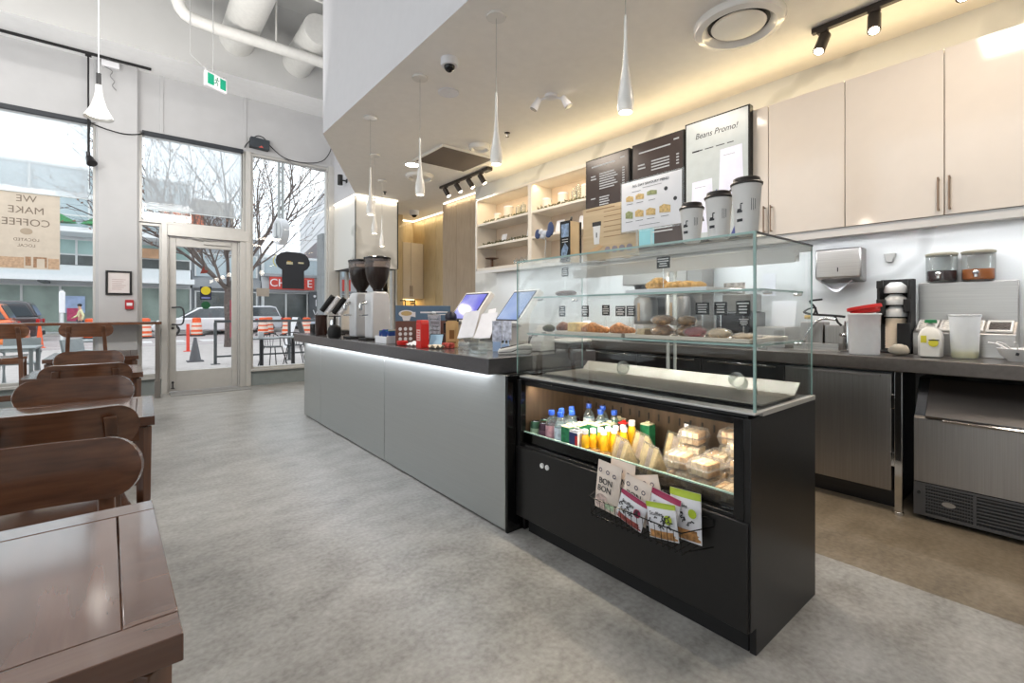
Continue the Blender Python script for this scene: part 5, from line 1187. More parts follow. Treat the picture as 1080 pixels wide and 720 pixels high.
# ------------------------------------------------------------------ menu screens
MENUB = mat('menu_dark', (50, 42, 40), .25, emit=(50, 42, 40), es=.5); PROM = mat('menu_pale', (176, 184, 186), .25, emit=(206, 214, 216), es=.12)
MTXT = glow('menu_text', (214, 212, 208), .8)
def mscreen(label, y0, y1, z0, z1, m):
    t = T('mounted_menu_screen', label, 'screen', (3.6, (y0+y1)/2, z0), group='portrait menu screens')
    part('housing', MB().box(3.585, 3.642, y0, y1, z0, z1), BLACKM, t, .003, True)
    part('display', MB().box(3.5835, 3.585, y0+.012, y1-.012, z0+.012, z1-.012), m, t, 0, True)
    return t
t1 = mscreen('dark menu screen next to the open shelves', 2.665, 3.20, 1.72, 2.672, MENUB)
t2 = mscreen('dark menu screen in the middle of the three', 2.115, 2.635, 1.72, 2.678, MENUB)
t3 = mscreen('pale promotion screen with two coffee bag pictures', 1.58, 2.105, 1.72, 2.705, PROM)
def mbars(t, rows): 
    b = MB()
    for a, c, z, h in rows: b.box(3.5825, 3.5833, a, c, z, z+h)
    part('lettering', b, MTXT, t, 0, True)
rw = [(2.83, 3.12, 2.585, .012), (2.72, 2.77, 2.60, .012)]
for k in range(7): rw += [(2.84-.02*(k % 3), 3.02, 2.50-.024*k, .011), (2.72, 2.745, 2.50-.024*k, .011)]
rw += [(3.07, 3.13, 2.49, .012), (3.06, 3.13, 2.462, .012)]
for k in range(4): rw += [(2.90+.01*(k % 2), 3.02, 2.27-.024*k, .011), (2.72, 2.745, 2.27-.024*k, .011)]
rw += [(3.07, 3.13, 2.27, .011), (3.06, 3.13, 2.11, .011)]
for k in range(5): rw += [(2.88, 3.02, 2.11-.024*k, .010)]
mbars(t1, rw)
rw = [(2.24, 2.56, 2.58, .012), (2.16, 2.21, 2.612, .012)]
for k in range(4): rw += [(2.25, 2.43, 2.48-.026*k, .011), (2.16, 2.185, 2.48-.026*k, .011)]
rw += [(2.50, 2.57, 2.47, .012), (2.49, 2.57, 2.44, .012), (2.34, 2.43, 2.25, .011), (2.50, 2.58, 2.25, .011), (2.17, 2.21, 2.27, .011)]
for k in range(6): rw += [(2.22, 2.42, 2.0-.03*k, .011)]
mbars(t2, rw)
part('picture', MB().box(3.5828, 3.5834, 2.40, 2.56, 1.74, 1.90), mat('menu_teal', (110, 160, 170), .4, emit=(110, 160, 170), es=.4), t2, 0, True)
text('lettering', 'Beans Promo!', .066, INK, t3, (3.583-3.6, 1.842-1.8425, 2.575-1.72), FACE_L, shear=.25, sx=.92)
b = MB()
for a, c in ((1.95, 2.02), (1.86, 1.93), (1.77, 1.84), (1.70, 1.75)): b.box(3.5825, 3.5833, a, c, 2.455, 2.462)
for a, c in ((1.98, 2.04),): b.box(3.5825, 3.5833, a, c, 2.452, 2.464)
part('lettering', b, INK, t3, 0, True)
BAGW = mat('bag_picture', (206, 208, 226), .5, emit=(226, 228, 240), es=.22)
for (yc, zb, w, h) in ((1.955, 1.79, .20, .42), (1.72, 1.98, .20, .44)):
    part('picture', MB().prism([(yc-w/2, zb), (yc+w/2, zb), (yc+w*.42, zb+h), (yc-w*.42, zb+h*1.01)], 3.5825, 3.5834, 'x'), BAGW, t3, 0, True)
    part('bag_mark', MB().prism([(yc-.02, zb+h*.22), (yc+.03, zb+h*.22), (yc-.005, zb+h*.27), (yc-.0, zb+h*.36), (yc-.012, zb+h*.3)], 3.582, 3.5825, 'x').box(3.582, 3.5825, yc-.03, yc+.06, zb+h*.88, zb+h*.885), INK, t3, 0, True)
part('picture', MB().prism([(1.60, 1.75), (1.72, 1.75), (1.62, 1.98), (1.60, 2.0)], 3.5828, 3.5834, 'x').prism([(1.83, 1.95), (1.86, 1.93), (1.86, 2.1), (1.83, 2.12)], 3.5828, 3.5834, 'x'), mat('picture_navy', (60, 66, 120), .4, emit=(60, 66, 120), es=.4), t3, 0, True)
# beige cupboard in the alcove
t = T('alcove_cupboard', 'beige two door cupboard hanging in the oak alcove', 'cupboard', (4.25, 8.45, 1.41))
CB = mat('beige_lacquer', (206, 192, 172), .3, var=.02)
part('carcass', MB().box(4.06, 4.495, 8.272, 8.675, 1.41, 2.49), CB, t, 0, True)
for a, b_ in ((4.06, 4.222), (4.226, 4.493)):
    d = part('door', MB().box(a, b_, 8.25, 8.271, 1.41, 2.49), CB, t, .002, True)
    hx = (a+.02) if a > 4.2 else (b_-.02)
    part('handle', MB().cyl((hx, 8.228, 1.45), (hx, 8.228, 1.66), .006, n=10).cyl((hx, 8.25, 1.47), (hx, 8.228, 1.47), .005).cyl((hx, 8.25, 1.64), (hx, 8.228, 1.64), .005), mat('handle_bronze', (150, 128, 110), .3, .8), d, 0, True)
strip('led_strip', MB().box(4.08, 4.48, 8.60, 8.62, 1.39, 1.405), LEDWARM, 'warm LED strip under the beige alcove cupboard')
# ------------------------------------------------------------------ ceiling fittings
GL = mat('pendant_gloss_white', (232, 230, 226), .2, var=.01, coat=.4)
def pend(label, x, y):
    t = T('teardrop_pendant', label, 'pendant lamp', (x, y, 2.07), group='white teardrop pendants over the counter')
    part('canopy', MB().lathe([(0, .93), (.058, .929), (.062, .922), (.060, .912), (0, .910)], n=32), GL, t)
    part('cord', MB().cyl((0, 0, .44), (0, 0, .912), .0016, n=8), mat('cord_grey', (150, 150, 150), .5), t)
    part('shade', MB().lathe([(.003, .45), (.006, .44), (.0085, .30), (.013, .215), (.024, .14), (.034, .085), (.0375, .05), (.036, .02), (.031, 0), (.026, .002), (.028, .02), (.02, .05), (0, .052)], n=32), GL, t)
    part('bulb', MB().ell((0, 0, .014), (.02, .02, .012), 16, 10), BULB, t); return t
for i, (x, y) in enumerate(((1.774, 1.34), (1.774, 2.323), (1.774, 3.31), (1.774, 4.285), (2.237, 5.284), (2.753, 6.243))):
    pend(('white teardrop pendant above the glass case, nearest the camera', 'white teardrop pendant above the two order screens', 'white teardrop pendant in front of the ring shaped ceiling vent',
          'white teardrop pendant above the coffee grinders', 'white teardrop pendant overlapping the clad box, the middle one of three', 'white teardrop pendant hanging lowest in view, before the clad box')[i], x, y)
t = T('dome_camera', 'white dome security camera on the ceiling near the soffit edge', 'camera', (1.814, 2.938, 2.90))
part('mount', MB().lathe([(0, .0995), (.062, .099), (.064, .06), (.058, .045), (0, .045)], n=32), PAPER, t); part('dome', MB().ell((0, 0, .045), (.04, .04, .042), 24, 14), BLACKG, t)
t = T('dome_camera', 'small white dome camera on the ceiling by the oak alcove', 'camera', (4.03, 7.74, 2.88))
part('mount', MB().lathe([(0, .1195), (.085, .119), (.085, .05), (.075, .035), (0, .035)], n=28), PAPER, t); part('dome', MB().ell((0, 0, .04), (.05, .05, .045), 20, 12), BLACKG, t)
one('ceiling_speaker', 'flush round white ceiling disc beside the dome camera', 'speaker', MB().lathe([(0, -.001), (.088, -.001), (.088, -.010), (.078, -.013), (.074, -.008), (.012, -.008), (.012, -.012), (0, -.012)], c=(2.082, 3.387, 3.0), n=36), PAPER)
t = T('ceiling_emergency_light', 'white twin head emergency light on the ceiling', 'light', (2.784, 2.878, 2.86))
part('base', MB().lathe([(0, .139), (.055, .138), (.055, .115), (.02, .105), (0, .105)], n=24), PAPER, t)
for s in (-1, 1):
    part('lamp_head', MB().cyl((s*.03, -s*.03, .115), (s*.06, -s*.07, .10), .01).cyl((s*.065, -s*.075, .115), (s*.095, -s*.115, .03), .022, .036, 18), PAPER, t, label=None)
    part('lens', MB().cyl((s*.0955, -s*.1155, .029), (s*.097, -s*.117, .025), .032, .03, 18), mat('lens_grey', (150, 150, 150), .15), t)
def sprink(label, x, y):
    one('ceiling_sprinkler', label, 'sprinkler', MB().lathe([(0, -.001), (.03, -.001), (.03, -.006), (.012, -.01), (.010, -.035), (.018, -.04), (.018, -.043), (0, -.043)], c=(x, y, 3.0), n=18), DARKSTEEL)
sprink('small dark sprinkler head near the square brown grille', 3.025, 3.773); sprink('small dark sprinkler head near the marble clad box', 3.047, 6.805)
t = T('air_grille', 'square brown air grille set in the ceiling', 'vent', (3.04, 4.82, 2.98))
part('frame', MB().box(-.37, .37, -.35, -.325, 0, .0195).box(-.37, .37, .325, .35, 0, .0195).box(-.37, -.345, -.325, .325, 0, .0195).box(.345, .37, -.325, .325, 0, .0195), CEIL, t)
part('grille', MB().box(-.345, .345, -.325, .325, .006, .0185), mat('grille_brown', (108, 98, 90), .7, var=.5, scale=160), t)
def diffuser(label, x, y, r):
    t = T('ceiling_vent', label, 'vent', (x, y, 2.94))
    part('outer_ring', MB().lathe([(r*.66, .058), (r*.72, .03), (r*.80, .012), (r*.95, .022), (r, .045), (r, .0595)], n=48), GL, t)
    part('throat', MB().lathe([(r*.60, .0585), (r*.67, .0585), (r*.67, .05), (r*.60, .05)], n=40), BLACKM, t)
    part('disc', MB().lathe([(0, .045), (r*.58, .045), (r*.60, .038), (r*.58, .031), (0, .028)], n=48), GL, t)
diffuser('large round white air diffuser above the wall cupboards', 3.015, 1.40, .27)
diffuser('ring shaped white air diffuser beside the square brown grille', 3.05, 5.70, .19)
diffuser('small round diffuser between the brown grille and the camera side', 3.02, 4.26, .12)
t = T('ceiling_downlight', 'lit round recessed light next to the brown grille', 'light', (2.75, 5.33, 2.99))
part('trim_ring', MB().lathe([(.085, 0), (.105, .001), (.105, .0095), (.085, .0095), (.085, 0)], n=36, caps=False), GL, t); part('lens', MB().lathe([(0, .003), (.085, .003), (.085, .009), (0, .009)], n=36), glow('downlight', (255, 248, 236), 14.), t)
TB = mat('track_bronze', (66, 60, 56), .4, .3)
def track(label, x, y0, y1, heads, box_end=None):
    t = T('track_light', label, 'track light', (x, (y0+y1)/2, 2.965))
    part('rail', MB().box(x-.018, x+.018, y0, y1, 2.965, 2.9995), TB, t, .002, True)
    if box_end is not None: part('power_box', MB().box(x-.04, x+.04, box_end-.07, box_end+.07, 2.955, 2.9995), TB, t, .006, True)
    for (y, ay, ax) in heads:
        p = Vector((x, y, 2.90)); d = Vector((ax, ay, -1)).normalized()
        h = part('lamp_head', MB().cyl(p-d*.045+Vector((0, 0, 0)), p+d*.085, .034, n=24), TB, t, 0, True)
        part('bracket', MB().cyl((x, y, 2.90), (x, y, 2.967), .009).box(x-.016, x+.016, y-.03, y+.03, 2.952, 2.966), TB, h, 0, True)
        part('bulb', MB().cyl(p+d*.0852, p+d*.087, .026, n=20), BULB, h, 0, True)
track('bronze four head track light above the open shelves', 3.56, 4.82, 6.02, [(5.86, -.5, .35), (5.55, -.5, .35), (5.25, -.5, .4), (4.98, -.45, .4)], 4.86)
track('bronze track light above the cream cupboards', 3.47, .32, 1.13, [(1.07, .15, -.5), (.80, -.1, -.5), (.42, -.2, -.5)])
t = T('wall_spotlight', 'black cylinder spotlight on white wall above the clad box', 'spotlight', (2.70, 7.6, 3.20))
part('lamp_head', MB().cyl((-.06, 0, .0), (-.06, 0, .16), .04, n=20), BLACKM, t); part('bracket', MB().cyl((-.02, 0, .08), (.05, 0, .08), .012).box(.038, .0495, -.025, .025, .05, .11), BLACKM, t)
# high ceiling over the tables
DUCT = mat('duct_white', (214, 213, 209), .6, var=.04, scale=20)
one('air_duct', 'wide white round duct above the door', 'duct', MB().cyl((1.18, 2.0, 4.98), (1.18, 7.579, 4.98), .215, n=40), DUCT)
one('air_duct', 'white round duct close to the soffit, beside the wide one', 'duct', MB().cyl((1.98, 6.47, 4.92), (1.98, 7.579, 4.92), .205, n=40), DUCT)
one('ceiling_pipe', 'white pipe with an upward elbow crossing below the ducts', 'pipe', MB().tube([(.40, 6.72, 5.699), (.40, 6.72, 5.25), (.47, 6.72, 4.72), (.75, 6.72, 4.62), (1.4, 6.72, 4.62), (2.42, 6.72, 4.62)], .07, 20, smooth=4), DUCT)
one('sprinkler_pipe', 'thin white sprinkler pipe beside the ducts', 'pipe', MB().tube([(1.55, 6.0, 5.699), (1.55, 6.0, 5.03), (1.56, 6.0, 5.0), (2.03, 6.0, 5.0)], .018, 10), DUCT)
one('hanger_rod', 'thin white hanger rod between the two ducts', 'rod', MB().cyl((1.5, 6.72, 4.70), (1.5, 6.72, 5.699), .012, n=10), DUCT)
t = T('exit_sign', 'green and white running man exit sign hanging on rods', 'exit sign', (.807, 6.605, 3.82), R(31))
part('housing', MB().box(-.135, .135, -.02, .02, 0, .17), mat('sign_white', (226, 222, 226), .4), t, .004)
part('panel', MB().box(-.122, .122, -.0225, -.02, .02, .155), mat('exit_white', (236, 240, 238), .5, emit=(236, 242, 240), es=.12), t)
EG = mat('exit_green', (24, 150, 116), .5, emit=(24, 160, 122), es=.2)
part('symbol', MB().box(-.118, -.036, -.0245, -.0225, .024, .151).box(.042, .118, -.0245, -.0225, .024, .151), EG, t)
part('symbol', MB().ell((.008, -.0235, .132), (.010, .0012, .010), 12, 8).tube([(.004, -.0235, .118), (-.004, -.0235, .085), (.014, -.0235, .066), (.008, -.0235, .042)], .0045, 6).tube([(-.004, -.0235, .085), (-.016, -.0235, .066), (-.032, -.0235, .058)], .0045, 6).tube([(.004, -.0235, .116), (.022, -.0235, .10), (.030, -.0235, .112)], .004, 6).tube([(.003, -.0235, .114), (-.018, -.0235, .108), (-.024, -.0235, .09)], .004, 6), mat('exit_dark_green', (20, 110, 84), .5), t)
part('hanger', MB().cyl((-.12, 0, .17), (-.12, 0, .20), .014).cyl((.12, 0, .17), (.12, 0, .20), .014).cyl((-.03, 0, .17), (-.03, 0, 1.879), .005, n=8).tube([(-.12, 0, .19), (-.20, .15, .35), (-.20, .15, 1.879)], .005, 8), mat('hanger_grey', (170, 170, 170), .5), t)
# bell pendant
t = T('bell_pendant', 'white bell shaped pendant lamp over the tables', 'pendant lamp', (-.213, 5.731, 2.93))
part('shade', MB().lathe([(.024, .30), (.027, .24), (.034, .19), (.055, .11), (.085, .05), (.105, .012), (.108, 0), (.103, .002), (.08, .048), (.045, .11), (0, .12)], n=40), mat('bell_grey_white', (196, 195, 193), .5, var=.03), t)
part('socket', MB().cyl((0, 0, .30), (0, 0, .41), .018, n=18), BLACKM, t)
part('cord', MB().cyl((0, 0, .41), (0, 0, 2.769), .004, n=8), PAPER, t)
part('bulb', MB().lathe([(0, .02), (.085, .022), (.085, .026), (0, .028)], n=30), glow('bell_lamp', (255, 250, 240), 2.5), t)
# track with pendant spot at the beam
t = T('ceiling_track', 'long black track under the beam along the shopfront', 'track light', (-1.5, 8.08, 4.44))
part('rail', MB().box(-3.2, .24, 8.065, 8.095, 4.45, 4.4795), BLACKM, t, .002, True)
h = part('rod', MB().cyl((-.40, 8.08, 3.17), (-.40, 8.08, 4.45), .010, n=10).box(-.43, -.37, 8.06, 8.10, 4.425, 4.45), BLACKM, t, 0, True)
part('lamp_head', MB().cyl((-.40, 8.08, 3.20), (-.40, 8.08, 3.12), .022, n=14).cyl((-.39, 8.06, 3.13), (-.36, 8.0, 3.04), .035, .055, 20), DARKSTEEL, t, 0, True)
t = T('junction_box', 'small white junction box with a dangling wire under the beam', 'junction box', (-.185, 8.12, 4.345))
part('box_body', MB().box(-.09, .09, -.02, .035, .02, .10), PAPER, t, .004)
part('wire', MB().tube([(-.06, 0, .02), (.02, 0, -.02), (.0, 0, -.09), (.04, 0, -.15), (.02, 0, -.21), (.06, 0, -.26)], .006, 8, smooth=4), mat('wire_grey', (140, 140, 140), .5), t)
t = T('wall_speaker', 'black box with a small red light above the window beside the door', 'speaker', (1.58, 8.17, 3.70))
part('box_body', MB().xf(Matrix.Rotation(R(3), 4, 'Y')).box(-.135, .135, -.06, .06, 0, .15), mat('speaker_black', (54, 60, 66), .5), t, .006)
part('red_light', MB().prism([(-.02, .005), (.05, .005), (.02, .04)], -.064, -.06, 'y'), mat('speaker_red', (200, 90, 80), .5), t)
part('cable', MB().tube([(-.135, .0, .09), (-.18, .02, .03), (-.20, .0, -.02)], .007, 8, smooth=3).tube([(-.08, -.03, .15), (-.02, -.04, .19), (.06, -.04, .17), (.12, -.03, .10), (.35, -.0, -.06), (.65, .0, -.085), (.95, .0, -.0), (1.09, .0, .20), (1.12, .0, .40)], .007, 8, smooth=4), BLACKM, t)
one('hanging_cable', 'thin black cable from the far blind across the grey pillar', 'cable', MB().tube([(-.40, 8.13, 3.60), (-.25, 8.13, 3.555), (-.05, 8.13, 3.53), (.10, 8.13, 3.56), (.16, 8.15, 3.60)], .008, 8, smooth=4), BLACKM)
one('window_hanging_wire', 'thin grey cable along the head of the window with the toast sign', 'cable', MB().tube([(1.95, 8.215, 3.63), (2.2, 8.215, 3.56), (2.4, 8.215, 3.545), (2.64, 8.215, 3.55)], .006, 8, smooth=4), mat('wire_grey', (140, 140, 140), .5))
def blind(label, x0, x1, z0):
    t = T('roller_blind', label, 'blind', ((x0+x1)/2, 8.2, z0))
    part('cassette', MB().box(x0, x1, 8.165, 8.225, 3.585, 3.645), mat('blind_black', (44, 48, 54), .45), t, .006, True)
    part('fabric', MB().box(x0+.03, x1-.03, 8.200, 8.2015, z0, 3.585), SHEER, t, 0, True)
    part('bottom_bar', MB().box(x0+.03, x1-.03, 8.196, 8.206, z0-.012, z0), mat('blind_bar', (196, 204, 208), .4), t, 0, True)
    part('chain', MB().cyl((x1-.012, 8.19, 2.75), (x1-.012, 8.19, 3.59), .004, n=6), DARKSTEEL, t, 0, True)
blind('sheer roller blind over the poster window', -3.2, -.38, 2.62)
blind('sheer roller blind over the door transom', .14, 1.36, 2.585)
# poster, framed sheet, alarm, bread sign
t = T('window_poster', 'beige paper poster on the window, lettering seen in reverse', 'poster', (-.97, 8.215, 1.68))
part('sheet', MB().box(-.30, .297, -.0015, .0015, 0, .93), mat('poster_beige', (200, 190, 176), .7, var=.05), t)
PI_ = mat('poster_ink', (122, 110, 98), .7)
BK = (PI/2, 0, PI)
for s, z, sz in (('WE', .855, .118), ('MAKE', .715, .122), ('COFFEE', .565, .122), ('LOCATED', .355, .05), ('LOCAL', .285, .05)):
    text('lettering', s, sz, PI_, t, (0, -.0025, z), BK)
part('emblem', MB().prism([(.055*math.cos(a*PI/10), .46+.04*math.sin(a*PI/10)) for a in range(20)], -.0028, -.0015, 'y'), mat('poster_emblem', (170, 156, 138), .7), t)
part('picture', MB().box(-.28, -.24, -.0028, -.0015, .03, .17).box(-.01, .04, -.0028, -.0015, .04, .15).box(.06, .09, -.0028, -.0015, .02, .13).box(.16, .18, -.0028, -.0015, .02, .13).box(.06, .18, -.0028, -.0015, .13, .15), mat('poster_house', (156, 124, 98), .7, var=.3, scale=40), t)
part('picture', MB().box(-.23, -.02, -.0027, -.0015, .01, .14).box(.19, .29, -.0027, -.0015, .01, .14), mat('poster_house_b', (186, 158, 132), .7, var=.2, scale=40), t)
t = T('framed_certificate', 'black framed certificate on the grey pillar', 'frame', (-.10, 8.155, 1.38))
part('frame', MB().box(-.135, .135, -.012, .012, 0, .025).box(-.135, .135, -.012, .012, .295, .32).box(-.135, -.11, -.012, .012, .025, .295).box(.11, .135, -.012, .012, .025, .295), BLACKM, t, .002)
part('sheet', MB().box(-.11, .11, -.002, .010, .025, .295), mat('certificate', (214, 206, 204), .5, var=.04), t)
bb = MB()
for k in range(6): bb.box(-.07, .07-.02*(k % 3), -.003, -.002, .20-.026*k, .206-.026*k)
part('lettering', bb, mat('certificate_ink', (176, 150, 150), .6), t)
t = T('fire_alarm_switch', 'small red fire alarm pull box under the certificate', 'alarm', (.008, 8.145, 1.19))
part('box_body', MB().box(-.045, .045, -.02, .024, 0, .125), mat('alarm_red', (178, 44, 50), .4), t, .004); part('plate', MB().box(-.03, .03, -.023, -.02, .045, .085), PAPER, t, .001)
# bread shaped sign
brd = [(-.165, 0), (.175, 0), (.172, .30), (.225, .335), (.262, .40), (.262, .46), (.235, .53), (.18, .58), (.10, .605), (-.10, .608), (-.185, .58), (-.245, .53), (-.262, .46), (-.255, .40), (-.22, .345), (-.168, .31)]
t = T('toast_sign', 'black slice of bread shaped sign on the window', 'sign', (2.09, 8.235, 1.53))
part('board', MB().prism(brd, -.006, .006, 'y'), mat('toast_black', (42, 45, 52), .6), t, .002)
part('yellow_edge', MB().tube([(-.245, .012, .35), (-.285, .012, .41), (-.29, .012, .47), (-.25, .012, .545)], .007, 8, smooth=4), mat('edge_yellow', (206, 198, 110), .5), t)  # yellow edge along one side of the slice
part('mark', MB().box(-.10, -.005, -.008, -.006, .40, .44).box(.08, .165, -.008, -.006, .42, .445), mat('toast_mark', (196, 190, 158), .5), t)
part('mark', MB().box(-.09, -.03, -.009, -.008, .445, .455), mat('toast_mark_b', (186, 150, 70), .5), t)
one('window_card', 'small beige card stuck to the window beside the door', 'card', MB().box(1.56, 1.74, 8.262, 8.266, 1.40, 1.53), mat('card_beige', (168, 160, 150), .6))
one('black_bag', 'black cloth bundle on the window sill behind the counter end', 'bag', MB().ell((2.36, 8.215, .315), (.10, .024, .055), 16, 10, wob=.2, seed=3).tube([(2.30, 8.21, .33), (2.36, 8.20, .42), (2.42, 8.21, .33)], .008, 8, smooth=4), BLACKM, ang=60)
# ------------------------------------------------------------------ the street
GZ = -.08
PAVE = mat('pavement', (178, 172, 170), .9, var=.10, scale=8); ROAD = mat('asphalt', (166, 158, 158), .9, var=.14, scale=14); KERB = mat('kerb', (182, 178, 174), .9)
struct('ground_pavement', MB().box(-40, 30, 8.42, 20.6, -.3, GZ), PAVE); struct('ground_street', MB().box(-60, 50, 20.6, 36.2, -.3, GZ-.10), ROAD)
struct('ground_kerb', MB().box(-40, 30, 20.4, 20.75, -.2, GZ+.004).box(-60, 50, 36.2, 39.0, -.3, GZ), KERB)
b = MB()
for y in (22.4, 24.2): b.box(-30, 25, y, y+.12, GZ-.1, GZ-.095)
for k in range(8): b.box(-1+k*1.2, -.4+k*1.2, 25.4, 27.2, GZ-.1, GZ-.095)
one('lane_marking', 'worn white lane and crossing marks on the grey street', 'road marking', b, mat('marking_white', (206, 204, 204), .8, var=.2, scale=20))
BLDW = mat('facade_white', (222, 226, 228), .6, var=.03); BLDG = mat('facade_grey', (150, 154, 158), .6, var=.06, scale=2); BLDT = mat('facade_tan', (158, 148, 136), .7, var=.1, scale=2)
TEAL = mat('far_glass_teal', (158, 186, 182), .3, var=.12, scale=.8, spec=.5); DGL = mat('far_glass_dark', (82, 88, 88), .15, var=.35, scale=1.2); PGL = mat('far_glass_pale', (176, 190, 196), .12, var=.12, scale=.7)
MUL = mat('far_mullion', (212, 214, 214), .5); SHOP = mat('shop_glass', (150, 166, 158), .3, var=.25, scale=.9, spec=.3)
def facade(t, x0, x1, y, rows, step, nm='window'):
    """rows: (z0, z1, material, mullion spacing); each band is a part, its mullions a sub-part"""
    for z0, z1, m, st in rows:
        p = part(nm, MB().box(x0, x1, y-.06, y, z0, z1), m, t, 0, True)
        if st:
            f = MB(); n = max(1, int((x1-x0)/st))
            for k in range(n+1):
                x = x0+(x1-x0)*k/n; f.box(x-.05, x+.05, y-.14, y-.06, z0, z1)
            f.box(x0, x1, y-.12, y-.06, z1-.08, z1)
            part('mullions', f, MUL, p, 0, True)
Yb = 38.0
t = T('glass_building', 'pale glass and white building across the street behind the poster', 'building', (-6, 40, GZ))
part('wall', MB().box(-22, 3.2, Yb, 40.8, GZ, 9.8), BLDW, t, 0, True)
facade(t, -22, 3.2, Yb, [(GZ+.1, 2.75, SHOP, 1.5), (3.95, 4.6, DGL, 2.6), (4.6, 5.5, TEAL, 2.6), (6.05, 8.0, PGL, 2.4), (8.3, 9.7, PGL, 2.4)], 2)
part('canopy', MB().box(-22, 3.2, 35.4, Yb-.15, 2.92, 3.12).box(-22, 3.2, 35.3, 35.45, 2.88, 3.18), BLDW, t, 0, True)
b = MB()
for k in range(9): b.box(-20+2.7*k, -19.7+2.7*k, 35.6, 37.8, 2.80, 2.92)
part('canopy_beam', b, mat('canopy_grey', (110, 116, 118), .6), t, 0, True)
part('fascia', MB().box(-22, 3.2, Yb-.3, Yb-.061, 3.2, 3.9).box(-22, 3.2, 35.6, Yb-.061, 5.62, 5.9), BLDW, t, 0, True)
part('railing', MB().box(-22, 3.2, 36.95, 37.0, 6.7, 6.78).box(-22, 3.2, 36.96, 36.98, 5.9, 6.7, 1), [MUL, GLASS], t, 0, True)
one('shop_poster', 'pale blue poster in the shop window across the street', 'poster', MB().box(-2.95, -2.02, 37.78, 37.84, 1.1, 2.1), mat('poster_blue', (150, 170, 204), .5, var=.2, scale=3, emit=(150, 170, 204), es=.25))
one('shop_banner', 'pink red banner low in the shop window across the street', 'banner', MB().box(-2.78, -2.30, 37.5, 37.55, .62, 1.38), mat('banner_pink', (196, 70, 110), .5, var=.3, scale=6))
for k, (x, lab) in enumerate(((-3.3, 'closed green parasol shape on the far terrace, further from the pillar'), (-1.1, 'dark green parasol on the far terrace, closer to the pillar'))):
    t = T('terrace_parasol', lab, 'parasol', (x, 36.3, 5.91))
    part('pole', MB().cyl((0, 0, 0), (0, 0, 1.0), .03, n=8), MUL, t); part('canopy', MB().lathe([(1.05, .28), (.9, .42), (.5, .66), (.05, .95), (0, .97)], n=8, sy=.5), mat('parasol_green', (52, 128, 76), .6), t)
t = T('grey_building', 'grey and tan building seen through the glass door', 'building', (5.2, 40, GZ))
part('wall', MB().box(3.3, 7.4, Yb+.2, 46, GZ, 6.4), BLDG, t, 0, True); part('wall', MB().box(.6, 6.2, 41.0, 47, 6.4, 9.4), BLDT, t, 0, True, label='tan upper storey')
facade(t, 3.5, 7.2, Yb+.2, [(GZ+.2, 2.6, DGL, 1.6), (3.6, 5.2, PGL, 1.4)], 2)
part('fascia', MB().box(3.3, 7.4, Yb-.2, Yb+.19, 2.8, 3.4), BLDG, t, 0, True)
one('shop_sign', 'orange red sign band high across the street above the door', 'sign', MB().box(1.6, 3.9, 37.4, 37.6, 6.75, 7.7), mat('sign_orange', (202, 120, 92), .6, var=.2, scale=2))
t = T('shop_sign', 'grey sign with one round letter across the street above the door', 'sign', (4.75, 37.8, 6.95)); part('board', MB().box(-.75, .75, -.1, .1, -.05, .75), BLDG, t); part('lettering', MB().tube([(.28*math.cos(R(40+28*k)), -.11, .35+.26*math.sin(R(40+28*k))) for k in range(11)], .05, 8), mat('sign_brown', (96, 84, 80), .6), t)
one('shop_sign', 'orange tan sign band across the street beside the pillar', 'sign', MB().box(.2, 2.2, 37.3, 37.5, 4.55, 5.15), mat('sign_tan', (190, 150, 116), .6, var=.2, scale=2))
t = T('shop_building', 'shop building with red sign band across the street', 'building', (11, 40, GZ))
part('wall', MB().box(7.5, 20, Yb, 46, GZ, 5.4), BLDW, t, 0, True); facade(t, 7.6, 19.8, Yb, [(GZ+.1, 2.6, DGL, 1.5), (4.0, 5.2, PGL, 1.8)], 2)
part('roof_edge', MB().box(7.5, 20, Yb-.6, Yb, 3.75, 3.95).box(7.5, 20, Yb-.5, Yb-.07, 2.62, 2.8), BLDG, t, 0, True)
RS = mat('shop_red', (196, 62, 52), .5)
t = T('shop_sign', 'red sign with white letters across the street behind the toast sign', 'sign', (9.4, 37.4, 2.82)); part('board', MB().box(-1.5, 1.6, -.08, .08, 0, .9), RS, t)
text('lettering', 'CH', .8, PAPER, t, (-.95, -.09, .44), FACE_F, ext=.01); text('lettering', 'E', .8, PAPER, t, (1.25, -.09, .44), FACE_F, ext=.01)
t = T('shop_sign', 'red sign across the street at the end of the toast sign window', 'sign', (12.6, 37.4, 2.82)); part('board', MB().box(-.8, 1.2, -.08, .08, 0, .9), RS, t); text('lettering', 'C', .8, PAPER, t, (-.2, -.09, .44), FACE_F, ext=.01)
t = T('hanging_banner', 'dark grey banner with white drawings beside the red sign', 'banner', (11.2, 37.3, .6)); part('board', MB().box(-.6, .6, -.05, .05, 0, 2.1), mat('banner_dark', (74, 78, 82), .6), t)
part('print', MB().tube([(-.1, -.06, 1.5), (-.1, -.06, 1.0)], .03).tube([(-.3, -.06, .7), (-.15, -.06, .3), (0, -.06, .65), (.15, -.06, .3), (.3, -.06, .7)], .04).ell((-.2, -.06, 1.75), (.1, .02, .1), 10, 6).ell((.15, -.06, 1.75), (.1, .02, .1), 10, 6), PAPER, t)
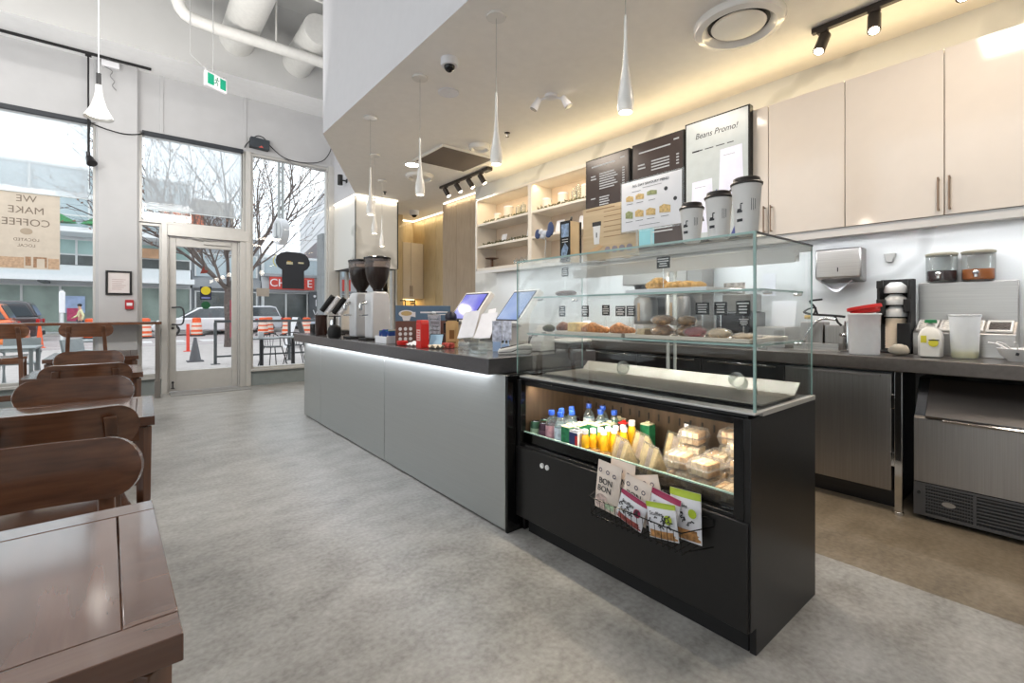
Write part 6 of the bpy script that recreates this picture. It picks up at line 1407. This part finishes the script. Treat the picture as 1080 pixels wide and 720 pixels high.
# white overhanging building across the side street
t = T('white_building', 'white clad building with overhanging upper floors past the tree', 'building', (12, 30, GZ))
part('wall', MB().prism([(7.4, 22.5), (18, 22.5), (18, 36), (9.6, 36)], 5.1, 7.4, 'z'), mat('white_cladding', (214, 216, 220), .55, var=.04), t, 0, True)
s = MB()
for k in range(5): s.prism([(7.38-.002, 22.48), (18, 22.48), (18, 36.02), (9.58, 36.02)], 5.1+.46*(k+1)-.02, 5.1+.46*(k+1), 'z')
part('cladding_joint', s, mat('joint_grey', (176, 180, 186), .6), t, 0, True)
part('column', MB().box(7.5, 8.5, 24.2, 25.0, GZ, 5.1), mat('column_grey', (128, 132, 134), .6), t, 0, True); part('column', MB().box(13.5, 14.5, 24.2, 25, GZ, 5.1), mat('column_grey', (128, 132, 134), .6), t, 0, True)
part('roof_canopy', MB().box(7.9, 11, 23.5, 27, 9.0, 9.2), BLDG, t, 0, True); part('roof_post', MB().box(8.1, 8.25, 24, 24.15, 7.4, 9.0).box(10.7, 10.9, 24, 24.15, 7.4, 9.0), BLDG, t, 0, True)
one('roof_shrub', 'dark green shrub on the roof edge of the white building', 'shrub', MB().ell((9.15, 24.9, 8.0), (.62, .6, .42), 20, 12, wob=.45, seed=2).ell((9.75, 25.2, 8.06), (.6, .6, .5), 20, 12, wob=.45, seed=8), mat('shrub_green', (64, 88, 52), .8, var=.5, scale=8))
# lamp with round sign outside the window
t = T('blade_sign', 'white round blade sign hanging on a pale bracket outside the window', 'sign', (2.36, 10.2, 2.5))
part('bracket', MB().box(-.055, -.015, -.03, .03, .5, 1.8).box(.015, .055, -.03, .03, .5, 1.8), mat('bracket_pale', (190, 194, 194), .5), t)
part('drum', MB().cyl((-.075, -.01, .26), (.075, .01, .26), .26, n=36), PAPER, t, .01); part('face', MB().cyl((-.08, -.0105, .26), (-.075, -.01, .26), .21, n=32), mat('blade_face', (206, 208, 208), .5), t)
part('print', MB().xf(Matrix.Translation((-.082, -.011, .26)) @ Matrix.Rotation(R(5), 4, 'Z')).box(-.003, .0, -.03, .03, -.16, .16).box(-.003, 0, -.10, .08, -.14, -.10), BLDG, t)

# ------------------------------------------------------------------ vehicles
TYRE = mat('tyre', (34, 34, 36), .8); CGL = mat('car_glass', (70, 78, 84), .08, var=.1, spec=.8); TAIL = mat('tail_light', (170, 30, 30), .2, emit=(170, 30, 30), es=.2); HEADL = mat('head_light', (220, 224, 226), .1)
def car(name, label, cat, loc, rz, col, L=4.5, W=1.8, H=1.5, kind='sedan', roofbox=False):
    t = T(name, label, cat, loc, rz); m = mat('car_paint_%d_%d_%d' % col, col, .2, coat=1., var=.02)
    h = L/2; zb = .22; belt = H*.60
    if kind == 'sedan': pr = [(-h, .35), (-h+.05, belt*.88), (-h+.9, belt*1.02), (h-1.2, belt), (h-.25, belt*.86), (h, .55), (h-.03, .28), (-h+.1, zb)]; gh = [(-h+.55, belt), (-h+1.25, H*.97), (-h+2.0, H), (h-2.2, H*.96), (h-1.25, belt)]
    else: pr = [(-h, .4), (-h+.02, belt*1.0), (h-1.15, belt*1.02), (h-.12, belt*.90), (h, .6), (h-.03, .3), (-h+.08, zb)]; gh = [(-h+.06, belt), (-h+.35, H*.96), (-h+.7, H), (h-2.0, H*.98), (h-1.15, belt)]
    part('body', MB().prism(pr, -W/2, W/2, 'y'), m, t, .09)
    cx = sum(p[0] for p in gh)/len(gh); g2 = [((p[0]-cx)*.93+cx, (belt+.02+(p[1]-belt)*.86) if p[1] > belt else p[1]+.02) for p in gh]
    part('roof', MB().prism(gh, -W/2+.16, W/2-.16, 'y'), m, t, .07)
    part('side_window', MB().prism(g2, -W/2+.135, W/2-.135, 'y'), CGL, t, .02)
    def gw(a, b, e): 
        p, q = Vector((a[0], 0, a[1])), Vector((b[0], 0, b[1])); d = q-p; n = Vector((-d.z, 0, d.x)).normalized()*e
        p, q = p+d*.12+n, q-d*.12+n; w = W/2-.26
        return MB()._add([(p.x, -w, p.z), (p.x, w, p.z), (q.x, w*.92, q.z), (q.x, -w*.92, q.z), (p.x-n.x*.5, -w, p.z-n.z*.5), (p.x-n.x*.5, w, p.z-n.z*.5), (q.x-n.x*.5, w*.92, q.z-n.z*.5), (q.x-n.x*.5, -w*.92, q.z-n.z*.5)], [(0, 1, 2, 3), (7, 6, 5, 4), (0, 4, 5, 1), (1, 5, 6, 2), (2, 6, 7, 3), (3, 7, 4, 0)])
    part('rear_window', gw(gh[0], gh[1], .02), CGL, t); part('windscreen', gw(gh[-2], gh[-1], .02), CGL, t)
    for sx in (-h*.62, h*.62):
        for sy in (-1, 1):
            w = part('wheel', MB().cyl((sx, sy*(W/2-.2), .32), (sx, sy*(W/2+.01), .32), .32, n=24), TYRE, t, .02)
            part('rim', MB().cyl((sx, sy*(W/2+.01), .32), (sx, sy*(W/2+.02), .32), .2, n=20), STEEL, w)
    for sy in (-1, 1):
        part('tail_light', MB().box(-h-.015, -h+.10, sy*(W/2-.32) if sy > 0 else -W/2-.005, W/2+.005 if sy > 0 else -(W/2-.32), belt*.72, belt*.92), TAIL, t, .01)
        part('head_light', MB().box(h-.16, h-.03, sy*(W/2-.4) if sy > 0 else -W/2+.02, W/2-.02 if sy > 0 else -(W/2-.4), belt*.68, belt*.82), HEADL, t, .01)
    part('bumper', MB().box(-h-.03, -h+.12, -W/2+.04, W/2-.04, .25, .45).box(h-.12, h+.02, -W/2+.04, W/2-.04, .25, .45), BLACKM, t, .03)
    return t
RZ = GZ-.10
car('car', 'white sedan parked across the street, seen through the door', 'car', (3.55, 33.2, RZ), PI, (222, 222, 226), 5.2, 1.85, 1.66)
car('car', 'white hatchback behind the white sedan', 'car', (5.9, 35.2, RZ), PI, (206, 208, 214), 4.3, 1.8, 1.75, 'suv')
car('car', 'orange taxi parked at the kerb outside the poster window', 'car', (-5.75, 26.4, RZ), PI, (232, 112, 50), 4.7, 1.85, 1.72, 'suv')
car('car', 'orange car in front of the taxi, only its bonnet in view', 'car', (-4.85, 22.6, RZ), 0, (238, 128, 60), 4.4, 1.85, 1.42)
car('car', 'dark grey estate car parked beyond the orange taxi', 'car', (-5.6, 31.0, RZ), PI, (62, 58, 62), 4.9, 1.9, 1.85, 'suv')
car('car', 'pale blue white car behind the orange barrels by the counter end', 'car', (10.6, 31.4, RZ), R(184), (190, 202, 220), 4.6, 1.85, 1.55)
# ------------------------------------------------------------------ street furniture
ORG = mat('barrel_orange', (236, 98, 50), .5, var=.05); STR = mat('barrel_stripe', (236, 214, 200), .4)
def barrel(loc):
    t = T('traffic_barrel', 'orange traffic barrel with pale stripes on the street', 'traffic barrel', loc, group='orange traffic barrels')
    part('barrel_body', MB().lathe([(.27, .08), (.27, .32), (.25, .33), (.25, .56), (.23, .57), (.23, .78), (.21, .79), (.21, .98), (.12, 1.02), (0, 1.02)], n=24), ORG, t)
    part('stripe', MB().lathe([(.262, .36), (.258, .52)], n=24, caps=False).lathe([(.242, .60), (.238, .75)], n=24, caps=False).lathe([(.275, .14), (.275, .24)], n=24, caps=False), STR, t)
    part('base', MB().lathe([(.40, 0), (.40, .05), (.28, .08)], n=24), TYRE, t); return t
a = barrel((2.92, 31.2, RZ)); labs = ['orange traffic barrel in the middle of the glass door']
spots = [(4.75, 31.6, 'orange traffic barrel behind the tree trunk in the door'), (6.0, 30.0, 'orange traffic barrel beside the door frame, toast sign window'), (7.05, 29.0, 'orange traffic barrel next to the sandwich board'), (6.7, 31.9, 'orange traffic barrel seen just behind another beside the toast sign'), (8.0, 28.6, 'orange traffic barrel by the end of the counter'), (-1.45, 31.0, 'orange traffic barrel at the pillar edge below the banner'), (.66, 30.4, 'orange traffic barrel in the narrow sidelight')]
a['label'] = labs[0]
for x, y, l in spots: dup(a, (x, y, RZ), None, l)
def cone(name, lab, loc, m, r=.19, h=.75):
    one(name, lab, 'traffic cone', MB().box(loc[0]-r, loc[0]+r, loc[1]-r, loc[1]+r, loc[2], loc[2]+.03).cyl((loc[0], loc[1], loc[2]+.03), (loc[0], loc[1], loc[2]+h), r*.75, .03, 18), m)
cone('traffic_cone', 'slim orange delineator cone on the street near the bar chairs', (-2.55, 24.5, RZ), ORG, .15, .95)
cone('traffic_cone', 'dark grey cone on the pavement outside the glass door', (1.28, 14.0, GZ), mat('cone_grey', (98, 98, 102), .8), .17, .60)
one('bollard', 'thin red orange post outside the glass door', 'bollard', MB().cyl((1.44, 17.8, GZ), (1.44, 17.8, GZ+.86), .045, n=14).cyl((1.44, 17.8, GZ), (1.44, 17.8, GZ+.02), .12, n=18), mat('post_red', (216, 70, 52), .5))
t = T('meter_post', 'white parking meter post on the kerb outside', 'post', (-1.56, 19.6, GZ)); part('pole', MB().cyl((0, 0, 0), (0, 0, 1.9), .04, n=12), MUL, t); part('head', MB().box(-.07, .07, -.05, .05, 1.2, 1.85), PAPER, t, .02)
t = T('hydrant_sign', 'small red banner post beside the door frame outside', 'post', (2.52, 16.4, GZ)); part('pole', MB().cyl((0, 0, 0), (0, 0, 1.55), .03, n=10), DARKSTEEL, t); part('banner', MB().box(-.14, .14, -.03, .03, .45, 1.6), mat('banner_crimson', (150, 40, 62), .6, var=.3, scale=8), t)
t = T('sandwich_board', 'folding sandwich board on the pavement near the patio tables', 'sign', (4.55, 17.5, GZ))
part('panel', MB().prism([(-.36, 0), (-.33, 0), (-.02, 1.05), (-.05, 1.05)], -.3, .3, 'y'), PAPER, t); part('panel', MB().prism([(.36, 0), (.33, 0), (.02, 1.05), (.05, 1.05)], -.3, .3, 'y'), mat('board_grey', (90, 94, 96), .6), t)
# railing of the patio
RAILM = mat('railing_grey', (84, 88, 90), .5, .3)
t = T('patio_railing', 'dark metal railing around the patio outside the door', 'railing', (4, 12.96, GZ))
part('rail', MB().box(1.56, 6.5, 12.93, 12.99, .90, .96).box(1.56, 6.5, 12.94, 12.98, .08, .12), RAILM, t, 0, True)
for x in (1.58, 3.2, 4.8, 6.4): part('post', MB().box(x-.03, x+.03, 12.93, 12.99, GZ+.012, .90).box(x-.09, x+.09, 12.87, 13.05, GZ, GZ+.012), RAILM, t, 0, True)
def bistro(lab, x, y, m, r=.33, h=.70, square=False):
    t = T('patio_table', lab, 'table', (x, y, GZ))
    part('table_top', MB().box(-r, r, -r, r, h-.025, h) if square else MB().cyl((0, 0, h-.025), (0, 0, h), r, n=32), m, t, .004)
    if square:
        for sx in (-1, 1):
            for sy in (-1, 1): part('leg', MB().box(sx*(r-.05)-.02, sx*(r-.05)+.02, sy*(r-.05)-.02, sy*(r-.05)+.02, 0, h-.025), m, t)
    else:
        part('pole', MB().cyl((0, 0, .02), (0, 0, h-.025), .04, n=16), DARKSTEEL, t); part('base', MB().cyl((0, 0, 0), (0, 0, .02), .22, n=28), DARKSTEEL, t)
bistro('round patio table outside, nearer the door frame', 2.12, 10.75, mat('patio_top', (124, 128, 130), .4, .2)); bistro('round patio table outside, nearer the counter end', 2.78, 10.95, mat('patio_top', (124, 128, 130), .4, .2), .36)
one('napkin_holder', 'small pale box on the patio table nearer the door frame', 'napkin holder', MB().box(2.05, 2.15, 10.68, 10.76, GZ+.7005, GZ+.83), PAPER, .003)
WIRE = mat('wire_black', (52, 54, 56), .5, .3)
def wirechair(lab, x, y, rz, m=WIRE):
    t = T('patio_chair', lab, 'chair', (x, y, GZ), R(rz), group='metal patio chairs outside')
    part('seat', MB().lathe([(0, .43), (.19, .44), (.20, .45), (.19, .46), (0, .455)], n=20), m, t)
    for sx, sy in ((-1, -1), (1, -1), (-1, 1), (1, 1)): part('leg', MB().tube([(sx*.13, sy*.13, .44), (sx*.22, sy*.22, 0)], .011, 8), m, t)
    part('backrest', MB().tube([(.19, .02, .45), (.22, .08, .62), (.18, .19, .72), (0, .25, .76), (-.18, .19, .72), (-.22, .08, .62), (-.19, .02, .45)], .011, 8, smooth=4), m, t)
    b = MB()
    for k in (-2, -1, 0, 1, 2): b.tube([(k*.055, .18, .45), (k*.07, .245-.012*k*k, .745-.015*abs(k))], .006, 6)
    part('back_bars', b, m, t)
wirechair('black wire patio chair between the two round tables', 2.52, 11.6, 20); wirechair('black wire patio chair beside the table nearer the counter end', 3.45, 10.6, 100); wirechair('black wire patio chair behind the round tables, by the railing', 3.05, 11.9, 160)
ALG = mat('patio_grey', (146, 152, 154), .5, .3)
bistro('square grey patio table outside the poster window', -1.35, 9.5, ALG, .36, .74, True); bistro('square grey patio table outside, behind the bar chairs', -.45, 11.1, ALG, .38, .74, True)
def alchair(lab, x, y, rz):
    t = T('patio_chair', lab, 'chair', (x, y, GZ), R(rz), group='grey metal patio chairs outside')
    part('seat', MB().box(-.21, .21, -.21, .21, .43, .455), ALG, t, .006); part('backrest', MB().prism([(.20, .60), (.23, .60), (.27, .82), (.24, .82)], -.21, .21, 'x').tube([(-.21, .22, .60), (-.22, -.05, .66), (-.21, -.20, .64)], .014, 8, smooth=4).tube([(.21, .22, .60), (.22, -.05, .66), (.21, -.20, .64)], .014, 8, smooth=4), ALG, t)
    for sx, sy in ((-1, -1), (1, -1), (-1, 1), (1, 1)): part('leg', MB().tube([(sx*.19, sy*.18, .44), (sx*.21, sy*.22, 0)], .015, 8), ALG, t)
    part('back_post', MB().tube([(-.19, .2, .45), (-.20, .24, .62)], .014, 8).tube([(.19, .2, .45), (.20, .24, .62)], .014, 8), ALG, t)
alchair('grey metal patio chair pulled back outside the window, near the pillar', -.45, 9.55, 60); alchair('grey metal patio chair behind the square table outside', -1.3, 10.4, 0); alchair('grey metal patio chair at the railing side outside', -1.9, 11.6, 30)
# concrete planter near the pillar
one('planter_box', 'brown box standing on the pavement behind the pillar', 'planter', MB().box(-.50, .15, 12.6, 13.1, GZ, .62).box(-.53, .18, 12.57, 13.13, .62, .67), mat('planter_brown', (142, 128, 112), .8))
# passer-by
t = T('person', 'person in a pale yellow jacket walking past the shop across the street', 'person', (-1.98, 34.0, RZ), R(100))
def skin_mesh(name, verts, edges, m, parent, sub=2):
    me = bpy.data.meshes.new(name); me.from_pydata([v[:3] for v in verts], edges, []); o = bpy.data.objects.new(name, me); COL.objects.link(o); me.materials.append(m)
    o.parent = parent; OFF[o] = OFF[parent]
    s = o.modifiers.new('skin', 'SKIN'); lay = me.skin_vertices[0] if me.skin_vertices else None
    if lay is None:
        bm = bmesh.new(); bm.from_mesh(me); bm.verts.layers.skin.verify(); bm.to_mesh(me); bm.free(); lay = me.skin_vertices[0]
    for i, v in enumerate(verts):
        lay.data[i].radius = (v[3], v[3]*(v[4] if len(v) > 4 else 1)); lay.data[i].use_root = (i == 0)
    su = o.modifiers.new('sub', 'SUBSURF'); su.levels = sub; su.render_levels = sub; s.use_smooth_shade = True
    return o
SK = mat('skin', (206, 160, 134), .5); JK = mat('jacket_pale_yellow', (226, 220, 176), .7); TR = mat('trousers_dark', (54, 58, 74), .7)
body = [(0, 0, .93, .13, .8), (0, 0, 1.15, .125, .75), (0, 0.02, 1.38, .15, .7), (0, .03, 1.50, .06), (0, .05, 1.58, .075), (0, .06, 1.68, .085),
        (.17, .02, 1.40, .055), (.24, .10, 1.14, .045), (.22, .28, 1.02, .035), (.21, .36, 1.0, .028), (-.17, .02, 1.40, .055), (-.25, -.08, 1.14, .045), (-.24, -.02, .92, .035), (-.24, .02, .84, .028),
        (.09, .03, .85, .09), (.10, .18, .50, .065), (.10, .12, .09, .045), (.10, .26, .04, .035), (-.09, -.02, .85, .09), (-.10, -.08, .50, .065), (-.10, -.30, .12, .045), (-.10, -.18, .04, .035)]
ed = [(0, 1), (1, 2), (2, 3), (3, 4), (4, 5), (2, 6), (6, 7), (7, 8), (8, 9), (2, 10), (10, 11), (11, 12), (12, 13), (0, 14), (14, 15), (15, 16), (16, 17), (0, 18), (18, 19), (19, 20), (20, 21)]
skin_mesh('body', body, ed, SK, t)
skin_mesh('jacket', [(0, 0, .95, .15, .85), (0, 0, 1.15, .145, .8), (0, .02, 1.38, .165, .75), (0, .03, 1.47, .08), (.17, .02, 1.40, .07), (.24, .10, 1.14, .06), (.22, .27, 1.03, .048), (-.17, .02, 1.40, .07), (-.25, -.08, 1.14, .06), (-.24, -.02, .93, .048)], [(0, 1), (1, 2), (2, 3), (2, 4), (4, 5), (5, 6), (2, 7), (7, 8), (8, 9)], JK, t)
skin_mesh('trousers', [(0, 0, .94, .145, .85), (.09, .03, .84, .105), (.10, .18, .50, .08), (.10, .12, .12, .06), (-.09, -.02, .84, .105), (-.10, -.08, .50, .08), (-.10, -.29, .14, .06)], [(0, 1), (1, 2), (2, 3), (0, 4), (4, 5), (5, 6)], TR, t)
part('hair', MB().ell((0, .045, 1.70), (.095, .10, .085), 14, 10), mat('hair_dark', (30, 26, 26), .6), t, ang=60)
# bare street tree
def tree(name, label, loc, seed):
    r = random.Random(seed); b = MB(); tips = []
    def grow(p, d, L, rad, lev, up):
        n = 4 if lev < 3 else 3; pts = [p]; q = p; dd = d
        for i in range(n):
            dd = (dd+Vector((r.uniform(-1, 1), r.uniform(-1, 1), r.uniform(-.6, .9)))*.13+Vector((0, 0, up*.05))).normalized(); q = q+dd*(L/n); pts.append(q)
        b.tube(pts, rad, 7 if lev < 1 else (5 if lev < 2 else (4 if lev < 3 else 3)), r1=rad*.45)
        if lev >= 4: tips.extend(pts[1:]); return
        k = (7, 7, 6, 4)[lev]
        for i in range(k):
            f = .25+.75*(i+.6)/k; j = min(n-1, int(f*n)); st = pts[j].lerp(pts[j+1], f*n-j)
            side = dd.orthogonal().normalized(); side.rotate(Matrix.Rotation(2.4*i+r.random(), 3, dd).to_quaternion())
            nd = (dd*.85+side*r.uniform(.45, .8)+Vector((0, 0, .12))).normalized()
            grow(st, nd, L*r.uniform(.48, .66), rad*.5*(1.1-.3*f), lev+1, up)
    b.tube([(0, 0, 0), (.03, 0, .8), (.0, .04, 1.6), (.04, 0, 2.2)], .13, 10, smooth=3, r1=.115)
    for i in range(8):
        a = 2*PI*i/8+r.uniform(-.3, .3); e = R(r.uniform(28, 66))
        grow(Vector((.02, 0, 1.75+.06*i)), Vector((math.cos(a)*math.cos(e), math.sin(a)*math.cos(e), math.sin(e))), r.uniform(3.4, 4.4), .062, 0 if False else 1, 1)
    t = T(name, label, 'tree', loc)
    part('trunk', b, mat('bark', (96, 86, 82), .9, var=.3, scale=20), t, ang=80)
    lf = MB()
    for q in tips[::3]:
        c = q+Vector((r.uniform(-.1, .1), r.uniform(-.1, .1), r.uniform(-.1, .1))); e = Vector((r.uniform(-1, 1), r.uniform(-1, 1), r.uniform(-1, 1))).normalized()*.045; f = e.orthogonal().normalized()*.028
        lf._add([c-e, c+f, c+e, c-f], [(0, 1, 2, 3)])
    part('leaves', lf, mat('dry_leaf', (128, 100, 86), .9, var=.3), t, kind='stuff')
tree('street_tree', 'bare street tree with spreading branches outside the door', (2.72, 19.2, GZ), 11)
# ------------------------------------------------------------------ light
def area(name, loc, rot, sx, sy, power, rgb, spread=180):
    l = bpy.data.lights.new(name, 'AREA'); l.shape = 'RECTANGLE'; l.size = sx; l.size_y = sy; l.energy = power; l.color = lin(rgb); l.spread = R(spread)
    o = bpy.data.objects.new(name, l); COL.objects.link(o); o.location = loc; o.rotation_euler = rot; return o
def spot(name, loc, to, power, rgb, ang=70, r=.03, blend=.6):
    l = bpy.data.lights.new(name, 'SPOT'); l.energy = power; l.color = lin(rgb); l.spot_size = R(ang); l.spot_blend = blend; l.shadow_soft_size = r
    o = bpy.data.objects.new(name, l); COL.objects.link(o); o.location = loc
    o.rotation_euler = (Vector(to)-Vector(loc)).to_track_quat('-Z', 'Y').to_euler(); return o
WARM = (255, 240, 222); NEUT = (255, 251, 246)
# unseen fill lights added high over the tables
for y, k in ((-1.0, .2), (2.2, .6), (5.2, 1.3)): area('seating_fill', (-1.9, y, 5.5), (0, 0, 0), 1.8, .5, K_SEAT*k, NEUT)
for x in (-1.6, .4): area('wall_fill', (x, 5.0, 3.1), (R(110), 0, 0), 1.2, .4, K_WALLFILL*.75, NEUT)  # unseen fills added to brighten the window wall and the beam
# pendants, track heads, downlight
for x, y in ((1.774, 1.34), (1.774, 2.323), (1.774, 3.31), (1.774, 4.285), (2.237, 5.284), (2.753, 6.243)):
    spot('pendant_beam', (x, y, 2.055), (x, y, 0), K_PEND, WARM, 120, .03)
    l = bpy.data.lights.new('pendant_glow', 'POINT'); l.energy = K_PEND*.35; l.color = lin(WARM); l.shadow_soft_size = .05; o = bpy.data.objects.new('pendant_glow', l); COL.objects.link(o); o.location = (x, y, 2.0)
spot('bell_beam', (-.213, 5.731, 2.92), (-.213, 5.731, 0), K_PEND, NEUT, 110, .06)
for (x, y, ay, ax) in ((3.56, 5.86, -.5, .35), (3.56, 5.55, -.5, .35), (3.56, 5.25, -.5, .4), (3.56, 4.98, -.45, .4), (3.47, 1.07, .15, -.5), (3.47, .80, -.1, -.5), (3.47, .42, -.2, -.5)):
    d = Vector((ax, ay, -1)).normalized(); p = Vector((x, y, 2.90))+d*.1
    spot('track_beam', p, p+d, K_TRACK*(.45 if x < 3.5 else .8), WARM, 90, .03)
spot('downlight_beam', (2.75, 5.33, 2.97), (2.75, 5.33, 0), K_TRACK*1.5, NEUT, 130, .08)
# LED strips
area('led_cupboards', (3.735, .85, 1.676), (0, R(0), 0), .02, 4.6, K_LED*1.0, (246, 249, 255))
area('led_shelves', (3.70, 4.2, 1.688), (0, 0, 0), .02, 1.9, K_LED*.25, (246, 249, 255))
area('led_cove', (3.76, 1.85, 2.72), (0, R(122), 0), .03, 6.6, K_LED*K_COVE, (255, 234, 186))
area('led_counter', (1.482, 3.76, .813), (0, R(-12), 0), .012, 3.4, K_LED*.4, (244, 248, 255))
area('led_oak', (4.46, 7.8, 2.97), (0, R(20), 0), .02, 1.6, K_LED*.3, (255, 236, 196))
area('led_oak_column', (4.13, 6.3, 2.97), (0, R(10), 0), .02, 1.1, K_LED*.12, (255, 236, 196))
area('led_clad', (3.1, 7.20, 2.97), (R(0), 0, 0), .7, .02, K_LED*.06, (255, 240, 216)); area('led_clad_side', (2.72, 7.7, 2.97), (0, 0, 0), .02, .9, K_LED*.05, (255, 240, 216))
area('led_alcove', (4.28, 8.55, 1.38), (0, 0, 0), .4, .02, K_LED*.12, (255, 214, 140))
area('led_case', (1.65, 1.32, .766), (0, R(-30), 0), .02, 1.05, K_LED*.55, (255, 240, 216))
area('led_case_top', (2.045, 1.31, 1.37), (0, R(38), 0), .02, 1.1, K_LED*.95, (250, 248, 244))
area('led_shelf_upper', (3.70, 4.2, 2.64), (0, R(-20), 0), .02, 1.9, K_LED*.28, (255, 232, 190))
# unseen fill lights added just under the dropped ceiling, service side
for x, y in ((2.75, .2), (2.75, 2.2), (2.75, 3.6)): area('service_fill', (x, y, 2.985), (0, 0, 0), .5, .5, K_SERV, WARM)
# overcast sky
w = bpy.data.worlds.new('sky'); scene.world = w; w.use_nodes = True; nt = w.node_tree; nt.nodes.clear()
out = nt.nodes.new('ShaderNodeOutputWorld'); bg = nt.nodes.new('ShaderNodeBackground')
tc = nt.nodes.new('ShaderNodeTexCoord'); n = nt.nodes.new('ShaderNodeTexNoise'); n.inputs['Scale'].default_value = 2.2; n.inputs['Detail'].default_value = 4
nt.links.new(tc.outputs['Generated'], n.inputs['Vector'])
r = _ramp(nt, n.outputs['Fac'], [(.3, (.80, .86, .94)), (.7, (1., 1., 1.))])
nt.links.new(r.outputs[0], bg.inputs[0]); bg.inputs[1].default_value = K_SKY; nt.links.new(bg.outputs[0], out.inputs[0])
# ------------------------------------------------------------------ camera
cd = bpy.data.cameras.new('camera'); cam = bpy.data.objects.new('camera', cd); COL.objects.link(cam)
cd.sensor_fit = 'HORIZONTAL'; cd.sensor_width = 36; cd.lens = 494/1080*36; cd.shift_y = -31/1080; cd.clip_start = .05; cd.clip_end = 300
cam.location = (0, 0, 1.15); cam.rotation_euler = (PI/2, 0, -R(39.3)); scene.camera = cam
vs = scene.view_settings; scene.display_settings.display_device = 'sRGB'
vs.view_transform = 'Standard'; vs.look = 'None'; vs.gamma = 1.0; vs.exposure = EXPO; vs.use_curve_mapping = False
c = scene.cycles
c.use_denoising = True; c.denoiser = 'OPENIMAGEDENOISE'; c.max_bounces = 10; c.diffuse_bounces = 5; c.glossy_bounces = 5; c.transmission_bounces = 8; c.transparent_max_bounces = 40
c.caustics_reflective = False; c.caustics_refractive = False; c.sample_clamp_indirect = 6.0; c.use_adaptive_sampling = False; c.light_sampling_threshold = .005
